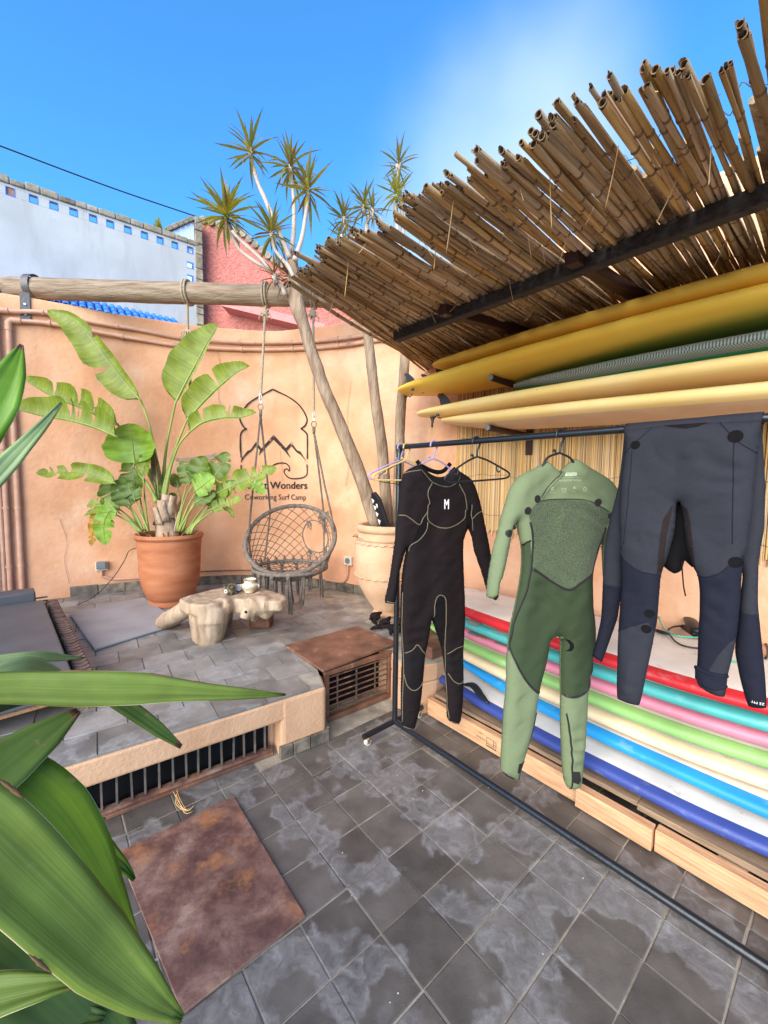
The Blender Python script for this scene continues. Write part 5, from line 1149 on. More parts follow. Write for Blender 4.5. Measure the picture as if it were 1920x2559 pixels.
# ---- wall rods that carry the upper boards
for s_, z_, lb in ((.175, 2.205, 'upper dark steel rod bracket under the green shaded yellow board'), (.165, 1.885, 'lower dark steel rod bracket under the tan board'), (1.75, 2.185, 'rear dark upper rod bracket on the right'), (1.75, 1.80, 'rear dark lower rod bracket on the right')):
    t_ = thing('rod_bracket', SN(s_, WALL_N, z_), lb, 'bracket', 'steel rods carrying boards on the wall')
    b = MB(); b.tube([SN(s_, .36, z_ + .008), SN(s_, WALL_N - .02, z_)], .020, 14); b.build('rod', RAFTER, t_, smooth=40)
    b = MB(); b.tube([SN(s_, .3595, z_ + .008), SN(s_, .352, z_ + .008)], .0165, 14); b.build('end_cap', GREYPL, t_, smooth=40)
    b = MB(); b.box(SN(s_, WALL_N - .025, z_ - .03), .05, .012, .22, SDIR, NDIR); b.build('wall_plate', RAFTER, t_)

# ================================================================ SURFBOARDS
def foam(name, c, rough=.55, spots=None, bump=.06):
    return M(name, c, scale=5, rough=rough, bump=bump, bscale=160, spec=.4, spots=spots, pos=True, spots2=(9, .60, .72, tuple(min(.85, x * .6 + .30) for x in c), (1, 1, 2.5), .30))


FWHITE = foam('white_deck', (0.74, 0.65, 0.56), spots=(9, .60, .72, (0.50, 0.38, 0.29)))
DINGY = foam('dingy_white_deck', (0.70, 0.61, 0.52), spots=(5, .58, .7, (0.50, 0.33, 0.22)))
RAILC = dict(blue=(0.038, 0.060, 0.245), cyan=(0.015, 0.25, 0.56), cream=(0.74, 0.55, 0.34), green=(0.25, 0.44, 0.13), pink=(0.62, 0.19, 0.25), turquoise=(0.07, 0.36, 0.34), red=(0.56, 0.018, 0.025))


def board_mesh(L_, Wd, T, squash, rocker, nose_r, seg=44, ring=22, tailw=.35, w_pow=.62, dome=0.0):
    """board along +x from tail (0) to nose (L); returns MB with material slots 0 deck, 1 rail, 2 bottom"""
    b = MB(); vs = []
    for i in range(seg + 1):
        u = i / seg; u = .5 - .5 * math.cos(math.pi * u)
        x = L_ * u
        # half width: rounded square tail, fuller middle, round nose
        ht = min(1, (u / .10)) ; hn = min(1, (1 - u) / .42)
        wt = tailw + (1 - tailw) * math.sin(min(1, u / .48) * math.pi / 2) ** .9
        wn = math.sin(hn * math.pi / 2) ** w_pow
        end = math.sqrt(max(0, 1 - (1 - ht) ** 2)) ** squash
        w = Wd / 2 * wt * wn * end
        w = max(w, .004)
        tt = T / 2 * min(1, .30 + .70 * math.sin(min(1, min(u / .22, (1 - u) / .22)) * math.pi / 2))
        zc = rocker * (max(0, (.25 - u) / .25) ** 2 * .8 + max(0, (u - .55) / .45) ** 2)
        for k in range(ring):
            a = 2 * math.pi * k / ring
            ca, sa = math.cos(a), math.sin(a)
            e = .45
            yy = (abs(ca) ** .35) * (1 if ca >= 0 else -1)
            zz = (abs(sa) ** .8) * (1 if sa >= 0 else -1)
            # flat deck and bottom with full round rails
            rr = min(T * .62, w)
            y_ = (w - rr) * max(-1, min(1, yy * 1.02)) + rr * ca
            vs.append((x, y_, zc + tt * zz + (dome * tt * (1 - (y_ / max(w, .001)) ** 2) if sa > 0 else 0)))
    fs = []; mi = []
    for i in range(seg):
        for k in range(ring):
            l = (k + 1) % ring
            fs.append((i * ring + k, (i + 1) * ring + k, (i + 1) * ring + l, i * ring + l))
            am = (2 * math.pi * (k + .5) / ring)
            s_ = math.sin(am)
            mi.append(0 if s_ > .66 else (2 if s_ < -.80 else 1))
    fs.append(tuple(range(ring))); mi.append(1)
    fs.append(tuple(seg * ring + k for k in range(ring - 1, -1, -1))); mi.append(1)
    o = b.add(vs, fs); b.mi = mi
    return b


def fin(mb, c, ax, az, ay, h=.11, base=.12, th=.010):
    """swept fin standing along az, swept towards -ax"""
    prof = [(-base * .5, 0), (base * .5, 0), (base * .38, h * .3), (base * .10, h * .62), (-base * .30, h * .9), (-base * .62, h), (-base * .74, h * .95), (-base * .55, h * .75), (-base * .44, h * .45), (-base * .42, h * .2)]
    P = [V(c) + ax * a + az * d for a, d in prof]
    n_ = len(P)
    vs = [p + ay * th * .5 for p in P] + [p - ay * th * .5 for p in P]
    mid = (sum(P, V((0, 0, 0))) / n_)
    mb.add(vs, [tuple(range(n_)), tuple(range(2 * n_ - 1, n_ - 1, -1))] + [(i, n_ + i, n_ + (i + 1) % n_, (i + 1) % n_) for i in range(n_)])


FINB = M('fin_plastic', (0.03, 0.032, 0.036), rough=.35, bump=.05, bscale=200)
board_objs = {}
LOWLAB = dict(blue=('dark blue railed board lying lowest on the pallet', -.30, .02), cyan=('sky blue railed board second from the bottom of the stack', -.10, .10), cream=('cream railed board above the sky blue one in the stack', -.40, .05),
              green=('lime green railed board below the pink one in the stack', -.43, .03), pink=('pink railed board between turquoise and lime green boards', -.40, .07), turquoise=('turquoise railed board right under the red one', -.40, .05), red=('red railed white board on top of the floor stack', -.30, .0))
order = ['blue', 'cyan', 'cream', 'green', 'pink', 'turquoise', 'red']
RAILX = dict(zip(order, (.05, .15, .185, .185, .195, .17, .145)))
for i, k in enumerate(order):
    zc = (.19, .285, .365, .44, .515, .592, .670)[i]
    nrail = RAILX[k]; s0 = LOWLAB[k][1]
    Wd = .66; T = .080
    rc = foam(k + '_rail', RAILC[k], rough=.42, spots=(6, .66, .8, tuple(min(1, c * .8 + .06) for c in RAILC[k])))
    t_ = thing('surfboard', SN(s0, nrail + Wd / 2, zc), LOWLAB[k][0], 'surfboard', 'soft surfboards stacked on the pallet')
    bm_ = board_mesh(2.75, Wd, T, .55, .05 if i > 0 else .03, .1, tailw=.62)
    o = bm_.build('hull', [FWHITE if k in ('red', 'blue', 'green') else DINGY, rc, DINGY], t_, smooth=True)
    tilt = random.uniform(-.004, .008)
    M4 = frame(SN(s0, nrail + Wd / 2, zc), (SDIR + V((0, 0, (.0, .0, -.004, .0, .004, .002, .006)[i]))).normalized(), NDIR * -1 if False else NDIR, V((0, 0, 1)))
    for v in o.data.vertices:
        v.co = M4 @ v.co
    board_objs[k] = (t_, zc, nrail)
    if k in ('pink', 'turquoise'):
        # grey check print across the deck edge
        cb_ = MB()
        for q in range(26):
            if q % 2: continue
            x0 = s0 + .12 + .105 * q
            wz = zc + T * .5 * .985 + .0015
            cb_.add([SN(x0, nrail + .030, wz - .010), SN(x0 + .095, nrail + .030, wz - .010), SN(x0 + .11, nrail + .10, wz + .0012), SN(x0 + .015, nrail + .10, wz + .0012)], [(0, 1, 2, 3)])
            cb_.add([SN(x0 + .12, nrail + .10, wz + .0012), SN(x0 + .20, nrail + .10, wz + .0012), SN(x0 + .21, nrail + .19, wz + .0012), SN(x0 + .13, nrail + .19, wz + .0012)], [(0, 1, 2, 3)])
        cb_.build('check_print', M(k + '_check', (0.20, 0.21, 0.20) if k == 'pink' else (0.30, 0.29, 0.26), rough=.6, bump=0), t_)
# rust coloured scab on the pink board
b = MB()
for q in range(16):
    an = random.uniform(0, 6.28); r_ = random.uniform(.004, .022)
    p = SN(.27 + math.cos(an) * r_ * 2.2, .225 + math.sin(an) * r_, .5565)
    b.lathe([(.001, .002), (random.uniform(.004, .011), .0)], p, 6)
b.build('resin_scab', M('resin_scab', (0.36, 0.16, 0.04), rough=.4, bump=.3), board_objs['pink'][0])

# upper boards
YEL = M('yellow_foam', [(0.3, (0.88, 0.50, 0.06)), (0.7, (0.92, 0.58, 0.09))], scale=3, rough=.5, bump=.05, bscale=150, pos=True, spots=(11, .66, .74, (0.55, 0.30, 0.07)))
CREAMY = M('creamy_foam', [(0.3, (0.88, 0.58, 0.20)), (0.7, (0.92, 0.66, 0.30))], scale=3, rough=.5, bump=.06, bscale=120, pos=True, spots=(9, .68, .73, (0.48, 0.28, 0.12)))
TANB = M('tan_grained_bottom', [(0.3, (0.66, 0.44, 0.27)), (0.7, (0.76, 0.54, 0.36))], scale=5, stretch=(1, 1, 1), rough=.5, bump=0, pos=True)
# deck with a green fade along its far side
GRAD = bpy.data.materials.new('yellow_to_green_fade'); GRAD.use_nodes = True
_n = GRAD.node_tree; _b = _n.nodes['Principled BSDF']; _b.inputs['Roughness'].default_value = .5
_uv = _n.nodes.new('ShaderNodeTexCoord'); _sx = _n.nodes.new('ShaderNodeSeparateXYZ')
_mp = _n.nodes.new('ShaderNodeMapping'); _n.links.new(_uv.outputs['UV'], _mp.inputs['Vector'])
_nz = _n.nodes.new('ShaderNodeTexNoise'); _nz.inputs['Scale'].default_value = 6; _n.links.new(_uv.outputs['Object'], _nz.inputs['Vector'])
_n.links.new(_mp.outputs['Vector'], _sx.inputs['Vector'])
_ma = _n.nodes.new('ShaderNodeMath'); _ma.operation = 'MULTIPLY'; _n.links.new(_sx.outputs['Y'], _ma.inputs[0])
_mr = _n.nodes.new('ShaderNodeMapRange'); _mr.inputs['From Min'].default_value = .28; _mr.inputs['From Max'].default_value = .62; _mr.interpolation_type = 'SMOOTHSTEP'
_n.links.new(_sx.outputs['X'], _mr.inputs['Value']); _n.links.new(_mr.outputs['Result'], _ma.inputs[1])
_ad = _n.nodes.new('ShaderNodeMath'); _ad.operation = 'MULTIPLY_ADD'; _ad.inputs[1].default_value = .16; _n.links.new(_nz.outputs['Fac'], _ad.inputs[0]); _n.links.new(_ma.outputs[0], _ad.inputs[2])
_rp = _ramp(_n, [(.34, (0.90, 0.56, 0.08)), (.56, (0.42, 0.42, 0.06)), (.76, (0.08, 0.28, 0.06))])
_n.links.new(_ad.outputs[0], _rp.inputs['Fac']); _n.links.new(_rp.outputs['Color'], _b.inputs['Base Color'])
_bn = _n.nodes.new('ShaderNodeBump'); _bn.inputs['Strength'].default_value = .15; _bn.inputs['Distance'].default_value = .01; _n.links.new(_nz.outputs['Fac'], _bn.inputs['Height'])
_n.links.new(_bn.outputs['Normal'], _b.inputs['Normal'])
# woven carbon check
CARB = bpy.data.materials.new('woven_check_rail'); CARB.use_nodes = True
_n = CARB.node_tree; _b = _n.nodes['Principled BSDF']; _b.inputs['Roughness'].default_value = .4
_g = _n.nodes.new('ShaderNodeTexCoord'); _mp = _n.nodes.new('ShaderNodeMapping'); _mp.inputs['Scale'].default_value = (210, 44, 1)
_n.links.new(_g.outputs['UV'], _mp.inputs['Vector'])
_br = _n.nodes.new('ShaderNodeTexChecker'); _br.inputs['Scale'].default_value = 2.0
_br.inputs['Color1'].default_value = (.07, .075, .07, 1); _br.inputs['Color2'].default_value = (.27, .28, .26, 1)
_n.links.new(_mp.outputs['Vector'], _br.inputs['Vector']); _n.links.new(_br.outputs['Color'], _b.inputs['Base Color'])
GREENB = M('sea_green_bottom', (0.01, 0.20, 0.105), scale=4, rough=.35, bump=.02, pos=True)


def upper_board(key, lab, s0, L_, n0, Wd, T, z0, z1, mats, flip, rocker=.03, tailw=.45, sq=.9, wp_=.62):
    """z0 height at the tail, z1 at s = 1.5; flip: deck faces down"""
    t_ = thing('surfboard', SN(s0, n0 + Wd / 2, z0), lab, 'surfboard', 'soft surfboards on the wall rods')
    bm_ = board_mesh(L_, Wd, T, sq, rocker, .1, tailw=tailw, seg=56, w_pow=wp_, dome=.75 if flip else 0)
    me = bm_.mesh('hull', mats, smooth=True)
    uvl = me.uv_layers.new(name='UV')
    ax = (SDIR * (1.5 - s0) + V((0, 0, z1 - z0))).normalized()
    az = NDIR.cross(ax) * -1
    if az.z < 0: az = -az
    for lp in me.loops:
        c = me.vertices[lp.vertex_index].co
        uvl.data[lp.index].uv = (c.x / L_, (c.y / Wd + .5))
    M4 = frame(SN(s0, n0 + Wd / 2, z0), ax, NDIR, az * (-1 if flip else 1))
    if flip:
        for v in me.vertices: v.co.z *= 1
    me.transform(M4)
    if flip: me.flip_normals()
    o = link('hull', me, t_)
    return t_, ax, az, M4


# mats order: deck, rail, bottom ; flipped boards show their deck underneath
t1, *_r1 = upper_board('top', 'plain yellow board on top of the wall rack', -.46, 2.75, .25, .60, .085, 2.40, 2.375, [YEL, YEL, YEL], False, .05, .5, .65)
t2, a2, z2, m2 = upper_board('grad', 'yellow board with green fade lying deck down on the upper rods', -.84, 3.0, .235, .62, .082, 2.285, 2.303, [GRAD, YEL, YEL], True, -.02, .52, .6)
t3, *_r3 = upper_board('carbon', 'board with grey checked rail and green bottom in the middle of the wall rack', .20, 2.5, .335, .50, .075, 2.17, 2.140, [GREENB, CARB, GREENB], True, -.03, .25, 1.0)
t4, a4, z4, m4 = upper_board('cream', 'creamy yellow board above the lowest one on the wall rods', -.68, 2.9, .30, .58, .075, 2.085, 2.052, [CREAMY, CREAMY, CREAMY], True, -.02, .42, .65)
t5, a5, z5, m5 = upper_board('tan', 'lowest wall board with yellow rail and tan bottom showing faded lettering', -.36, 2.8, .235, .60, .075, 1.985, 1.915, [TANB, CREAMY, TANB], True, -.03, .42, .65)
# fins, screws, leash loops
zz = V((0, 0, 1))


def on_board(M4, x, y, z):
    return M4 @ V((x, y, z))


for (tt_, MM, spots_, fins_) in ((t2, m2, ((.30, -.07), (.30, -.19)), ((.20, .10), (.12, -.02), (.32, .20))), (t4, m4, ((.27, -.06), (.33, -.15)), ((.30, -.02), (.22, .07)))):
    axx = (MM @ V((1, 0, 0)) - MM @ V((0, 0, 0))).normalized(); ayy = NDIR
    for (x, y) in fins_:
        b = MB(); fin(b, on_board(MM, x, y, -.025), axx, V((0, 0, 1)), ayy, .145, .13)
        b.build('fin', FINB, tt_, bevel=.003)
    for (x, y) in spots_:
        p = on_board(MM, x, y, 0)
        b = MB(); b.lathe([(.0001, -.046), (.010, -.046), (.0125, -.044), (.0125, -.030)], p, 14); b.build('screw_cap', FINB, tt_, smooth=40)
# leash loop on the fade board
p = on_board(m2, .12, -.06, 0) + V((0, 0, -.033))
b = MB(); b.tube(resample([p + SDIR * -.035, p + SDIR * -.015 - V((0, 0, .012)), p - V((0, 0, .004)), p + SDIR * .02 - V((0, 0, .018)), p + SDIR * .045 + V((0, 0, .002))], 16), .004, 6); b.build('leash_loop', BLACKPL, t2, smooth=True)
# leash stub with a yellow ring under the cream board
p = on_board(m4, .235, -.10, 0) + V((0, 0, -.034))
t_ = thing('leash_stub', p, 'short black leash tail with a yellow ring under the creamy board', 'leash')
b = MB(); b.tube(resample([p, p - V((0, 0, .03)), p - V((.004, 0, .06)), p - V((.003, .0, .085))], 10), [.010, .012, .012, .010, .009, .009, .008, .008, .007, .006], 8); b.tube(resample([p + SDIR * -.025, p + SDIR * -.01 - V((0, 0, .025)), p - V((0, 0, .04))], 8), .006, 6); b.tube(resample([p + SDIR * .03, p + SDIR * .01 - V((0, 0, .02)), p - V((0, 0, .04))], 8), .006, 6); b.build('strap', BLACKPL, t_, smooth=True)
c_ = p - V((.006, 0, .108)); b = MB(); b.tube([c_ + V((math.cos(w) * .017, 0, math.sin(w) * .021)) for w in [2 * math.pi * k / 20 for k in range(20)]], .0028, 6, closed=True); b.build('ring', YELPL, t_, smooth=True)
# coiled leash on the tail
p = on_board(m4, .52, .05, 0) + V((0, 0, .05))
t_ = thing('coiled_leash', p, 'black coiled leash lying on the tail of the creamy board', 'leash')
b = MB(); b.tube([p + SDIR * (math.cos(w) * .045) + V((0, 0, math.sin(w) * .030)) + NDIR * (.01 * math.sin(2 * w)) for w in [2 * math.pi * k / 30 for k in range(30)]], .008, 8, closed=True); b.build('coil', BLACKPL, t_, smooth=True)
# faded lettering under the tan board: ring mark and a line of strokes
b = MB(); b.tube([on_board(m5, 1.42 + math.cos(w) * .055, -.10 + math.sin(w) * .05, .0395) for w in [2 * math.pi * k / 28 for k in range(28)]], .004, 4, closed=True)
pts = [on_board(m5, 1.42 + .028 * math.cos(w), -.10 + .025 * math.sin(w * 1.5), .0395) for w in [.3 + 4.5 * k / 12 for k in range(13)]]
b.tube(pts, .005, 4)
for k in range(22):
    x0 = 1.52 + .028 * k + random.uniform(-.004, .004); h_ = random.uniform(.012, .026)
    b.tube([on_board(m5, x0, -.10 - h_, .0395), on_board(m5, x0 + .006, -.10 + h_, .0395), on_board(m5, x0 + .018, -.10 + h_ * random.uniform(-.6, .6), .0395)], .0034, 4)
b.build('faded_lettering', M('faded_ink', (0.26, 0.15, 0.09), rough=.7, bump=0), t5)

# ---- pallet under the stack
pal = thing('wooden_pallet', SN(.8, .1, 0), 'long pale pine pallet under the surfboard stack', 'pallet')
def plank(s0, s1, n0, n1, z0, z1, mat_, nm='plank', tilt=0.0):
    b = MB(); c = SN((s0 + s1) / 2, (n0 + n1) / 2, (z0 + z1) / 2)
    ax = (SDIR + V((0, 0, tilt))).normalized()
    b.box((0, 0, 0), s1 - s0, n1 - n0, z1 - z0)
    me = b.mesh(nm, mat_)
    o = inst(nm, me, frame(c, ax, NDIR, ax.cross(NDIR)), pal)
    bv = o.modifiers.new('bevel', 'BEVEL'); bv.width = .004; bv.segments = 2
    return o
plank(.012, .98, .0, .045, .012, .118, PINEW)
plank(.985, 1.30, -.022, .030, .010, .105, PINEW)
plank(1.306, 2.5, -.005, .045, .008, .104, PINEW)
for n0 in (.05, .15, .25, .37, .50):
    plank(.02 + random.uniform(0, .03), 1.22, n0, n0 + .085, .120, .142, OLDWOOD, 'slat')
plank(1.22, 2.5, .05, .14, .106, .135, OLDWOOD, 'slat')
for s_ in (.05, .75, 1.5, 2.2):
    plank(s_, s_ + .09, .05, .72, .012, .10, OLDWOOD, 'bearer')
# stamped mark on the first plank
b = MB()
def pm(s, z): return SN(s, -.0012, z)
def pline(a_, c_, w_=.0014):
    d_ = V((c_[0] - a_[0], c_[1] - a_[1], 0)); q = V((-d_.y, d_.x, 0)).normalized() * w_
    b.add([pm(a_[0] + q.x, a_[1] + q.y), pm(c_[0] + q.x, c_[1] + q.y), pm(c_[0] - q.x, c_[1] - q.y), pm(a_[0] - q.x, a_[1] - q.y)], [(0, 1, 2, 3)])
x0 = .475
for a_, c_ in (((x0, .035), (x0 + .062, .035)), ((x0, .085), (x0 + .062, .085)), ((x0, .035), (x0, .085)), ((x0 + .062, .035), (x0 + .062, .085)), ((x0 + .045, .035), (x0 + .045, .085)), ((x0, .052), (x0 + .045, .052))):
    pline(a_, c_)
for k in range(4):
    pline((x0 + .006, .04 + .003 * (k % 2)), (x0 + .04, .04 + .003 * (k % 2)), .0009)
    pline((x0 + .049, .04 + .012 * k), (x0 + .058, .04 + .012 * k), .0012)
for k in range(5):
    pline((x0 - .02 - .012 * k, .055), (x0 - .016 - .012 * k, .068), .0012)
pline((x0 - .03, .09), (x0 - .055, .09), .0014)
b.build('stamped_mark', INK, pal)

# rusty box behind the left end of the stack
t_ = thing('rusty_box', SN(-.16, .35, .15), 'dark rusty steel box between terrace pier and board stack', 'box')
b = MB(); b.box(SN(-.17, .42, .20), .26, .66, .40, SDIR, NDIR); b.build('body', RUST2, t_, bevel=.006)
b = MB(); b.box(SN(-.17, .42, .412), .28, .69, .022, SDIR, NDIR); b.build('lid', RUST2, t_, bevel=.004)
# black ankle strap flap on the blue board
b = MB(); p = SN(.18, .13, .235)
b.tube(resample([p, p + SDIR * .09 + V((0, 0, .035)), p + SDIR * .17 - NDIR * .02 + V((0, 0, .01)), p + SDIR * .24 - NDIR * .04 - V((0, 0, .004))], 14), [.008 + .020 * math.sin(math.pi * k / 13) for k in range(14)], 8, flat=.5)
o = b.build('leash_cuff', BLACKPL, None, smooth=True); tag(o, 'black leash cuff lying on the white deck of the blue railed board', 'leash')

# leashes on the red board
le = D['le']
t_ = thing('teal_leash', V(le['teal'][3]), 'loop of thin teal leash cord on the red railed board', 'leash')
pts = [V(p) for p in le['teal']]
for k in range(4, 12): pts[k].z += .05 * math.sin(math.pi * (k - 4) / 8)
b = MB(); b.tube(resample(pts, 70), .0042, 7); b.build('cord', M('teal_cord', (0.04, 0.42, 0.27), rough=.35, bump=0), t_, smooth=True)
t_ = thing('black_leash', V(le['blk'][0]), 'black leash with thick moulded end on the red railed board', 'leash')
b = MB(); b.tube(resample([V(p) for p in le['blk']], 40), .0045, 7); b.tube(resample([V(p) for p in le['blk2']], 20), .0045, 7); b.build('cord', BLACKPL, t_, smooth=True)
b = MB(); h0, h1 = V(le['hand'][0]), V(le['hand'][1]); b.tube([h0.lerp(h1, k / 6) for k in range(7)], [.008, .013, .014, .014, .013, .011, .006], 10, flat=.7); b.build('moulded_end', BLACKPL, t_, smooth=True)
b = MB(); c = [V(p) for p in le['cuff']]
b.tube(resample([c[0], c[2] + V((0, 0, .01)), c[3], c[4]], 12), [.014, .022, .024, .022, .026, .03, .034, .036, .036, .034, .03, .02], 9, flat=.6)
b.tube(resample([c[0] + V((0, 0, -.05)), c[2] + V((-.02, 0, -.04)), c[3] + V((0, 0, -.03))], 10), .016, 8); b.build('ankle_cuff', BLACKPL, t_, smooth=True)
b = MB(); b.tube(resample([V(p) for p in le['r']], 20), .006, 7)
tag(b.build('leash_end', BLACKPL, None, smooth=True), 'short black leash end at the far right of the red railed board', 'leash')

# ================================================================ CLOTHES RACK
RB = V((.084, 2.409, 0)); RD = V((.661, -.75, 0)).normalized(); RN = V((.75, .661, 0)).normalized(); RH = 1.735


def bar_pt(l, z=RH):
    return RB + RD * l + V((0, 0, z))


rack = thing('clothes_rack', RB, 'black tubular clothes rack on casters with wetsuits hanging from it', 'clothes rack')
RL = 1.83
b = MB(); b.tube([bar_pt(-.014), bar_pt(RL)], .0145, 16); b.build('hanging_bar', BLACKTUBE, rack, smooth=40)
b = MB(); b.tube([bar_pt(0, .062), bar_pt(RL, .062)], .0165, 16); b.build('base_bar', BLACKTUBE, rack, smooth=40)
for l in (0, RL):
    b = MB(); b.tube([bar_pt(l, .062), bar_pt(l, RH - .008)], .0165, 16); b.build('post', BLACKTUBE, rack, smooth=40)
    b = MB(); b.tube([bar_pt(l, RH - .03), bar_pt(l, RH + .014)], .0185, 14); b.build('socket', BLACKPL, rack, smooth=40)
    b = MB(); b.tube([bar_pt(l, .062) - RN * .245, bar_pt(l, .062) + RN * .245], .0165, 16); b.build('foot_bar', BLACKTUBE, rack, smooth=40)
    for sg in (-1, 1):
        c = bar_pt(l, 0) + RN * (.215 * sg)
        w = MB(); w.box(c + V((0, 0, .043)), .022, .018, .012); cs = w.build('caster', ORANGEPL, rack, bevel=.002)
        w = MB(); w.tube([c + RD * -.010 + V((0, 0, .021)), c + RD * .010 + V((0, 0, .021))], .020, 16); w.build('wheel', CREAMPL, cs, smooth=40)
        w = MB()
        for q in (-1, 1): w.box(c + RD * (.013 * q) + V((0, 0, .028)), .003, .020, .026, RD, RN)
        w.build('fork', CHROME, cs)


def hanger(name, lab, l, e, mat_, width=.40, tilt=0.0, rad=.0048, drop=.0, group=None, twist=0.0):
    e = V((e[0], e[1], 0)).normalized(); c = bar_pt(l)
    t_ = thing(name, c, lab, 'hanger', 'plastic clothes hangers on the rack')
    def P(u, z, q=0):
        ct, st = math.cos(tilt), math.sin(tilt)
        return c + e * (u * ct - z * st) + V((0, 0, u * st + z * ct)) + V((e.y, -e.x, 0)) * q
    r = .0145 + rad
    hook = [P(-r * 1.05, -.012)] + [P(math.cos(w) * r, math.sin(w) * r) for w in [math.pi - math.pi * k / 10 for k in range(11)]] + [P(r * .9, -.018), P(.004, -.045), P(0, -.075)]
    b = MB(); b.tube(resample(hook, 34), rad, 8); b.build('hook', mat_, t_, smooth=True)
    b = MB()
    h = width / 2
    body = [P(0, -.075), P(-.06, -.098), P(-h * .9, -.150), P(-h, -.162), P(-h - .006, -.175), P(-h + .01, -.188), P(-h * .6, -.192), P(h * .6, -.192), P(h - .01, -.188), P(h + .006, -.175), P(h, -.162), P(h * .9, -.150), P(.06, -.098), P(0, -.075)]
    b.tube(resample(body, 90), rad, 8); b.build('frame', mat_, t_, smooth=True)
    for sg in (-1, 1):
        b = MB(); x = sg * h * .62
        b.tube(resample([P(x, -.128), P(x, -.145), P(x + sg * .008, -.158), P(x + sg * .016, -.152)], 10), rad * .7, 6); b.build('strap_hook', mat_, t_, smooth=True)
    b = MB(); b.tube(resample([P(-.018, -.083), P(-.026, -.062), P(-.034, -.072)], 8), rad * .8, 6); b.build('peg', mat_, t_, smooth=True)
    return t_


hanger('plastic_hanger', 'lilac hanger leftmost at the rack post', .014, (.95, .30), LILAC, .38)
hanger('plastic_hanger', 'yellow hanger beside the rack post left of the black suit', .062, (.93, .36), YELPL, .40, .02)
hanger('plastic_hanger', 'lilac hanger in the neck of the black wetsuit', .270, (.93, .37), LILAC, .30, .0)
hanger('plastic_hanger', 'empty black hanger between the black and green suits', .545, (.96, .27), BLACKPL, .34, .08)
hanger('plastic_hanger', 'black hanger in the neck of the green wetsuit', .960, (.95, .31), BLACKPL, .20, .0)
b = MB(); c = bar_pt(.05); e_ = V((.95, .3, 0))
b.tube(resample([c + e_ * -.005 + V((0, 0, -.02)), c + e_ * -.02 + V((0, 0, -.08)), c + e_ * -.13 + V((0, 0, -.15)), c + e_ * -.16 + V((0, 0, -.185)), c + e_ * -.13 + V((0, 0, -.205)), c + e_ * .06 + V((0, 0, -.225))], 40), .0022, 5)
tag(b.build('wire_hanger', BLACKPL, None, smooth=True), 'thin black wire hanger under the yellow hanger', 'hanger')
# ================================================================ WETSUITS
def neoprene(name, c, c2=None, scale=90, rough=.8, sheen=0.0):
    c2 = tuple(a_ * .6 + b_ * .4 for a_, b_ in zip(c, c2 or tuple(x * 1.5 for x in c)))
    return M(name, [(0.35, c), (0.65, c2)], scale=scale, rough=rough, bump=.06, bscale=400, spec=.08, sheen=sheen, pos=True, dist=.004)


def resample2(P, h, closed=True):
    out = []
    n_ = len(P)
    for i in range(n_ if closed else n_ - 1):
        a, b = P[i], P[(i + 1) % n_]
        k = max(1, int(math.hypot(b[0] - a[0], b[1] - a[1]) / h + .5))
        for j in range(k):
            out.append((a[0] + (b[0] - a[0]) * j / k, a[1] + (b[1] - a[1]) * j / k))
    if not closed: out.append(P[-1])
    return out


def smooth2(P, closed=True, it=1):
    """round off a traced outline"""
    for _ in range(it):
        n_ = len(P); Q = []
        for i in range(n_):
            if not closed and i in (0, n_ - 1): Q.append(P[i]); continue
            a, b, c = P[i - 1], P[i], P[(i + 1) % n_]
            ang = (Vector((b[0] - a[0], b[1] - a[1])).angle(Vector((c[0] - b[0], c[1] - b[1])), 0))
            w = .5 if ang < .9 else .12
            Q.append((b[0] * (1 - w) + (a[0] + c[0]) / 2 * w, b[1] * (1 - w) + (a[1] + c[1]) / 2 * w))
        P = Q
    return P


def inside(p, poly):
    x, y = p; c = False; n_ = len(poly); j = n_ - 1
    for i in range(n_):
        xi, yi = poly[i]; xj, yj = poly[j]
        if (yi > y) != (yj > y) and x < (xj - xi) * (y - yi) / (yj - yi) + xi: c = not c
        j = i
    return c


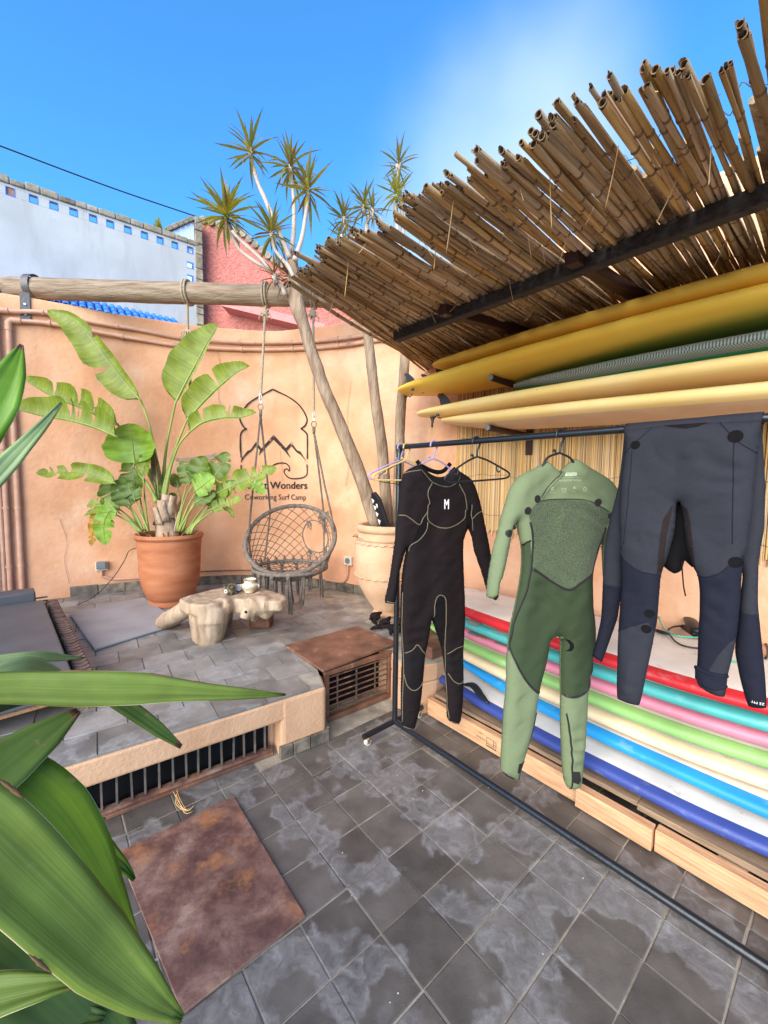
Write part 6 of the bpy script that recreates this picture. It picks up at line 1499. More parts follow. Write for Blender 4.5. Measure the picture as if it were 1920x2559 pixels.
class Suit:
    def __init__(self, P, e, out, T, R, res=.0105, back=.8, wrinkle=.004, seed=0.0):
        self.P = V(P); self.e = V((e[0], e[1], 0)).normalized(); self.n = V((self.e.y, -self.e.x, 0))
        self.out = smooth2(resample2(out, res * 1.2), True, 2)
        self.creases = []
        self.B = np.array(self.out); self.T, self.R, self.res, self.back, self.wr, self.seed = T, R, res, back, wrinkle, seed

    def dist(self, pts):
        pts = np.asarray(pts, float); A = self.B; D_ = np.roll(A, -1, 0) - A; dd = (D_ ** 2).sum(1) + 1e-12
        best = np.full(len(pts), 9.0)
        for i in range(len(A)):
            w = pts - A[i]; t = np.clip((w @ D_[i]) / dd[i], 0, 1)
            q = w - t[:, None] * D_[i]
            best = np.minimum(best, (q ** 2).sum(1))
        return np.sqrt(best)

    def height(self, pts):
        d = self.dist(pts); x = np.clip(d / self.R, 0, 1)
        h = self.T * np.sqrt(np.clip(1 - (1 - x) ** 2, 0, 1))
        # broad swell plus soft folds of heavy rubber cloth
        for i, p in enumerate(pts):
            q = (p[0], p[1], self.seed)
            h[i] += x[i] * (self.wr * 1.6 * nz((q[0] * 1.6, q[1] * .7, q[2]), 5) + self.wr * nz((q[0] + q[1] * .5, q[1] * 1.6 - q[0], q[2]), 9) + 1.4 * self.wr * max(0, nz((q[0], q[1], q[2] + 5), 4)) * math.sin(q[1] * 95 + q[0] * 30 + 6 * nz(q, 5)))
        if not self.creases:
            rnd = random.Random(int(self.seed * 10) + 2)
            xs = self.B[:, 0]; ys = self.B[:, 1]
            while len(self.creases) < 46:
                c = (rnd.uniform(xs.min(), xs.max()), rnd.uniform(ys.min(), ys.max()))
                if not inside(c, self.out): continue
                an = rnd.gauss(0, .5) + (math.pi * .5 if rnd.random() < .2 else 0)
                self.creases.append((c, math.cos(an), math.sin(an), rnd.uniform(.018, .055), rnd.uniform(.006, .013), rnd.choice((-1, -1, 1)) * rnd.uniform(.0015, .0042)))
        P_ = np.asarray(pts, float)
        for c, ca, sa, ln, wd, am in self.creases:
            dx = P_[:, 0] - c[0]; dy = P_[:, 1] - c[1]
            al = dx * ca + dy * sa; pe = -dx * sa + dy * ca + 6 * al * al
            h = h + am * x * np.exp(-(al / ln) ** 2 - (pe / wd) ** 2)
        return np.maximum(h, 0)

    def at(self, p, o):
        return self.P + self.e * p[0] + V((0, 0, p[1])) + self.n * o

    def build(self, name, parent, mats, panels):
        """panels: list of (material index, polygon)"""
        vv = [Vector(p) for p in self.out]; n0 = len(vv); edges = []; faces = [list(range(n0))]; random.seed(3)
        for mi_, poly in panels:
            q = resample2(poly, self.res * 1.2)
            ok_ = [inside(p, self.out) for p in q]; b0 = len(vv)
            vv += [Vector(p) if k_ else vv[0].copy() for p, k_ in zip(q, ok_)]
            edges += [(b0 + i, b0 + (i + 1) % len(q)) for i in range(len(q)) if ok_[i] and ok_[(i + 1) % len(q)]]
        xs = [p[0] for p in self.out]; ys = [p[1] for p in self.out]
        r = 0; y = min(ys)
        while y < max(ys):
            x = min(xs) + (self.res / 2 if r % 2 else 0)
            while x < max(xs):
                if inside((x, y), self.out): vv.append(Vector((x + random.uniform(-.001, .001), y)))
                x += self.res
            y += self.res * .87; r += 1
        co, _e, fs, *_ = delaunay_2d_cdt(vv, edges, faces, 1, 1e-5)
        pts = [(c.x, c.y) for c in co]
        fs = [f for f in fs if inside((sum(pts[i][0] for i in f) / len(f), sum(pts[i][1] for i in f) / len(f)), self.out)]
        used = sorted({i for f in fs for i in f}); remap = {j: i for i, j in enumerate(used)}
        pts = [pts[i] for i in used]; fs = [tuple(remap[i] for i in f) for f in fs]
        h = self.height(np.array(pts))
        d = self.dist(np.array(pts))
        n_ = len(pts)
        mb = MB()
        front = [self.at(p, float(h[i])) for i, p in enumerate(pts)]
        back = [self.at(p, -float(h[i]) * self.back - (.003 if d[i] > 1e-4 else 0)) for i, p in enumerate(pts)]
        mb.add(front + back, [])
        for f in fs:
            c = (sum(pts[i][0] for i in f) / len(f), sum(pts[i][1] for i in f) / len(f))
            mi_ = 0
            for k, poly in panels:
                if inside(c, poly): mi_ = k; break
            mb.f.append(tuple(f)); mb.mi.append(mi_)
            mb.f.append(tuple(n_ + i for i in reversed(f))); mb.mi.append(0)
        return mb.build(name, mats, parent, smooth=True, merge=.0004)

    def strip(self, name, parent, line, r, mat_, flat=.5, lift=.0004, closed=False):
        q = [(p.x, p.y) for p in resample([V((a[0], a[1], 0)) for a in line], max(8, int(sum(math.dist(line[i], line[i + 1]) for i in range(len(line) - 1)) / .008)))]
        h = self.height(np.array(q))
        mb = MB(); mb.tube([self.at(p, float(h[i]) + lift) for i, p in enumerate(q)], r, 8, flat=flat, up=self.n)
        return mb.build(name, mat_, parent, smooth=True)

    def patch(self, name, parent, poly, mat_, lift=.002):
        poly = resample2(poly, .007)
        grid = [Vector(p) for p in poly]
        xs = [p[0] for p in poly]; ys = [p[1] for p in poly]
        y = min(ys)
        while y < max(ys):
            x = min(xs)
            while x < max(xs):
                if inside((x, y), poly): grid.append(Vector((x, y)))
                x += .008
            y += .008
        co, _e, fs, *_ = delaunay_2d_cdt(grid, [], [list(range(len(poly)))], 1, 1e-6)
        pts = [(c.x, c.y) for c in co]; h = self.height(np.array(pts)); d = self.dist(np.array(pts)); n_ = len(pts)
        mb = MB()
        mb.add([self.at(p, float(h[i]) + lift) for i, p in enumerate(pts)] + [self.at(p, float(h[i]) - .001) for i, p in enumerate(pts)], [])
        from collections import Counter
        ec = Counter()
        for f in fs:
            mb.f.append(tuple(f)); mb.mi.append(0)
            for a, b_ in zip(f, list(f[1:]) + [f[0]]): ec[(a, b_)] += 1
        for (a, b_) in list(ec):
            if (b_, a) not in ec: mb.f.append((b_, a, n_ + a, n_ + b_)); mb.mi.append(0)
        return mb.build(name, mat_, parent, smooth=50)

    def disc(self, name, parent, c, r, mat_, lift=.002):
        return self.patch(name, parent, [(c[0] + r * math.cos(w), c[1] + r * math.sin(w)) for w in [2 * math.pi * k / 20 for k in range(20)]], mat_, lift)

    def text(self, name, parent, s, p0, p1, height, mat_, lift=.0012, flip=False):
        vs, fs = text_shape(s); xs = [v[0] for v in vs]; x0, x1 = min(xs), max(xs)
        k = (p1[0] - p0[0]) / (x1 - x0); kz = height / .70
        pts = [(p0[0] + (x - x0) * k, p0[1] + (p1[1] - p0[1]) * (x - x0) / (x1 - x0) + y * kz) for x, y in vs]
        h = self.height(np.array(pts))
        mb = MB(); mb.add([self.at(p, float(h[i]) + lift) for i, p in enumerate(pts)], fs)
        return mb.build(name, mat_, parent)


BLK = neoprene('black_neoprene', (0.012, 0.0080, 0.0088), (0.017, 0.0120, 0.0130))
BLK2 = neoprene('black_rubber_panel', (0.010, 0.008, 0.009), (0.018, 0.014, 0.015), rough=.6)
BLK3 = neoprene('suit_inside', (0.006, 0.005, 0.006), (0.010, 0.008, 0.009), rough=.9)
OLIVE = M('olive_seam_tape', (0.145, 0.118, 0.072), rough=.7, bump=.1, scale=40)
CUFFG = M('grey_cuff', (0.06, 0.05, 0.052), rough=.8, scale=60)
PRINTW = M('white_print', (0.78, 0.74, 0.70), rough=.7, bump=0)
D1 = D['S1']
suit1 = thing('wetsuit', V(D1['P']) + V((0, 0, 1.2)), 'black wetsuit with olive seams and a white letter M on the chest', 'wetsuit', 'wetsuits on the rack')
W1 = Suit(D1['P'], D1['e'], D1['out'], .034, .052, seed=1.0, wrinkle=.0055)
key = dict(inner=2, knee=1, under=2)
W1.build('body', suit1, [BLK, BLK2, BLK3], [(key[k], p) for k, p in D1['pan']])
for l in D1['seams']:
    W1.strip('seam', suit1, l, .0027, OLIVE, .55)
W1.patch('collar', suit1, [(x, y) for x, y in D1['collar']], BLK2, .0035)
mm = D1['M']; W1.text('chest_letter', suit1, 'M', (mm[0][0] + .004, mm[0][1]), (mm[1][0] - .002, mm[1][1]), mm[2][1] - mm[0][1], PRINTW)
W1.text('chest_letter', suit1, 'M', (mm[0][0] + .006, mm[0][1]), (mm[1][0], mm[1][1]), mm[2][1] - mm[0][1], PRINTW, .0016)
# back collar behind the neck opening
b = MB(); q = [W1.at(p, -.028) for p in D1['collar'][:6]]; vs = []
for p in q: vs += [p + V((0, 0, -.03)), p + V((0, 0, .028))]
b.tube(resample([q[0] + V((0, 0, .012)), q[1] + V((0, 0, .016)), q[3] + V((0, 0, .03)), q[4] + V((0, 0, .03)), q[5] + V((0, 0, .018))], 16), .012, 8)
b.build('back_collar', BLK3, suit1, smooth=True)

GL = neoprene('sage_neoprene', (0.140, 0.165, 0.088), (0.165, 0.19, 0.105), scale=140)
GD = neoprene('dark_green_neoprene', (0.036, 0.050, 0.025), (0.046, 0.062, 0.032), scale=140)
GH = M('heather_green_plush', [(0.36, (0.036, 0.052, 0.026)), (0.5, (0.062, 0.080, 0.042)), (0.66, (0.105, 0.118, 0.066))], scale=260, detail=3, rough=.95, bump=.5, bscale=260, spec=.1, sheen=.2, pos=True, dist=.003)
TAPE = M('black_seam_tape', (0.016, 0.012, 0.012), rough=.55, bump=.05, scale=50)
PALEP = M('pale_green_print', (0.42, 0.46, 0.32), rough=.8, bump=0)
D2 = D['S2']
suit2 = thing('wetsuit', V(D2['P']) + V((0, 0, 1.2)), 'sage green wetsuit with dark heather chest panel and black dots', 'wetsuit', 'wetsuits on the rack')
W2 = Suit(D2['P'], D2['e'], D2['out'], .036, .054, seed=4.0, wrinkle=.006)
W2.build('body', suit2, [GL, GH, GD], [({'chest': 1, 'body': 2}[k], p) for k, p in D2['pan']])
for i, l in enumerate(D2['seams']):
    W2.strip('seam_tape', suit2, l, (.0052, .0058, .0062, .0045, .005, .005, .0045)[i], TAPE, .35)
W2.strip('chest_zip', suit2, D2['zip'], .0032, TAPE, .5)
W2.strip('panel_edge', suit2, [p for p in D2['pan'][0][1][:5]], .0018, TAPE, .5)
for i, c in enumerate(D2['dots']):
    W2.disc('dot_patch', suit2, c, (.0155, .0155, .017, .0155, .0125, .0155, .013)[i], TAPE, .0018)
for a_ in D2['ank']:
    W2.patch('ankle_patch', suit2, a_, TAPE, .0025)
W2.patch('crotch_gusset', suit2, D2['crotch'], BLK3, .002)
# flap edge of the chest entry: raised lip along the zip
W2.strip('entry_flap', suit2, [(x + .004, y - .004) for x, y in D2['zip']], .006, GL, .5, .0)
tx = D2['txt']
bw = tx[1][0] - tx[0][0]
W2.patch('printed_box', suit2, [(tx[0][0], tx[0][1]), (tx[1][0], tx[0][1] + .001), (tx[1][0], tx[1][1]), (tx[0][0] + .010, tx[1][1] - .001)], PALEP, .0008)
W2.text('printed_name', suit2, 'STIC', (tx[0][0] + .010, tx[0][1] + .003), (tx[1][0] - .002, tx[0][1] + .003), (tx[1][1] - tx[0][1]) * .62, GD, .0016)
W2.text('printed_line', suit2, 'constructed for a warm', (tx[2][0] - .002, tx[2][1] + .008), (tx[3][0] - .002, tx[2][1] + .008), .0032, PALEP)
W2.text('printed_line', suit2, 'and connected by nature', (tx[2][0] - .004, tx[2][1] + .001), (tx[3][0] - .002, tx[2][1] + .001), .0032, PALEP)
W2.text('printed_line', suit2, 'BOUNDLESS WATERS', (tx[4][0], tx[4][1]), (tx[5][0], tx[5][1] - .001), .0055, PALEP)
for i, c in enumerate(D2['ico']):
    lines = (([(-.008, -.004), (.008, -.004)], [(-.008, 0), (.008, 0)], [(-.008, .004), (.008, .004)], [(-.006, .008), (.008, .008)]),
             ([(-.010, .007), (-.007, -.006), (.007, -.006), (.010, .007)], [(-.006, .001), (0, .003), (.006, .001)]),
             ([(-.007, -.006), (-.004, .0), (.006, .0), (.008, -.006)], [(-.004, 0), (0, .010)], [(-.008, .004), (.008, .007)]),
             ([(-.007, -.006), (-.007, .003), (0, .009), (.007, .003), (.007, -.006), (-.007, -.006)],))[i]
    for l in lines:
        W2.strip('printed_icon', suit2, [(c[0] + x, c[1] + y) for x, y in l], .0008, PALEP, .5, .0006)
    W2.text('printed_line', suit2, ('wash cold', 'rinse well', 'no bleach', 'dry inside')[i], (c[0] - .011, c[1] - .014), (c[0] + .010, c[1] - .014), .0028, PALEP)

CH = neoprene('charcoal_neoprene', (0.024, 0.0235, 0.030), (0.030, 0.0290, 0.037))
NV = neoprene('navy_neoprene', (0.012, 0.012, 0.020), (0.016, 0.016, 0.026))
BRS = neoprene('brown_black_strip', (0.016, 0.010, 0.010), (0.026, 0.018, 0.017))
D3 = D['S3']
suit3 = thing('wetsuit', bar_pt(1.3), 'charcoal and navy wetsuit folded over the bar with legs hanging in front', 'wetsuit', 'wetsuits on the rack')
# back layer: arms and upper body behind the bar
W3b = Suit(D3['P2'], (.661, -.75, 0), D3['back'], .020, .045, seed=8.0, wrinkle=.003)
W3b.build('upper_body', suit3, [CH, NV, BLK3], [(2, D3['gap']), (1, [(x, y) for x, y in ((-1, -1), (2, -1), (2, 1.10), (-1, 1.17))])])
W3 = Suit(D3['P'], (.661, -.75, 0), D3['out'], .028, .050, seed=6.0, wrinkle=.0065)
W3.build('legs', suit3, [CH, NV, BRS], [({'navy': 1, 'strip': 2}[k], p) for k, p in D3['pan']])
for l in D3['seams']:
    W3.strip('seam', suit3, l, .0016, NV, .5)
for c, r in D3['dots']:
    W3.disc('dot_patch', suit3, c, r * .62, BLK3, .0018)
nk = D3['neck']
W3.patch('neck_panel', suit3, nk, BLK2, .0015)
# turned-up cuff on the right leg
W3.patch('turned_cuff', suit3, D3['cuff'], NV, .008)
for k in (0, 3):
    W3.strip('cuff_roll', suit3, D3['cuff'][:3] if k == 0 else D3['cuff'][3:6], .006, NV, .8, .004)
mt3 = D3['mt']; vs, fs = text_shape('22 MT')
xs = [v[0] for v in vs]; x0, x1 = min(xs), max(xs)
q = [(mt3[1][0] - (x - x0) / (x1 - x0) * (mt3[1][0] - mt3[0][0]), mt3[1][1] - y * .0105 + .008) for x, y in vs]
hh = W3b.height(np.array(q)); b = MB(); b.add([W3b.at(p, float(hh[i]) + .0015) for i, p in enumerate(q)], fs); b.build('printed_size', PRINTW, suit3)
# fold over the bar
top0, top1 = V((D3['out'][0][0], D3['out'][0][1], 0)), V((D3['out'][3][0], D3['out'][3][1], 0))
b = MB(); vs = []; NA = 12; NL = 16
for i in range(NL + 1):
    t = i / NL
    u = top0.x + (top1.x - top0.x) * t
    for k in range(NA + 1):
        w = math.pi * k / NA
        base = W3.P + W3.e * u
        off = W3.n * (math.cos(w) * .031 - .026) + V((0, 0, RH - .014 + math.sin(w) * .034 + .002 * nz((u, w, 3), 8)))
        vs.append(base + off)
b.add(vs, [(i * (NA + 1) + k, (i + 1) * (NA + 1) + k, (i + 1) * (NA + 1) + k + 1, i * (NA + 1) + k + 1) for i in range(NL) for k in range(NA)])
o = b.build('fold', CH, suit3, smooth=True)
sol = o.modifiers.new('s', 'SOLIDIFY'); sol.thickness = .004
b = MB(); b.tube(resample([W3b.at(p, .02) for p in D3['strap']], 16), .003, 6, flat=.5); b.build('pull_strap', BLK2, suit3, smooth=True)
# ================================================================ PLANTS
LG = leaf_mat('banana_leaf', (0.13, 0.185, 0.016), (0.25, 0.305, 0.035), vein=46)
LB = leaf_mat('bright_banana_leaf', (0.13, 0.26, 0.02), (0.27, 0.42, 0.05), vein=40)
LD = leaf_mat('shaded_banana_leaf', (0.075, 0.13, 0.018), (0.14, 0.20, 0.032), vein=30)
LY = leaf_mat('yellow_dead_leaf', (0.36, 0.17, 0.015), (0.55, 0.32, 0.04), vein=18, blot=(0.15, 0.06, 0.02))
LU = leaf_mat('purple_spathe', (0.10, 0.05, 0.04), (0.20, 0.11, 0.05), vein=30)
STEM = M('green_leaf_stalk', [(0.3, (0.15, 0.20, 0.035)), (0.7, (0.30, 0.33, 0.075))], scale=9, stretch=(1, 1, .4), rough=.45, bump=.1, pos=True, spots=(9, .62, .72, (0.28, 0.15, 0.05)))
TRUNKF = M('fibrous_trunk', [(0.3, (0.27, 0.15, 0.09)), (0.7, (0.52, 0.37, 0.26))], scale=9, stretch=(1, 1, .5), rough=.95, bump=.9, bscale=26, pos=True)


def uv_mesh(name, vs, uvs, fs, mats):
    me = bpy.data.meshes.new(name); me.from_pydata([tuple(v) for v in vs], [], fs)
    for m_ in (mats if isinstance(mats, list) else [mats]): me.materials.append(m_)
    ul = me.uv_layers.new(name='UV')
    for lp in me.loops: ul.data[lp.index].uv = uvs[lp.vertex_index]
    me.polygons.foreach_set('use_smooth', [True] * len(me.polygons))
    return me


def paddle_leaf(parent, petiole, mid, wl, wr, mat_, splits, face, fold=.25, nm='leaf', wav=.012, pet_r=.012, tipdroop=.0):
    """broad leaf with a raised midrib and torn sides"""
    lf = bpy.data.objects.new(nm, None)
    N_ = 28
    P = resample(mid, N_)
    L_ = sum((P[i + 1] - P[i]).length for i in range(N_ - 1))
    T_ = [(P[min(i + 1, N_ - 1)] - P[max(i - 1, 0)]).normalized() for i in range(N_)]
    S_ = []
    for t in T_:
        s_ = face.cross(t); s_ = s_ - t * s_.dot(t); S_.append(s_.normalized())
    F_ = [s_.cross(t) for s_, t in zip(S_, T_)]

    def prof(u):
        return max(0.0, math.sin(math.pi * min(1, u ** .72)) ** .55) if u < .999 else 0.0
    vs, uvs, fs = [], [], []
    K = 5
    for side, w in ((1, wl), (-1, wr)):
        cuts = sorted([random.uniform(.12, .92) for _ in range(splits)]) if w > .03 else []
        bounds = [0.0] + cuts + [1.0]
        for a, b in zip(bounds[:-1], bounds[1:]):
            if b - a < .03: continue
            m_ = max(3, int((b - a) * 26))
            bend = random.uniform(-.10, .16) if splits else 0
            gap_a = .006 if a > 0 else 0; gap_b = .012 if b < 1 else 0
            base = len(vs)
            for i in range(m_ + 1):
                u = a + (b - a) * i / m_
                x = u * (N_ - 1); k = min(int(x), N_ - 2); f = x - k
                c = P[k].lerp(P[k + 1], f); s_ = S_[k].lerp(S_[k + 1], f); fn = F_[k].lerp(F_[k + 1], f); t_ = T_[k].lerp(T_[k + 1], f)
                for j in range(K + 1):
                    v = j / K
                    # torn edges draw apart towards the margin
                    uu = (i / m_)
                    shift = (gap_a * (1 - uu) * 2.2 - gap_b * uu * 2.2) * v * 1.6
                    ww = w * prof(u)
                    if splits and (uu < .04 and a > 0 or uu > .96 and b < 1): ww *= random.uniform(.84, .97) if j > 2 else 1
                    droop = -fold * ww * v * v + bend * ww * v * v * .6 + wav * math.sin(u * 23 + side) * v * v * min(1, ww / .1) + .004 * nz((u * 9, v * 3, side + w * 10), 2)
                    # blades sweep towards the tip
                    p = c + s_ * (side * ww * v) + fn * (droop + .006 * v * (1 - v)) + t_ * (L_ * (shift + .035 * v * v))
                    vs.append(p); uvs.append((u + .02 * v, v * side * .5 + .5))
            for i in range(m_):
                for j in range(K):
                    q = base + i * (K + 1) + j
                    fs.append((q, q + K + 1, q + K + 2, q + 1))
    me = uv_mesh(nm, vs, uvs, fs, mat_)
    o = link(nm, me, parent)
    # stalk and midrib
    b = MB(); pe = resample(petiole + [mid[0]] if (V(petiole[-1]) - V(mid[0])).length > .01 else petiole, 16)
    rr = [pet_r * (1.7 - .9 * min(1, i / 9)) for i in range(16)]
    full = pe + [p - F_[i] * .001 for i, p in enumerate(P[1:], 1)]
    rr += [pet_r * .8 * (1 - .88 * i / (N_ - 1)) for i in range(1, N_)]
    b.tube(full, rr, 8)
    b.build('leaf_stalk', STEM, o, smooth=True)
    return o


stre = D['strel']
pc = V((D['pot'][0][0], D['pot'][0][1] + .10, 0)); PR_ = (D['pot'][2][0] - D['pot'][1][0]) / 2
ppot = thing('terracotta_pot', (pc.x, pc.y, TER_Z), 'big round terracotta pot holding the banana like plant by the wall', 'plant pot')
b = MB()
R_ = PR_ * .905; ZR = D['pot'][0][2] + .02; Hh = ZR - TER_Z
prof = [(R_ * .60, 0), (R_ * .64, .004), (R_ * .645, .035), (R_ * .62, .05), (R_ * .66, .065), (R_ * .76, .12), (R_ * .845, .20), (R_ * .885, .30), (R_ * .90, .42), (R_ * .915, Hh - .14), (R_ * .945, Hh - .075), (R_ * .95, Hh - .052), (R_ * .99, Hh - .046), (R_ * 1.005, Hh - .028), (R_ * 1.0, Hh - .008), (R_ * .975, Hh), (R_ * .92, Hh - .004), (R_ * .89, Hh - .03), (R_ * .86, Hh - .10)]
prof = [(r, TER_Z + z_) for r, z_ in prof]
b.lathe(prof, (pc.x, pc.y, 0), 56, wob=lambda w, z_: .0022 * math.sin(z_ * 160) + .003 * nz((math.cos(w), math.sin(w), z_), 3))
b.build('pot', TERRA, ppot, smooth=40)
b = MB(); b.lathe([(.0001, ZR - .035), (R_ * .4, ZR - .03), (R_ * .885, ZR - .045)], (pc.x, pc.y, 0), 32, wob=lambda w, z_: 0)
b.build('soil', SOIL, ppot, smooth=True)

pl = thing('banana_plant', (pc.x, pc.y, ZR - .03), 'tall banana like plant with torn paddle leaves in the terracotta pot', 'plant')
b = MB()
tb = V((pc.x - .01, pc.y - .02, ZR - .05)); tt = V(stre[0]['p'][0])
b.tube(resample([tb, tb.lerp(tt, .5) + V((.01, 0, 0)), tt + V((0, 0, .02))], 14), [.105, .10, .095, .092, .09, .086, .08, .074, .068, .062, .056, .05, .045, .04], 16)
b.build('trunk', TRUNKF, pl, smooth=True)
for k in range(11):                                    # dead leaf sheaths round the trunk
    an = k * 2.4; z0 = random.uniform(.0, .22); r_ = .10 - .12 * z0
    c0 = tb + V((0, 0, .03 + z0)); d_ = V((math.cos(an), math.sin(an), 0)); s_ = V((-d_.y, d_.x, 0))
    hgt = random.uniform(.10, .2); vs = []
    for i in range(5):
        t = i / 4; w = .055 * (1 - .55 * t) + .004
        for j in (-1, 0, 1):
            vs.append(c0 + d_ * (r_ + .008 + .035 * t * t - .010 * abs(j)) + s_ * (w * j) + V((0, 0, hgt * t + (.02 * random.random() if i == 4 else 0))))
    b = MB(); b.add(vs, [(3 * i + j, 3 * i + j + 1, 3 * i + 4 + j, 3 * i + 3 + j) for i in range(4) for j in (0, 1)])
    o = b.build('sheath', TRUNKF, pl, smooth=True); so = o.modifiers.new('s', 'SOLIDIFY'); so.thickness = .006
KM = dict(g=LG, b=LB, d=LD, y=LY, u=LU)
for i, l in enumerate(stre):
    face = V((random.uniform(-.15, .15), -1, .35 if i > 8 else .1)).normalized()
    pet = [V(p) for p in l['p']]; mid = [V(p) for p in l['m']]
    # leaves lean out of the plane of the stem, forwards or back
    wk = 1.14 if i < 8 else 1.32
    paddle_leaf(pl, pet, mid, l['wl'] * wk, l['wr'] * wk, KM[l['k']], max(0, l['sp'] - (1 if i < 7 else 0)), face, fold=random.uniform(.1, .35), pet_r=.0125 if i < 7 else .0075)
for k in range(26):                                    # dry litter and shoots at the rim
    an = random.uniform(0, 6.28); r_ = random.uniform(.12, R_ * .9); p = V((pc.x + math.cos(an) * r_, pc.y + math.sin(an) * r_, ZR - .035))
    d_ = V((math.cos(an), math.sin(an), random.uniform(.3, 1.6))).normalized(); l_ = random.uniform(.06, .16)
    b = MB(); b.tube(resample([p, p + d_ * l_ * .6, p + d_ * l_ + V((0, 0, -.03))], 6), [.008, .009, .008, .006, .004, .001], 5, flat=.3)
    b.build('dry_litter', random.choice((MATREED, STEM, LY, TRUNKF)), pl, smooth=True)
w = MB(); w.tube([pc + V((-.12, -.05, ZR + .10)), pc + V((-.02, -.03, ZR + .075))], [.022, .028], 12); w.tube([pc + V((-.02, -.03, ZR + .075)), pc + V((-.0, -.03, ZR - .05))], .006, 6)
tag(w.build('garden_spotlight', BLACKPL, None, smooth=40), 'small black garden spotlight half hidden behind the leaf stalks', 'lamp')
wr = [V(p) for p in D['bits']['wire']]
b = MB(); b.tube(resample([wr[0] + V((.1, .12, .02))] + wr, 40), .0035, 6)
tag(b.build('extension_cord', BLACKPL, None, smooth=True), 'thin black power cord running from the terracotta pot to the floor', 'cord')

# ---- pale jar with the dragon trees
jc = V((.035, 3.62, 0))
jar = thing('clay_jar', (jc.x, jc.y, TER_Z), 'tall pale clay jar with rope band holding the dragon tree', 'plant pot')
jp = [(.085, 0), (.13, .0), (.137, .015), (.122, .04), (.125, .055), (.20, .16), (.27, .28), (.298, .36), (.306, .40), (.318, .48), (.32, .58), (.312, .66), (.298, .70), (.288, .715), (.30, .722), (.303, .735), (.288, .745), (.282, .775), (.276, .79), (.296, .80), (.305, .82), (.303, .845), (.285, .862), (.25, .858), (.235, .83), (.24, .75)]
JS = .93
b = MB(); b.lathe([(r * JS, TER_Z + z_ * .95) for r, z_ in jp], jc, 60, wob=lambda w, z_: .004 * nz((math.cos(w) * 2, math.sin(w) * 2, z_ * 3), 2))
b.build('jar', PALEPOT, jar, smooth=50)
for zb, rb, amp in ((.695, .300, .006), (.392, .307, .004)):
    b = MB(); n_ = 150
    b.tube([jc + V((math.cos(w) * (rb * JS + .004), math.sin(w) * (rb * JS + .004), TER_Z + zb * .95 + amp * math.sin(w * 26))) for w in [2 * math.pi * k / n_ for k in range(n_)]], [.008 + .003 * math.sin(k * 1.1) for k in range(n_)], 6, closed=True)
    b.build('rope_band', PALEPOT, jar, smooth=True)
b = MB(); b.tube([jc + V((math.cos(w) * (.288 * JS + .006), math.sin(w) * (.288 * JS + .006), TER_Z + .735 * .95 - .012 * math.cos(w + .8))) for w in [2 * math.pi * k / 60 for k in range(60)]], .0042, 6, closed=True)
b.tube([jc + V((-.277, -.02, TER_Z + .70)), jc + V((-.31, -.03, TER_Z + .705)), jc + V((-.277, .01, TER_Z + .72))], .003, 5)
b.build('tie_cord', BLACKPL, jar, smooth=True)
b = MB(); b.lathe([(.0001, TER_Z + .775), (.228, TER_Z + .765)], jc, 28); b.build('soil', SOIL, jar, smooth=True)

tr = D['tr']
drg = thing('dragon_tree', (jc.x, jc.y, TER_Z + .75), 'slender dragon tree with spiky leaf rosettes rising from the clay jar', 'tree')


def limb(nm, pts, r0, r1, mat_, wob=.006, n=12):
    P = resample([V(p) for p in pts], 30)
    b = MB(); b.tube([p + V((nz(p, 4, 1) * wob, nz(p, 4, 2) * wob, 0)) for p in P], [r0 + (r1 - r0) * i / 29 + .004 * nz(p, 14, 3) for i, p in enumerate(P)], n)
    return b.build(nm, mat_, drg, smooth=True)


limb('trunk', tr['A'], .064, .046, BARK); limb('trunk', tr['B'], .052, .040, BARK); limb('trunk', tr['C'], .046, .040, BARK)
limb('limb', tr['A2'], .042, .034, BARK)
for i, l in enumerate(tr['br']):
    limb('branch', l, (.026, .020, .022, .018, .016, .018)[i], .013, TWIGB, .004, 9)
for l in tr['br2']:
    limb('branch', l, .022, .012, TWIGB, .004, 8)
RO = [leaf_mat('dragon_leaf', (0.125, 0.12, 0.032), (0.27, 0.22, 0.075), vein=9, rough=.45, trans=.42, along=True, blot=(0.16, 0.11, 0.07)),
      leaf_mat('dragon_leaf_yellowing', (0.16, 0.145, 0.025), (0.33, 0.28, 0.06), vein=9, rough=.45, trans=.42, along=True, blot=(0.20, 0.13, 0.07)),
      leaf_mat('dragon_leaf_brown', (0.14, 0.065, 0.035), (0.24, 0.13, 0.06), vein=9, rough=.6, trans=.25, along=True)]
TIPM = M('purple_brown_tip', (0.16, 0.11, 0.12), rough=.6, bump=0)
lmesh = []
for k in range(10):
    n_ = 9; vs, uvs, fs = [], [], []
    curl = random.uniform(.02, .38) if k < 7 else random.uniform(.4, .9); tw = random.uniform(-.5, .5); side = random.uniform(-.12, .12)
    for i in range(n_):
        t = i / (n_ - 1); w = .052 * (math.sin(math.pi * min(1, .18 + t * .82)) ** .8) * (1 - t ** 6) + .0008
        c = V((t * (1 - .12 * curl * t), side * t * t, -curl * t ** 2.2)); a = tw * t
        for j, q in ((-1, .018), (0, 0), (1, .018)):
            vs.append(c + V((0, math.cos(a) * w * j, math.sin(a) * w * j + q * (1 - t)))); uvs.append((t, .5 + .5 * j))
    fs = [(3 * i + j, 3 * i + j + 1, 3 * i + 4 + j, 3 * i + 3 + j) for i in range(n_ - 1) for j in (0, 1)]
    per = []
    for mt_ in RO:
        me = uv_mesh('blade', vs, uvs, fs, [mt_, TIPM])
        for pi, p in enumerate(me.polygons):
            if pi >= 13: p.material_index = 1
        per.append(me)
    lmesh.append(per)
blades = 0
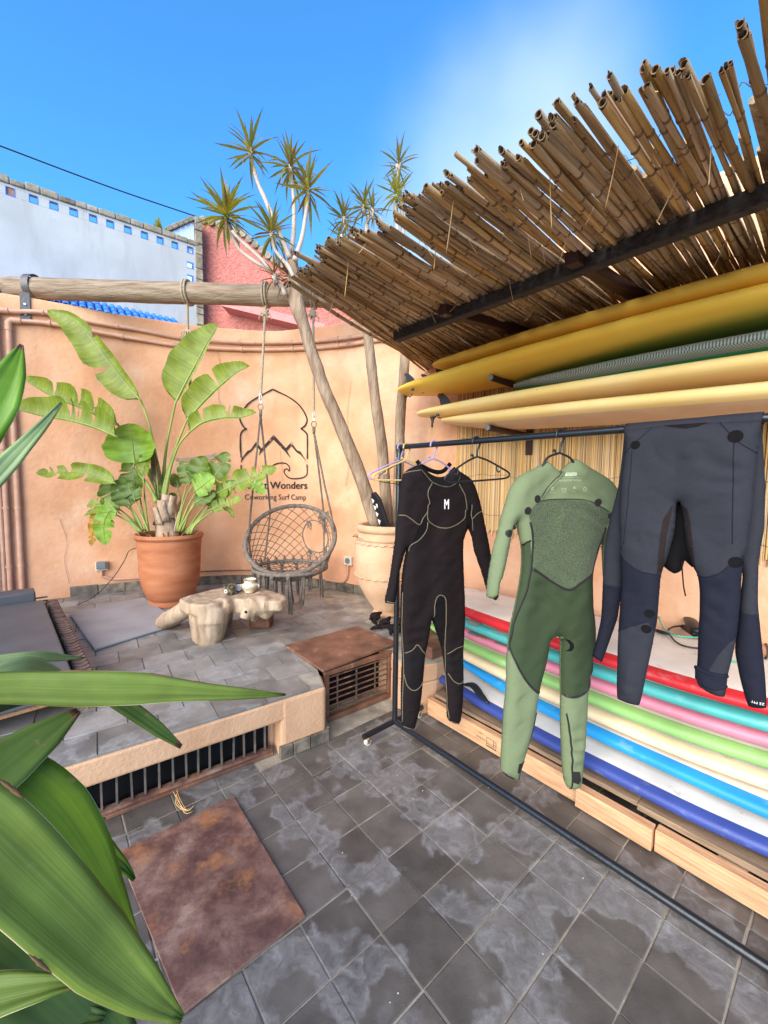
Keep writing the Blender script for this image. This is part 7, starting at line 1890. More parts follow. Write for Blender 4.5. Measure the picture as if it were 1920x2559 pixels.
for (x, y, z, rad, num, kind) in tr['ro']:
    c = V((x, y, z))
    rs = MB()
    core = bpy.data.objects.new('rosette', None)
    # each rosette: a short core with its blades
    b = MB(); b.tube([c - V((0, 0, .06)), c - V((0, 0, .01)), c + V((0, 0, .03))], [.014, .020, .012], 8)
    core = b.build('rosette', TWIGB if kind != 1 else STEM, drg, smooth=True)
    vs_all, uv_all, fs_all, mi_all = [], [], [], []
    for k in range(num):
        u = (k + .5) / num
        el = math.radians(84 - 128 * u + random.uniform(-12, 12)); az_ = k * 2.39996 + random.uniform(-.25, .25)
        d_ = V((math.cos(az_) * math.cos(el), math.sin(az_) * math.cos(el), math.sin(el)))
        sd = d_.cross(V((0, 0, 1)));
        if sd.length < .1: sd = V((1, 0, 0))
        sd.normalize(); up = sd.cross(d_)
        l_ = rad * random.uniform(.72, 1.12) * (1 if el > -.4 else .85)
        kk = random.randrange(7) if el > -.15 else random.randrange(4, 10)
        mt_i = kind if random.random() > .18 else random.randrange(3)
        me = lmesh[kk][min(2, mt_i)]
        base = c + V((0, 0, .03 - .07 * u)) + d_ * .012
        blades += 1
        if blades <= 297:
            inst('blade', me, frame(base, d_, sd, up, l_, l_ * .95, l_), drg)
        else:
            vs_all.append((me, frame(base, d_, sd, up, l_, l_ * .95, l_)))
    if vs_all:
        V_, U_, F_ = [], [], []
        for me, m4 in vs_all:
            b0 = len(V_)
            uvm = {}
            for lp in me.loops: uvm[lp.vertex_index] = tuple(me.uv_layers[0].data[lp.index].uv)
            V_ += [m4 @ v.co for v in me.vertices]; U_ += [uvm[i] for i in range(len(me.vertices))]
            F_ += [tuple(b0 + i for i in p.vertices) for p in me.polygons]
        o = link('blade_tuft', uv_mesh('blade_tuft', V_, U_, F_, RO[min(kind, 2)]), drg); tag(o, kind='stuff')

# black faceted tray leaning in the jar, with clear cut-outs
t_ = thing('black_crate', jc + V((-.03, -.20, TER_Z + .80)), 'black latticed plastic tray with white triangles stuck in the clay jar', 'tray')
bx = V((-.30, .05, .95)).normalized(); by = V((.55, -.80, .20)); by = (by - bx * by.dot(bx)).normalized(); bn = bx.cross(by)
c0 = jc + V((-.075, -.175, TER_Z + .92))
b = MB(); ol = [(-.20, -.035), (-.16, -.055), (.15, -.055), (.19, -.03), (.19, .012), (.12, .055), (-.12, .070), (-.20, .055)]
b.slab([c0 + bx * a_ + by * q for a_, q in ol], bn, .030); b.build('shell', BLACKPL, t_, bevel=.008, seg=2)
for tri_ in (((.10, -.040), (.145, -.040), (.12, -.012)), ((.04, -.040), (.085, -.040), (.06, -.008)), ((.05, .004), (.09, -.004), (.085, .02)), ((-.02, -.040), (.025, -.040), (.0, -.010)), ((-.09, -.040), (-.04, -.040), (-.06, -.008)), ((-.15, -.042), (-.105, -.042), (-.12, -.012))):
    for off in (.0305, -.0035):
        b = MB(); b.slab([c0 + bx * a_ + by * q + bn * off for a_, q in tri_], bn, .003); b.build('white_inlay', PRINTW, t_)

# black bundle of gloves under the jar
rnd = random.Random(5)
for gi, p in enumerate(D['bits']['glv']):
    p = V(p)
    gl_ = MB()
    for q in range(4):
        a_ = p + V((rnd.uniform(-.03, .03), rnd.uniform(-.04, .03), rnd.uniform(-.01, .03)))
        d_ = V((rnd.uniform(-1, 1), rnd.uniform(-1, .4), rnd.uniform(-.2, .4))).normalized()
        gl_.tube(resample([a_, a_ + d_ * .05, a_ + d_ * .09 + V((rnd.uniform(-.03, .03), 0, -.02))], 8), [.018, .022, .022, .02, .018, .016, .013, .008], 8)
    gl_.tube(resample([p + V((-.03, 0, .0)), p + V((.0, -.01, .02)), p + V((.04, 0, .0))], 8), [.02, .03, .034, .036, .036, .034, .03, .02], 9)
    o = remeshed('neoprene_glove', gl_, BLK, None, .006, 4)
    tag(o, ('leftmost crumpled black glove at the foot of the clay jar', 'second black glove lying in the heap under the clay jar', 'black glove nearest the hatch in the heap under the jar', 'black glove behind the rack post under the clay jar')[gi], 'glove', 'black gloves under the clay jar')

# ---- big strap leaves in the left foreground
FG = [leaf_mat('strap_leaf', (0.150, 0.205, 0.03), (0.215, 0.275, 0.052), vein=22, rough=.5, trans=.25, along=True, spec=.28, blot=(0.30, 0.25, 0.09), bsc=38, blo=.67),
      leaf_mat('strap_leaf_deep', (0.10, 0.15, 0.022), (0.135, 0.19, 0.034), vein=16, rough=.5, trans=.22, along=True, spec=.28, blot=(0.26, 0.20, 0.07), bsc=30, blo=.66),
      leaf_mat('strap_leaf_pale', (0.20, 0.28, 0.10), (0.27, 0.35, 0.14), vein=12, rough=.4, trans=.2, along=True, spec=.5),
      leaf_mat('strap_leaf_lime', (0.13, 0.21, 0.01), (0.18, 0.27, 0.022), vein=14, rough=.48, trans=.35, along=True, spec=.3, blot=(0.30, 0.27, 0.06), bsc=24, blo=.66),
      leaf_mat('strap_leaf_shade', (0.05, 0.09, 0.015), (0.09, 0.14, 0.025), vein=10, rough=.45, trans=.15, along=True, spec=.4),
      leaf_mat('strap_leaf_fresh', (0.11, 0.25, 0.01), (0.19, 0.34, 0.02), vein=10, rough=.4, trans=.3, along=True, spec=.4)]
BTIP = M('dried_leaf_tip', (0.17, 0.085, 0.04), rough=.8, bump=.2)
EDGE = M('pale_leaf_edge', (0.48, 0.40, 0.20), rough=.6, bump=0)
yc = thing('strap_leaf_plant', (-1.05, .55, .0), 'large strap leaved plant reaching in from the left foreground', 'plant')
b = MB(); b.tube(resample([V((-1.05, .55, .0)), V((-1.03, .56, .4)), V((-1.0, .58, .85)), V((-.98, .6, 1.3))], 12), [.07, .065, .06, .055, .05, .05, .048, .045, .04, .035, .03, .02], 14); b.build('stem', BARK, yc, smooth=True)
for li, (pts, ws, k) in enumerate(D['fg']):
    N_ = 36; mid = resample([V(p) for p in pts], N_)
    # carry the blade back to the stem outside the picture
    p0 = mid[0]; st = V((-1.0, .58, max(.3, min(1.28, p0.z - .05))))
    mid = resample([st, st.lerp(p0, .5) + V((0, 0, .04))] + mid[::3] + [mid[-1]], 44)
    n0 = 44; vs, uvs, fs = [], [], []
    Ls = [0]
    for i in range(1, n0): Ls.append(Ls[-1] + (mid[i] - mid[i - 1]).length)
    lead = sum((a - b_).length for a, b_ in zip([st, st.lerp(p0, .5)], [st.lerp(p0, .5), p0]))
    K = 8
    for i in range(n0):
        t_ = (mid[min(i + 1, n0 - 1)] - mid[max(i - 1, 0)]).normalized()
        view = (cam.location - mid[i]).normalized() if False else (V((0, 0, EYE)) - mid[i]).normalized()
        f_ = (view + V((0, 0, .5))).normalized()
        s_ = t_.cross(f_).normalized(); fn = s_.cross(t_)
        if fn.dot(view) < 0: fn = -fn
        u = Ls[i] / Ls[-1]
        w = lerp_list(ws, max(0, (Ls[i] - lead) / (Ls[-1] - lead))) if Ls[i] > lead else ws[0] * (.55 + .45 * Ls[i] / lead)
        w /= max(.5, abs(s_.cross(view).length))
        for j in range(K + 1):
            v = j / K * 2 - 1
            fold = .16 * w * (abs(v) ** 1.3) + .010 * math.sin(u * 17 + li + v * 2) * (abs(v) ** 2) * min(1, w / .05)
            vs.append(mid[i] + s_ * (w * v) + fn * fold + fn * (.0022 * math.cos(v * 9))); uvs.append((u * 2, .5 + v * .5))
    fs = [(i * (K + 1) + j, (i + 1) * (K + 1) + j, (i + 1) * (K + 1) + j + 1, i * (K + 1) + j + 1) for i in range(n0 - 1) for j in range(K)]
    me = uv_mesh('strap_leaf', vs, uvs, fs, [FG[k], BTIP])
    for pi, p in enumerate(me.polygons):
        if pi // K >= n0 - 2 and k in (1, 5): p.material_index = 1
    o = link('strap_leaf', me, yc)
    so = o.modifiers.new('s', 'SOLIDIFY'); so.thickness = .0012
    b = MB()
    for side in (0, K):
        b.tube([vs[i * (K + 1) + side] for i in range(n0)], .0009 if k != 4 else .0006, 4)
    b.build('leaf_margin', EDGE, o, smooth=True)
    if li in (0, 4, 5, 6):                             # dried nicks along the margin
        b = MB()
        for q in range(3):
            i0 = random.randrange(14, n0 - 6); side = random.choice((0, K)); m_ = random.randrange(2, 4)
            P_ = resample([V(vs[i * (K + 1) + side]) for i in range(i0, i0 + m_ + 1)], 10)
            b.tube(P_, [.0006 + .0032 * math.sin(math.pi * k_ / 9) * random.uniform(.6, 1.1) for k_ in range(10)], 6, flat=.6)
        tag(b.build('dry_margin', BTIP, o, smooth=True), kind='stuff')
# ================================================================ SWING BEAM, CHAIR, TABLE, SEATING
LA, LB_ = V((-3.66, 4.06, 3.345)), V((.02, 3.93, 3.235))
lg = thing('swing_beam', LA, 'weathered round log spanning above the courtyard wall', 'beam')
b = MB(); P = resample([LA, LA.lerp(LB_, .5) + V((0, 0, -.005)), LB_], 60); n_ = 24; vs = []
for i, p in enumerate(P):
    for k in range(n_):
        w = 2 * math.pi * k / n_
        r_ = .098 - .006 * i / 59 + .006 * nz((p.x * 1.5, math.cos(w), math.sin(w)), 2) + .003 * nz((p.x * 4, math.cos(w) * 2, math.sin(w) * 2), 3)
        if i == 0: r_ *= .9
        vs.append(p + V((0, math.cos(w) * r_, math.sin(w) * r_)))
b.add(vs, [(i * n_ + k, i * n_ + (k + 1) % n_, (i + 1) * n_ + (k + 1) % n_, (i + 1) * n_ + k) for i in range(59) for k in range(n_)] + [tuple(range(n_)), tuple(59 * n_ + k for k in range(n_ - 1, -1, -1))])
b.build('log', LOGW, lg, smooth=50)
# steel strap bracket at the left end
bc = LA + (LB_ - LA).normalized() * .27
b = MB(); vs = []
for w in [math.radians(-70 + 320 * k / 30) for k in range(31)]:
    for xo in (-.035, .035):
        for rr in (.106, .112):
            vs.append(bc + V((xo, -math.cos(w) * rr, math.sin(w) * rr + .01)))
fs = []
for i in range(30):
    a = 4 * i
    fs += [(a, a + 1, a + 5, a + 4), (a + 2, a + 6, a + 7, a + 3), (a, a + 4, a + 6, a + 2), (a + 1, a + 3, a + 7, a + 5)]
b.add(vs, fs)
b.build('steel_strap', STEELBR, lg, smooth=50)
sA = .36 + .62
b = MB(); wpnt, wn_ = wall_at(sA)
pt_ = V((bc.x + .02, bc.y - .115, 0))
best = min((abs((wall_at(s_)[0] - pt_).length), s_) for s_ in [S0 + .01 * k for k in range(200)])[1]
ax = V((-wall_at(best)[1].y, wall_at(best)[1].x, 0))
b.box(on_wall(best, 3.10, .011), .075, .008, .26, ax, wall_at(best)[1]); b.build('bracket_plate', STEELBR, lg, bevel=.003)
for zz in (3.03, 3.12):
    b = MB(); b.tube([on_wall(best, zz, .012), on_wall(best, zz, .024)], .010, 8); b.build('bolt', CHROME, lg, smooth=40)


def twisted(path, r, mb, pitch=.03, strands=3, n=5):
    """laid rope: strands twisted round a path"""
    L_ = sum((V(path[i + 1]) - V(path[i])).length for i in range(len(path) - 1)); N_ = max(12, int(L_ / (pitch / 5)))
    P = resample([V(p) for p in path], N_)
    for s_ in range(strands):
        pts = []
        for i, p in enumerate(P):
            t = (P[min(i + 1, N_ - 1)] - P[max(i - 1, 0)]).normalized(); a = t.orthogonal().normalized() if abs(t.z) < .9 else (V((1, 0, 0)) - t * t.x).normalized(); c = t.cross(a)
            w = 2 * math.pi * (i * L_ / (N_ - 1) / pitch + s_ / strands)
            pts.append(p + (a * math.cos(w) + c * math.sin(w)) * r * .5)
        mb.tube(pts, r * .56, n)


def log_loop(x, mb, r=.010, tail=True):
    t = (x - LA.x) / (LB_.x - LA.x); c = LA.lerp(LB_, t)
    for q in (-.012, .012):
        mb.tube([c + V((q, math.cos(w) * .108, math.sin(w) * .108)) for w in [2 * math.pi * k / 24 for k in range(24)]], r, 6, closed=True)
    return c


# ---- macrame swing chair
ch = D['ch']
RC_ = V(ch['ring'][0]); RR = (ch['ring'][2][0] - ch['ring'][1][0]) / 2
RU, RV = V((1, 0, 0)), V((0, .73, .683)).normalized()
swing = thing('swing_chair', RC_ + V((0, 0, -.4)), 'round grey macrame swing chair with torn netting hanging from the log', 'swing chair')


def ring_pt(a, r=RR):
    return RC_ + RU * (math.cos(a) * r) + RV * (math.sin(a) * r)


b = MB(); P = [ring_pt(2 * math.pi * k / 80) for k in range(80)]
b.tube(P, [.0205 + .0012 * math.sin(k * 2.1) for k in range(80)], 10, closed=True); b.build('back_ring', GREYROPE, swing, smooth=True)
SC_ = V(ch['seat'][0]) + V((0, -.02, -.015)); SR = .335


def seat_pt(a, r=SR, z=0):
    return SC_ + V((math.cos(a) * r, math.sin(a) * r, z))


b = MB(); b.tube([seat_pt(2 * math.pi * k / 70) for k in range(70)], .0165, 10, closed=True); b.build('seat_ring', GREYROPE, swing, smooth=True)
# back net: ruled between the upper arc of the big ring and the back of the seat ring
A0_, A1_ = math.radians(-32), math.radians(212)


def net_pt(u, v):
    a = A0_ + (A1_ - A0_) * u
    q = ring_pt(a); s_ = seat_pt(math.radians(-8) + math.radians(196) * u, SR)
    p = q.lerp(s_, v)
    bulge = math.sin(math.pi * min(1, v * 1.05)) * math.sin(math.pi * u)
    return p + V((0, .10, -.02)) * bulge


hole_c, hole_u, hole_v = None, .33, .40


def in_hole(u, v):
    return ((u - .36) / .115) ** 2 + ((v - .50) / .30) ** 2 < 1


NS = 14; slope = .42
b = MB()
for fam in (1, -1):
    for k in range(-9, NS + 9):
        u0 = k / NS; pts = []
        runs = []
        for i in range(31):
            v = i / 30; u = u0 + fam * slope * v
            ok_ = -.001 <= u <= 1.001 and not in_hole(u, v)
            if ok_: pts.append(net_pt(min(1, max(0, u)), v) + V((0, .003 * fam, 0)))
            else:
                if len(pts) > 2: runs.append(pts)
                pts = []
        if len(pts) > 2: runs.append(pts)
        for r_ in runs: b.tube(r_, .0037, 5)
b.build('back_net', GREYROPE, swing, smooth=True)
# torn hole: edge cord, knots, loose ends
b = MB()
hp_ = [net_pt(.36 + .118 * math.cos(w), .50 + .31 * math.sin(w)) + V((0, -.005, .006 * math.sin(5 * w))) for w in [2 * math.pi * k / 40 for k in range(40)]]
b.tube(hp_, [.0045 + .003 * abs(math.sin(k * .8)) for k in range(40)], 6, closed=True)
for w in (1.2, 2.6, 4.3, 5.4):
    p = net_pt(.36 + .118 * math.cos(w), .50 + .31 * math.sin(w))
    for q in range(7):
        b.tube(resample([p + V((random.uniform(-.02, .02), -.01, random.uniform(-.01, .02))), p + V((random.uniform(-.03, .03), -.015, -.02)), p + V((random.uniform(-.03, .03), -.01, random.uniform(-.09, -.03)))], 7), [.006, .008, .007, .005, .004, .003, .001], 5)
p = ring_pt(math.radians(48))
for q in range(14):
    b.tube(resample([p + V((random.uniform(-.05, .05), -.02, random.uniform(-.01, .03))), p + V((random.uniform(-.05, .05), -.03, -.02)), p + V((random.uniform(-.07, .05), -.01, random.uniform(-.14, -.04)))], 7), [.006, .009, .008, .006, .004, .003, .001], 5)
b.build('frayed_knot', GREYROPE, swing, smooth=True)
# seat net
b = MB()
for fam in (0, 1):
    for k in range(-6, 7):
        q = k / 7
        half = math.sqrt(max(0, 1 - q * q)); pts = []
        for i in range(17):
            t = -half + 2 * half * i / 16
            x, y = (q, t) if fam == 0 else (t, q)
            x, y = (x - y) * .7071, (x + y) * .7071
            pts.append(SC_ + V((x * SR, y * SR, -.11 * (1 - x * x - y * y) - .01)))
        b.tube(pts, .0036, 5)
for q in range(3):
    b.tube([seat_pt(2 * math.pi * k / 40, SR * (.55 + .18 * q), -.07 + .025 * q) for k in range(40)], .005, 5, closed=True)
b.build('seat_net', GREYROPE, swing, smooth=True)
# wrapped lashings where the net meets the seat ring
b = MB()
for k in range(12):
    a = math.radians(8 + 15 * k); p = seat_pt(a)
    b.tube(resample([p + V((0, 0, .06)), p + V((0, 0, .02)), p + V((0, 0, -.02))], 6), [.005, .009, .013, .016, .016, .013], 7)
b.build('lashing', GREYROPE, swing, smooth=True)
# fringe tassels
for k in range(15):
    a = math.radians(-178 + 24.6 * k) if k < 15 else 0
    p = seat_pt(a) + V((0, 0, -.012)) if k not in (5, 6, 7, 8) else None
    if p is None:
        p = (ring_pt(math.radians(-90 + (k - 6.5) * 17)) + V((0, .005, -.015)))
    l_ = random.uniform(.27, .36); b = MB()
    sway = V((random.uniform(-.02, .03), random.uniform(-.02, .02), 0))
    b.tube([p + V((0, 0, .02)), p + V((0, 0, -.015)), p + V((0, 0, -.03))], [.016, .021, .016], 8)
    for q in range(12):
        w = random.uniform(0, 6.28); r_ = random.uniform(.004, .020)
        o_ = V((math.cos(w) * r_, math.sin(w) * r_, 0))
        b.tube(resample([p + o_ * .6, p + o_ + sway * .4 - V((0, 0, l_ * .5)), p + o_ * 1.35 + sway - V((0, 0, l_ * random.uniform(.8, 1.05)))], 9), [.0065, .0065, .006, .006, .0055, .005, .0045, .004, .0025], 5)
    b.build('tassel', GREYROPE, swing, smooth=True)
# suspension
rp = D['rope']
for si, sgn in ((0, -1), (1, 1)):
    path = [V(p) for p in rp[si]]
    top = log_loop(path[0].x, b := MB(), .010)
    path[0] = top + V((0, -.02, -.10)); path[-1] = V((path[-1].x, 3.86, path[-1].z))
    path[1] = path[0].lerp(path[-1], .5)
    twisted(path, .013, b)
    k0 = path[0] + V((0, -.005, -.06))
    for q in range(5):
        b.tube([k0 + V((math.cos(w) * .024, math.sin(w) * .024, .010 * q - .03 + .008 * math.sin(w * 2))) for w in [2 * math.pi * k / 14 for k in range(14)]], .009, 6, closed=True)
    for q in range(4):
        b.tube(resample([k0, k0 + V((.03 * (q - 1.5), -.02, -.03)), k0 + V((.04 * (q - 1.5), -.01, -.09))], 7), [.008, .008, .007, .006, .005, .004, .002], 5)
    b.build('hanging_rope', ROPE, swing, smooth=True)
    e = path[-1]
    b = MB(); b.tube([e + V((math.cos(w) * .010, 0, math.sin(w) * .05 + .02)) for w in [2 * math.pi * k / 16 for k in range(16)]], .0045, 6, closed=True); b.build('snap_hook', CHROME, swing, smooth=True)
    b = MB(); c = e - V((0, 0, .058)); b.tube([c + V((math.cos(w) * .024, 0, math.sin(w) * .027)) for w in [2 * math.pi * k / 20 for k in range(20)]], .0045, 6, closed=True); b.build('steel_ring', RUST, swing, smooth=True)
    c = c - V((0, 0, .03))
    b = MB(); b.tube([c, c - V((0, 0, .06))], [.016, .013], 8)
    ends = (ring_pt(math.radians(90 + 48 * -sgn * -1 if False else (128 if sgn < 0 else 48))), seat_pt(math.radians(200 if sgn < 0 else -20)), ) 
    for q, e2 in enumerate(ends):
        mid_ = c.lerp(e2, .55) + V((.0, 0, 0))
        if q == 1: mid_ = ring_pt(math.radians(172 if sgn < 0 else 8), RR * .97) + V((0, -.01, .0))
        twisted([c - V((0, 0, .04)), c.lerp(mid_, .5), mid_, e2] if q == 1 else [c - V((0, 0, .04)), mid_, e2], .010, b, .035)
    # inner stay from the ring to the seat
    e3 = ring_pt(math.radians(128 if sgn < 0 else 48)); s3 = seat_pt(math.radians(150 if sgn < 0 else 30))
    twisted([e3, e3.lerp(s3, .5), s3], .009, b, .035)
    b.build('suspension_cord', GREYROPE, swing, smooth=True)
# spare rope on the left
b = MB(); path = [V(p) for p in rp[2]]
top = log_loop(path[0].x, b, .011); path[0] = top + V((0, -.02, -.10)); path = [path[0], path[0] - V((0, 0, .25)), path[0] - V((-.01, 0, .55)), path[0] - V((-.012, 0, .80))]
twisted(path, .015, b)
k0 = path[1]
for q in range(6):
    b.tube(resample([k0, k0 + V((.018 * (q - 2.5), -.02, -.02)), k0 + V((.026 * (q - 2.5), -.015, -.08))], 7), [.009, .009, .008, .007, .005, .004, .002], 5)
o = b.build('knotted_rope', ROPE, None, smooth=True); tag(o, 'loose sisal rope looped over the log behind the banana plant', 'rope')

# ---- driftwood table
tb_ = D['tb']; TZ = .655
tab = thing('driftwood_table', V((tb_['fl'][0][0], tb_['fl'][0][1], TER_Z)), 'low table carved from a pale driftwood root on the terrace', 'table')
mb = MB(); tp = [V(p) for p in tb_['top']]
cen = sum(tp, V((0, 0, 0))) / len(tp)
rp_ = resample(tp[:] + [tp[0]], 60)[:-1]
mb.prism([(p.x, p.y) for p in reversed(rp_)], TZ - .085, TZ)
ip_ = [cen.lerp(p, .80) for p in rp_]
mb.prism([(p.x, p.y) for p in reversed(ip_)], TZ - .11, TZ - .02)
F0, F1_, F2_, F3_, F4_ = [V((p[0], p[1], TER_Z)) for p in tb_['fl']]
def cap(a, c, r0, r1, n=9):
    mb.tube([V(a).lerp(V(c), i / n) for i in range(n + 1)], [r0 + (r1 - r0) * i / n for i in range(n + 1)], 16)
cap(tp[12] + V((.01, .115, -.088)), F0 + V((.01, .085, .010)), .122, .112)
cap(tp[12] + V((.01, .125, -.06)), tp[12] + V((.01, .100, -.17)), .118, .110)               # stout front leg
cap(tp[12] + V((-.06, .11, -.10)), F0 + V((-.05, .14, .014)), .09, .075)
cap(tp[0] + V((.10, .06, -.05)), F1_ + V((-.035, .04, .045)), .080, .056)               # slanting left leg
cap(tp[0] + V((.05, .10, -.07)), F1_ + V((.02, .06, .05)), .075, .055)
kn = [V(p) for p in tb_['kn']]
cap(kn[0] + V((.04, .20, .01)), kn[0] + V((0, .03, 0)), .070, .066)                # rounded knob facing the viewer
cap(kn[0] + V((-.01, .06, -.01)), kn[1] + V((0, .03, .008)), .055, .034)            # snout like stub below it
cap(kn[0] + V((.06, .10, .0)), kn[2] + V((.0, .08, .02)), .075, .06)
cap(tp[9] + V((.02, .07, -.055)), tp[8] + V((-.10, .08, -.10)), .075, .095)
cap(tp[8] + V((-.08, .10, -.09)), tp[7] + V((-.10, .02, -.055)), .085, .05)
cap(tp[7] + V((-.16, .05, -.045)), tp[7] + V((-.03, .0, -.05)), .055, .045)
cap(tp[10] + V((.0, .16, -.06)), tp[8] + V((-.2, .18, -.07)), .055, .06)
cap(tp[11] + V((0, .05, -.05)), tp[10] + V((0, .08, -.055)), .07, .055)
cap(cen + V((-.05, .1, -.06)), F4_ + V((0, .08, .02)), .06, .05)
def dsp(co, no):
    q = .011 * nz(co, 5) + .003 * nz(co, 13, 2) - .004 * max(0, nz((co.x * 16, co.y * 16, co.z * 2), 1.6))
    gr = .0004 * math.sin(co.x * 60 + 5 * nz(co, 5)) if no.z < .7 else .0010 * math.sin((co - cen).length * 120 + 3 * nz(co, 6))
    o_ = no * (q + gr)
    if co.z > TZ - .02 and no.z > .6: o_.z *= .45
    return o_
remeshed('root_body', mb, DRIFT, tab, .0105, 7, dsp)
b = MB(); b.lathe([(.0001, .002), (.008, .002), (.011, 0)], (0, 0, 0), 12)
me = b.mesh('knot_hole', VOID); inst('knot_hole', me, frame(kn[3] + V((0, -.036, .0)), V((1, 0, 0)), V((0, 0, 1)), V((0, -1, 0))), tab)
mb2 = MB(); c = F3_ + V((.02, .10, .06))
mb2.box(c, .17, .13, .125)
o = remeshed('dark_foot', mb2, M('dark_root_foot', (0.14, 0.05, 0.025), scale=12, rough=.5, bump=.4, pos=True), tab, .012, 3, lambda co, no: no * .006 * nz(co, 14))
it = [V(p) for p in tb_['items']]
# cup with painted eye, small lens, jar
def on_top(p): return V((p[0], p[1], TZ + .0035))
c = on_top(it[0])
t_ = thing('candle_cup', c, 'small dark facetted cup with a white eye mark on the driftwood table', 'cup')
b = MB(); b.lathe([(.030, 0), (.036, .004), (.047, .066), (.047, .070), (.040, .068), (.036, .03), (.0001, .028)], c, 8); b.build('cup', M('dark_painted_cup', [(0.45, (0.06, 0.045, 0.03)), (0.55, (0.20, 0.17, 0.09))], scale=40, rough=.4, pos=True), t_)
b = MB(); b.lathe([(.0001, .045), (.030, .042)], c, 12); b.build('filling', M('orange_wax', (0.40, 0.14, 0.06), scale=40, pos=True), t_)
e_ = c + V((-.012, -.0445, .034)); b = MB(); b.tube([e_ + V((math.cos(w) * .009, -.001, math.sin(w) * .011)) for w in [2 * math.pi * k / 18 for k in range(18)]], .0035, 6, closed=True); b.build('eye_ring', PRINTW, t_, smooth=True)
c = on_top(it[1]) + V((-.005, .02, .036))
t_ = thing('hand_mirror', c, 'round black rimmed mirror disc leaning behind the dark cup', 'mirror')
dv = V((.55, -.80, .18)).normalized(); ua = dv.orthogonal().normalized(); ub = dv.cross(ua)
b = MB(); b.tube([c + ua * math.cos(w) * .031 + ub * math.sin(w) * .031 for w in [2 * math.pi * k / 26 for k in range(26)]], .0052, 8, closed=True); b.build('rim', BLACKPL, t_, smooth=True)
b = MB(); b.slab([c + ua * math.cos(w) * .029 + ub * math.sin(w) * .029 for w in [2 * math.pi * k / 26 for k in range(26)]], dv, .003); b.build('glass', M('grey_glass', (0.42, 0.36, 0.38), rough=.15, bump=0), t_)
b = MB(); b.tube([c - dv * .004, c - dv * .035], [.026, .022], 14); b.build('back', BLACKPL, t_, smooth=40)
c = on_top(it[2])
CERA = M('cream_glazed_ceramic', (0.66, 0.56, 0.40), scale=20, rough=.3, bump=.05, pos=True)
t_ = thing('ceramic_jar', c, 'squat cream ceramic ashtray jar with black zigzag pattern on the driftwood table', 'jar')
b = MB(); b.lathe([(.0001, 0), (.036, 0), (.040, .006), (.040, .012), (.058, .030), (.064, .046), (.058, .062), (.040, .072), (.037, .078), (.046, .092), (.051, .100), (.048, .102), (.034, .088), (.030, .07), (.0001, .06)], c, 36); b.build('body', CERA, t_, smooth=40)
for zz, rr, am, fr_ in ((.038, .0632, .0055, 9), (.052, .0635, .004, 9)):
    b = MB(); n_ = 90; b.tube([c + V((math.cos(w) * rr, math.sin(w) * rr, zz + am * (2 / math.pi) * math.asin(math.sin(w * fr_)))) for w in [2 * math.pi * k / n_ for k in range(n_)]], .0016, 5, closed=True); b.build('zigzag_line', BLACKPL, t_, smooth=True)
b = MB(); b.tube([c + V((math.cos(w) * .050, math.sin(w) * .050, .1005)) for w in [2 * math.pi * k / 30 for k in range(30)]], .0022, 6, closed=True); b.build('rim_line', BLACKPL, t_, smooth=True)
for sg in (-1, 1):
    b = MB(); b.tube(resample([c + V((sg * .060, 0, .058)), c + V((sg * .074, 0, .052)), c + V((sg * .062, 0, .036))], 8), .004, 6); b.build('lug', CERA, t_, smooth=True)

# ---- grey sheet on the terrace
sl = [V(p) for p in D['slab']]
b = MB(); b.prism([(p.x, p.y) for p in (sl[3], sl[2], sl[1], sl[0])], TER_Z + .004, TER_Z + .020)
o = b.build('metal_cover', GREYSTEEL, None, bevel=.003); tag(o, 'pale grey metal cover sheet lying on the terrace beside the pot', 'cover')

# ---- low bench with cushions at the left
lo = D['lo']; BZ = .52
p0, p1 = V((lo[0][0], lo[0][1], 0)), V((lo[1][0], lo[1][1], 0))
bd_ = (p1 - p0).normalized(); bn_ = V((bd_.y, -bd_.x, 0))
if bn_.x > 0: bn_ = -bn_
bench = thing('daybed', p0 + bn_ * .5 + V((0, 0, TER_Z)), 'low carved wooden daybed at the left edge of the terrace', 'daybed')
CARV = M('carved_brown_wood', [(0.3, (0.12, 0.065, 0.045)), (0.7, (0.30, 0.19, 0.14))], scale=14, rough=.85, bump=.8, bscale=40, pos=True)
ln = (p1 - p0).length + .04
b = MB(); b.box((p0 + p1) / 2 + bn_ * .03 + V((0, 0, BZ - .03)), ln, .075, .06, bd_, bn_); b.build('side_rail', CARV, bench, bevel=.008, seg=2)
b = MB()
for k in range(34):
    c = p0 + bd_ * (.03 + ln * k / 35) + bn_ * .03 + V((0, 0, BZ + .002))
    b.tube(resample([c - bn_ * .032 - bd_ * .012, c + bd_ * .010, c + bn_ * .032 - bd_ * .012], 7), .005, 5)
b.build('rope_carving', CARV, bench, smooth=True)
for q in (.0, .5, 1.0):
    b = MB(); b.box(p0.lerp(p1, .04 + .92 * q) + bn_ * .045 + V((0, 0, (TER_Z + BZ - .06) / 2)), .07, .07, BZ - .06 - TER_Z, bd_, bn_); b.build('leg', CARV, bench)
b = MB(); b.box(p1 + bn_ * .75 - bd_ * .025 + V((0, 0, BZ - .045)), .04, 1.45, .09, bd_, bn_); b.build('front_rail', M('orange_carved_board', (0.42, 0.20, 0.10), scale=10, rough=.7, bump=.3, pos=True), bench, bevel=.004)
b = MB(); pts = []
for k in range(40):
    pts.append(p1 + bn_ * (.10 + .034 * k) + bd_ * -.0035 + V((0, 0, BZ - .045 + (.022 if k % 2 else -.022))))
b.tube(pts, .004, 5); b.build('zigzag_carving', BLACKPL, bench)
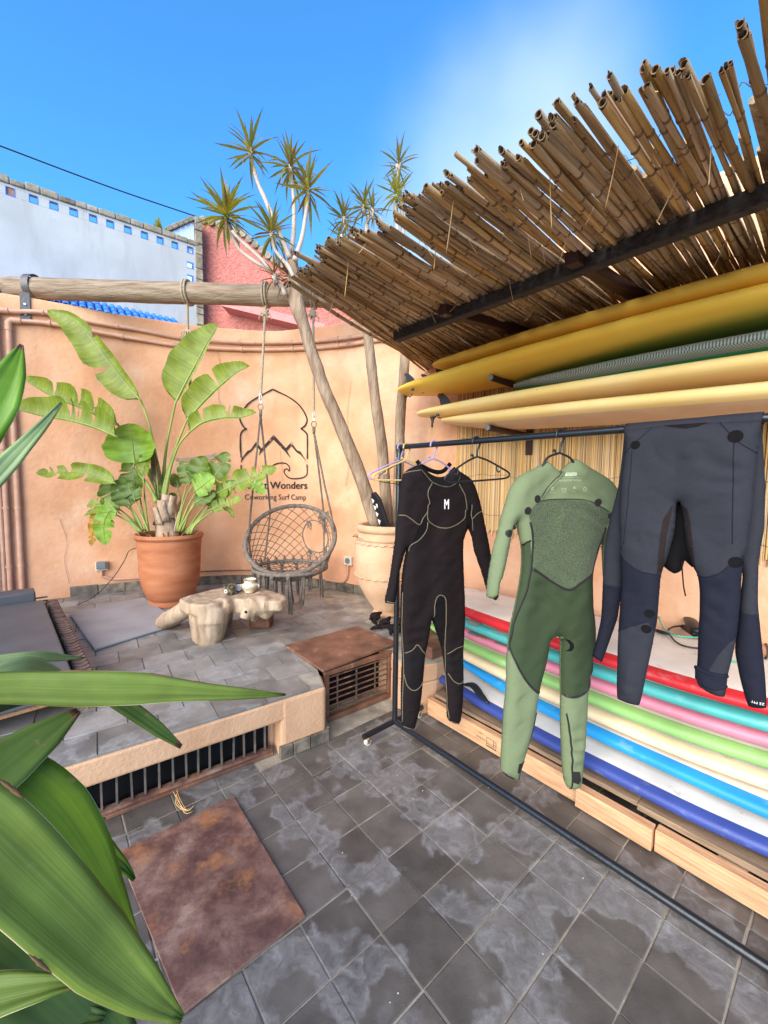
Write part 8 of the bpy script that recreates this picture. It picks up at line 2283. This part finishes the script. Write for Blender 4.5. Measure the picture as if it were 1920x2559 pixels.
b = MB(); b.box((p0 + p1) / 2 + bn_ * .78 + V((0, 0, BZ - .075)), ln - .06, 1.4, .02, bd_, bn_); b.build('deck', OLDWOOD, bench)
for k in range(4):
    b = MB(); b.box(p0 - bd_ * .01 + bn_ * .13 + V((0, 0, BZ - .05 + .028 * k)), .02, .15, .008, bd_, bn_); b.build('slat', CARV, bench)
CUSH = M('dark_grey_vinyl', [(0.3, (0.075, 0.072, 0.078)), (0.7, (0.105, 0.10, 0.108))], scale=4, rough=.5, bump=.08, bscale=40, spec=.4, pos=True)


def cushion(lb, c, sx, sy, sz):
    b = MB(); nx, ny = 14, 14; 
    b.box((0, 0, 0), sx, sy, sz)
    me = b.mesh('cushion', CUSH)
    o = link('cushion', me)
    bm = bmesh.new(); bm.from_mesh(me); bmesh.ops.subdivide_edges(bm, edges=bm.edges[:], cuts=9, use_grid_fill=True)
    for v in bm.verts:
        ex = 1 - (abs(v.co.x) / (sx / 2)) ** 4; ey = 1 - (abs(v.co.y) / (sy / 2)) ** 4
        v.co.z += (1 if v.co.z > 0 else -.2) * (.012 * ex * ey + .006 * nz(v.co, 4)) if abs(v.co.z) > sz * .45 else 0
    bm.to_mesh(me); bm.free(); me.polygons.foreach_set('use_smooth', [True] * len(me.polygons)); me.set_sharp_from_angle(angle=math.radians(60))
    o.matrix_world = frame(c, bd_, bn_ * -1 if False else bn_, V((0, 0, 1)))
    bv = o.modifiers.new('bevel', 'BEVEL'); bv.width = .012; bv.segments = 3; bv.limit_method = 'ANGLE'; bv.angle_limit = math.radians(60)
    return tag(o, lb, 'cushion', 'grey cushions on the daybed')


cushion('large flat dark grey cushion filling the daybed', p0 + bd_ * (.17 + (ln - .2) / 2) + bn_ * .76 + V((0, 0, BZ - .005)), ln - .2, 1.34, .12)
cushion('narrow dark grey back cushion at the wall end of the daybed', p0 + bd_ * .055 + bn_ * .86 + V((0, 0, BZ + .045)), .17, 1.45, .15)

# ---- rusty plate on the floor
rpz = [V(p) for p in D['rust']]
b = MB(); b.prism([(p.x, p.y) for p in (rpz[3], rpz[2], rpz[1], rpz[0])], .0035, .0115)
o = b.build('rusty_plate', RUST, None, bevel=.0015); tag(o, 'square rusty steel plate lying on the slate floor', 'steel plate')
tw = [V(p) for p in D['bits']['twig']]
b = MB()
for q in range(5):
    b.tube(resample([p + V((random.uniform(-.012, .012), random.uniform(-.012, .012), random.uniform(0, .02))) for p in tw], 14), .0012, 4)
o = b.build('root_fibres', MATREED, None, smooth=True); tag(o, 'little bunch of dry root fibres under the vent grille', 'twigs')

# ---- wall sockets
for i, ((s_, z_), lb) in enumerate(zip(D['sock'], ('white wall socket with a black plug box left of the terracotta pot', 'white wall socket partly hidden beside the clay jar'))):
    p, n_ = wall_at(s_); ax = V((-n_.y, n_.x, 0))
    t_ = thing('power_socket', on_wall(s_, z_), lb, 'power socket', 'sockets on the courtyard wall')
    b = MB(); b.box(on_wall(s_, z_, .018), .105, .028, .095, ax, n_); b.build('housing', CREAMPL, t_, bevel=.006, seg=2)
    if i == 0:
        b = MB(); b.box(on_wall(s_, z_ + .012, .052), .085, .045, .075, ax, n_); b.build('plug', GREYPL, t_, bevel=.008, seg=2)
        pts = [on_wall(s_, z_ - .045, .022), on_wall(s_, z_ - .11, .022), on_wall(s_ + .03, TER_Z + .175, .022), on_wall(s_ + .12, TER_Z + .14, .022), on_wall(s_ + .45, TER_Z + .128, .022)]
    else:
        b = MB(); b.tube([on_wall(s_, z_, .030), on_wall(s_, z_, .036)], .032, 20); b.build('outlet', GREYPL, t_, smooth=40)
        pts = [on_wall(s_, z_ - .045, .022), on_wall(s_ - .005, z_ - .16, .022), on_wall(s_ - .05, z_ - .23, .022), on_wall(s_ - .12, z_ - .245, .022), on_wall(s_ - .30, z_ - .245, .022)]
    b = MB(); b.tube(resample(pts, 24), .011, 8); b.build('conduit', PIPE, t_, smooth=True)

# loose chips and dust lumps scattered on the floor near the terrace
b = MB()
for k in range(50):
    p = V((random.uniform(-.9, 1.3), random.uniform(.9, 2.4), .001))
    if (p - PC).dot(FRN) < .05: continue
    r_ = random.choice((.0009, .0012, .0016, .002)); b.box(p, r_ * 2, r_ * 1.5, r_, V((math.cos(k), math.sin(k), 0)), V((-math.sin(k), math.cos(k), 0)))
o = b.build('grit', M('pale_grit', (0.55, 0.50, 0.44), bump=0), None); tag(o, 'scattered pale grit on the slate floor', 'grit', kind='stuff')
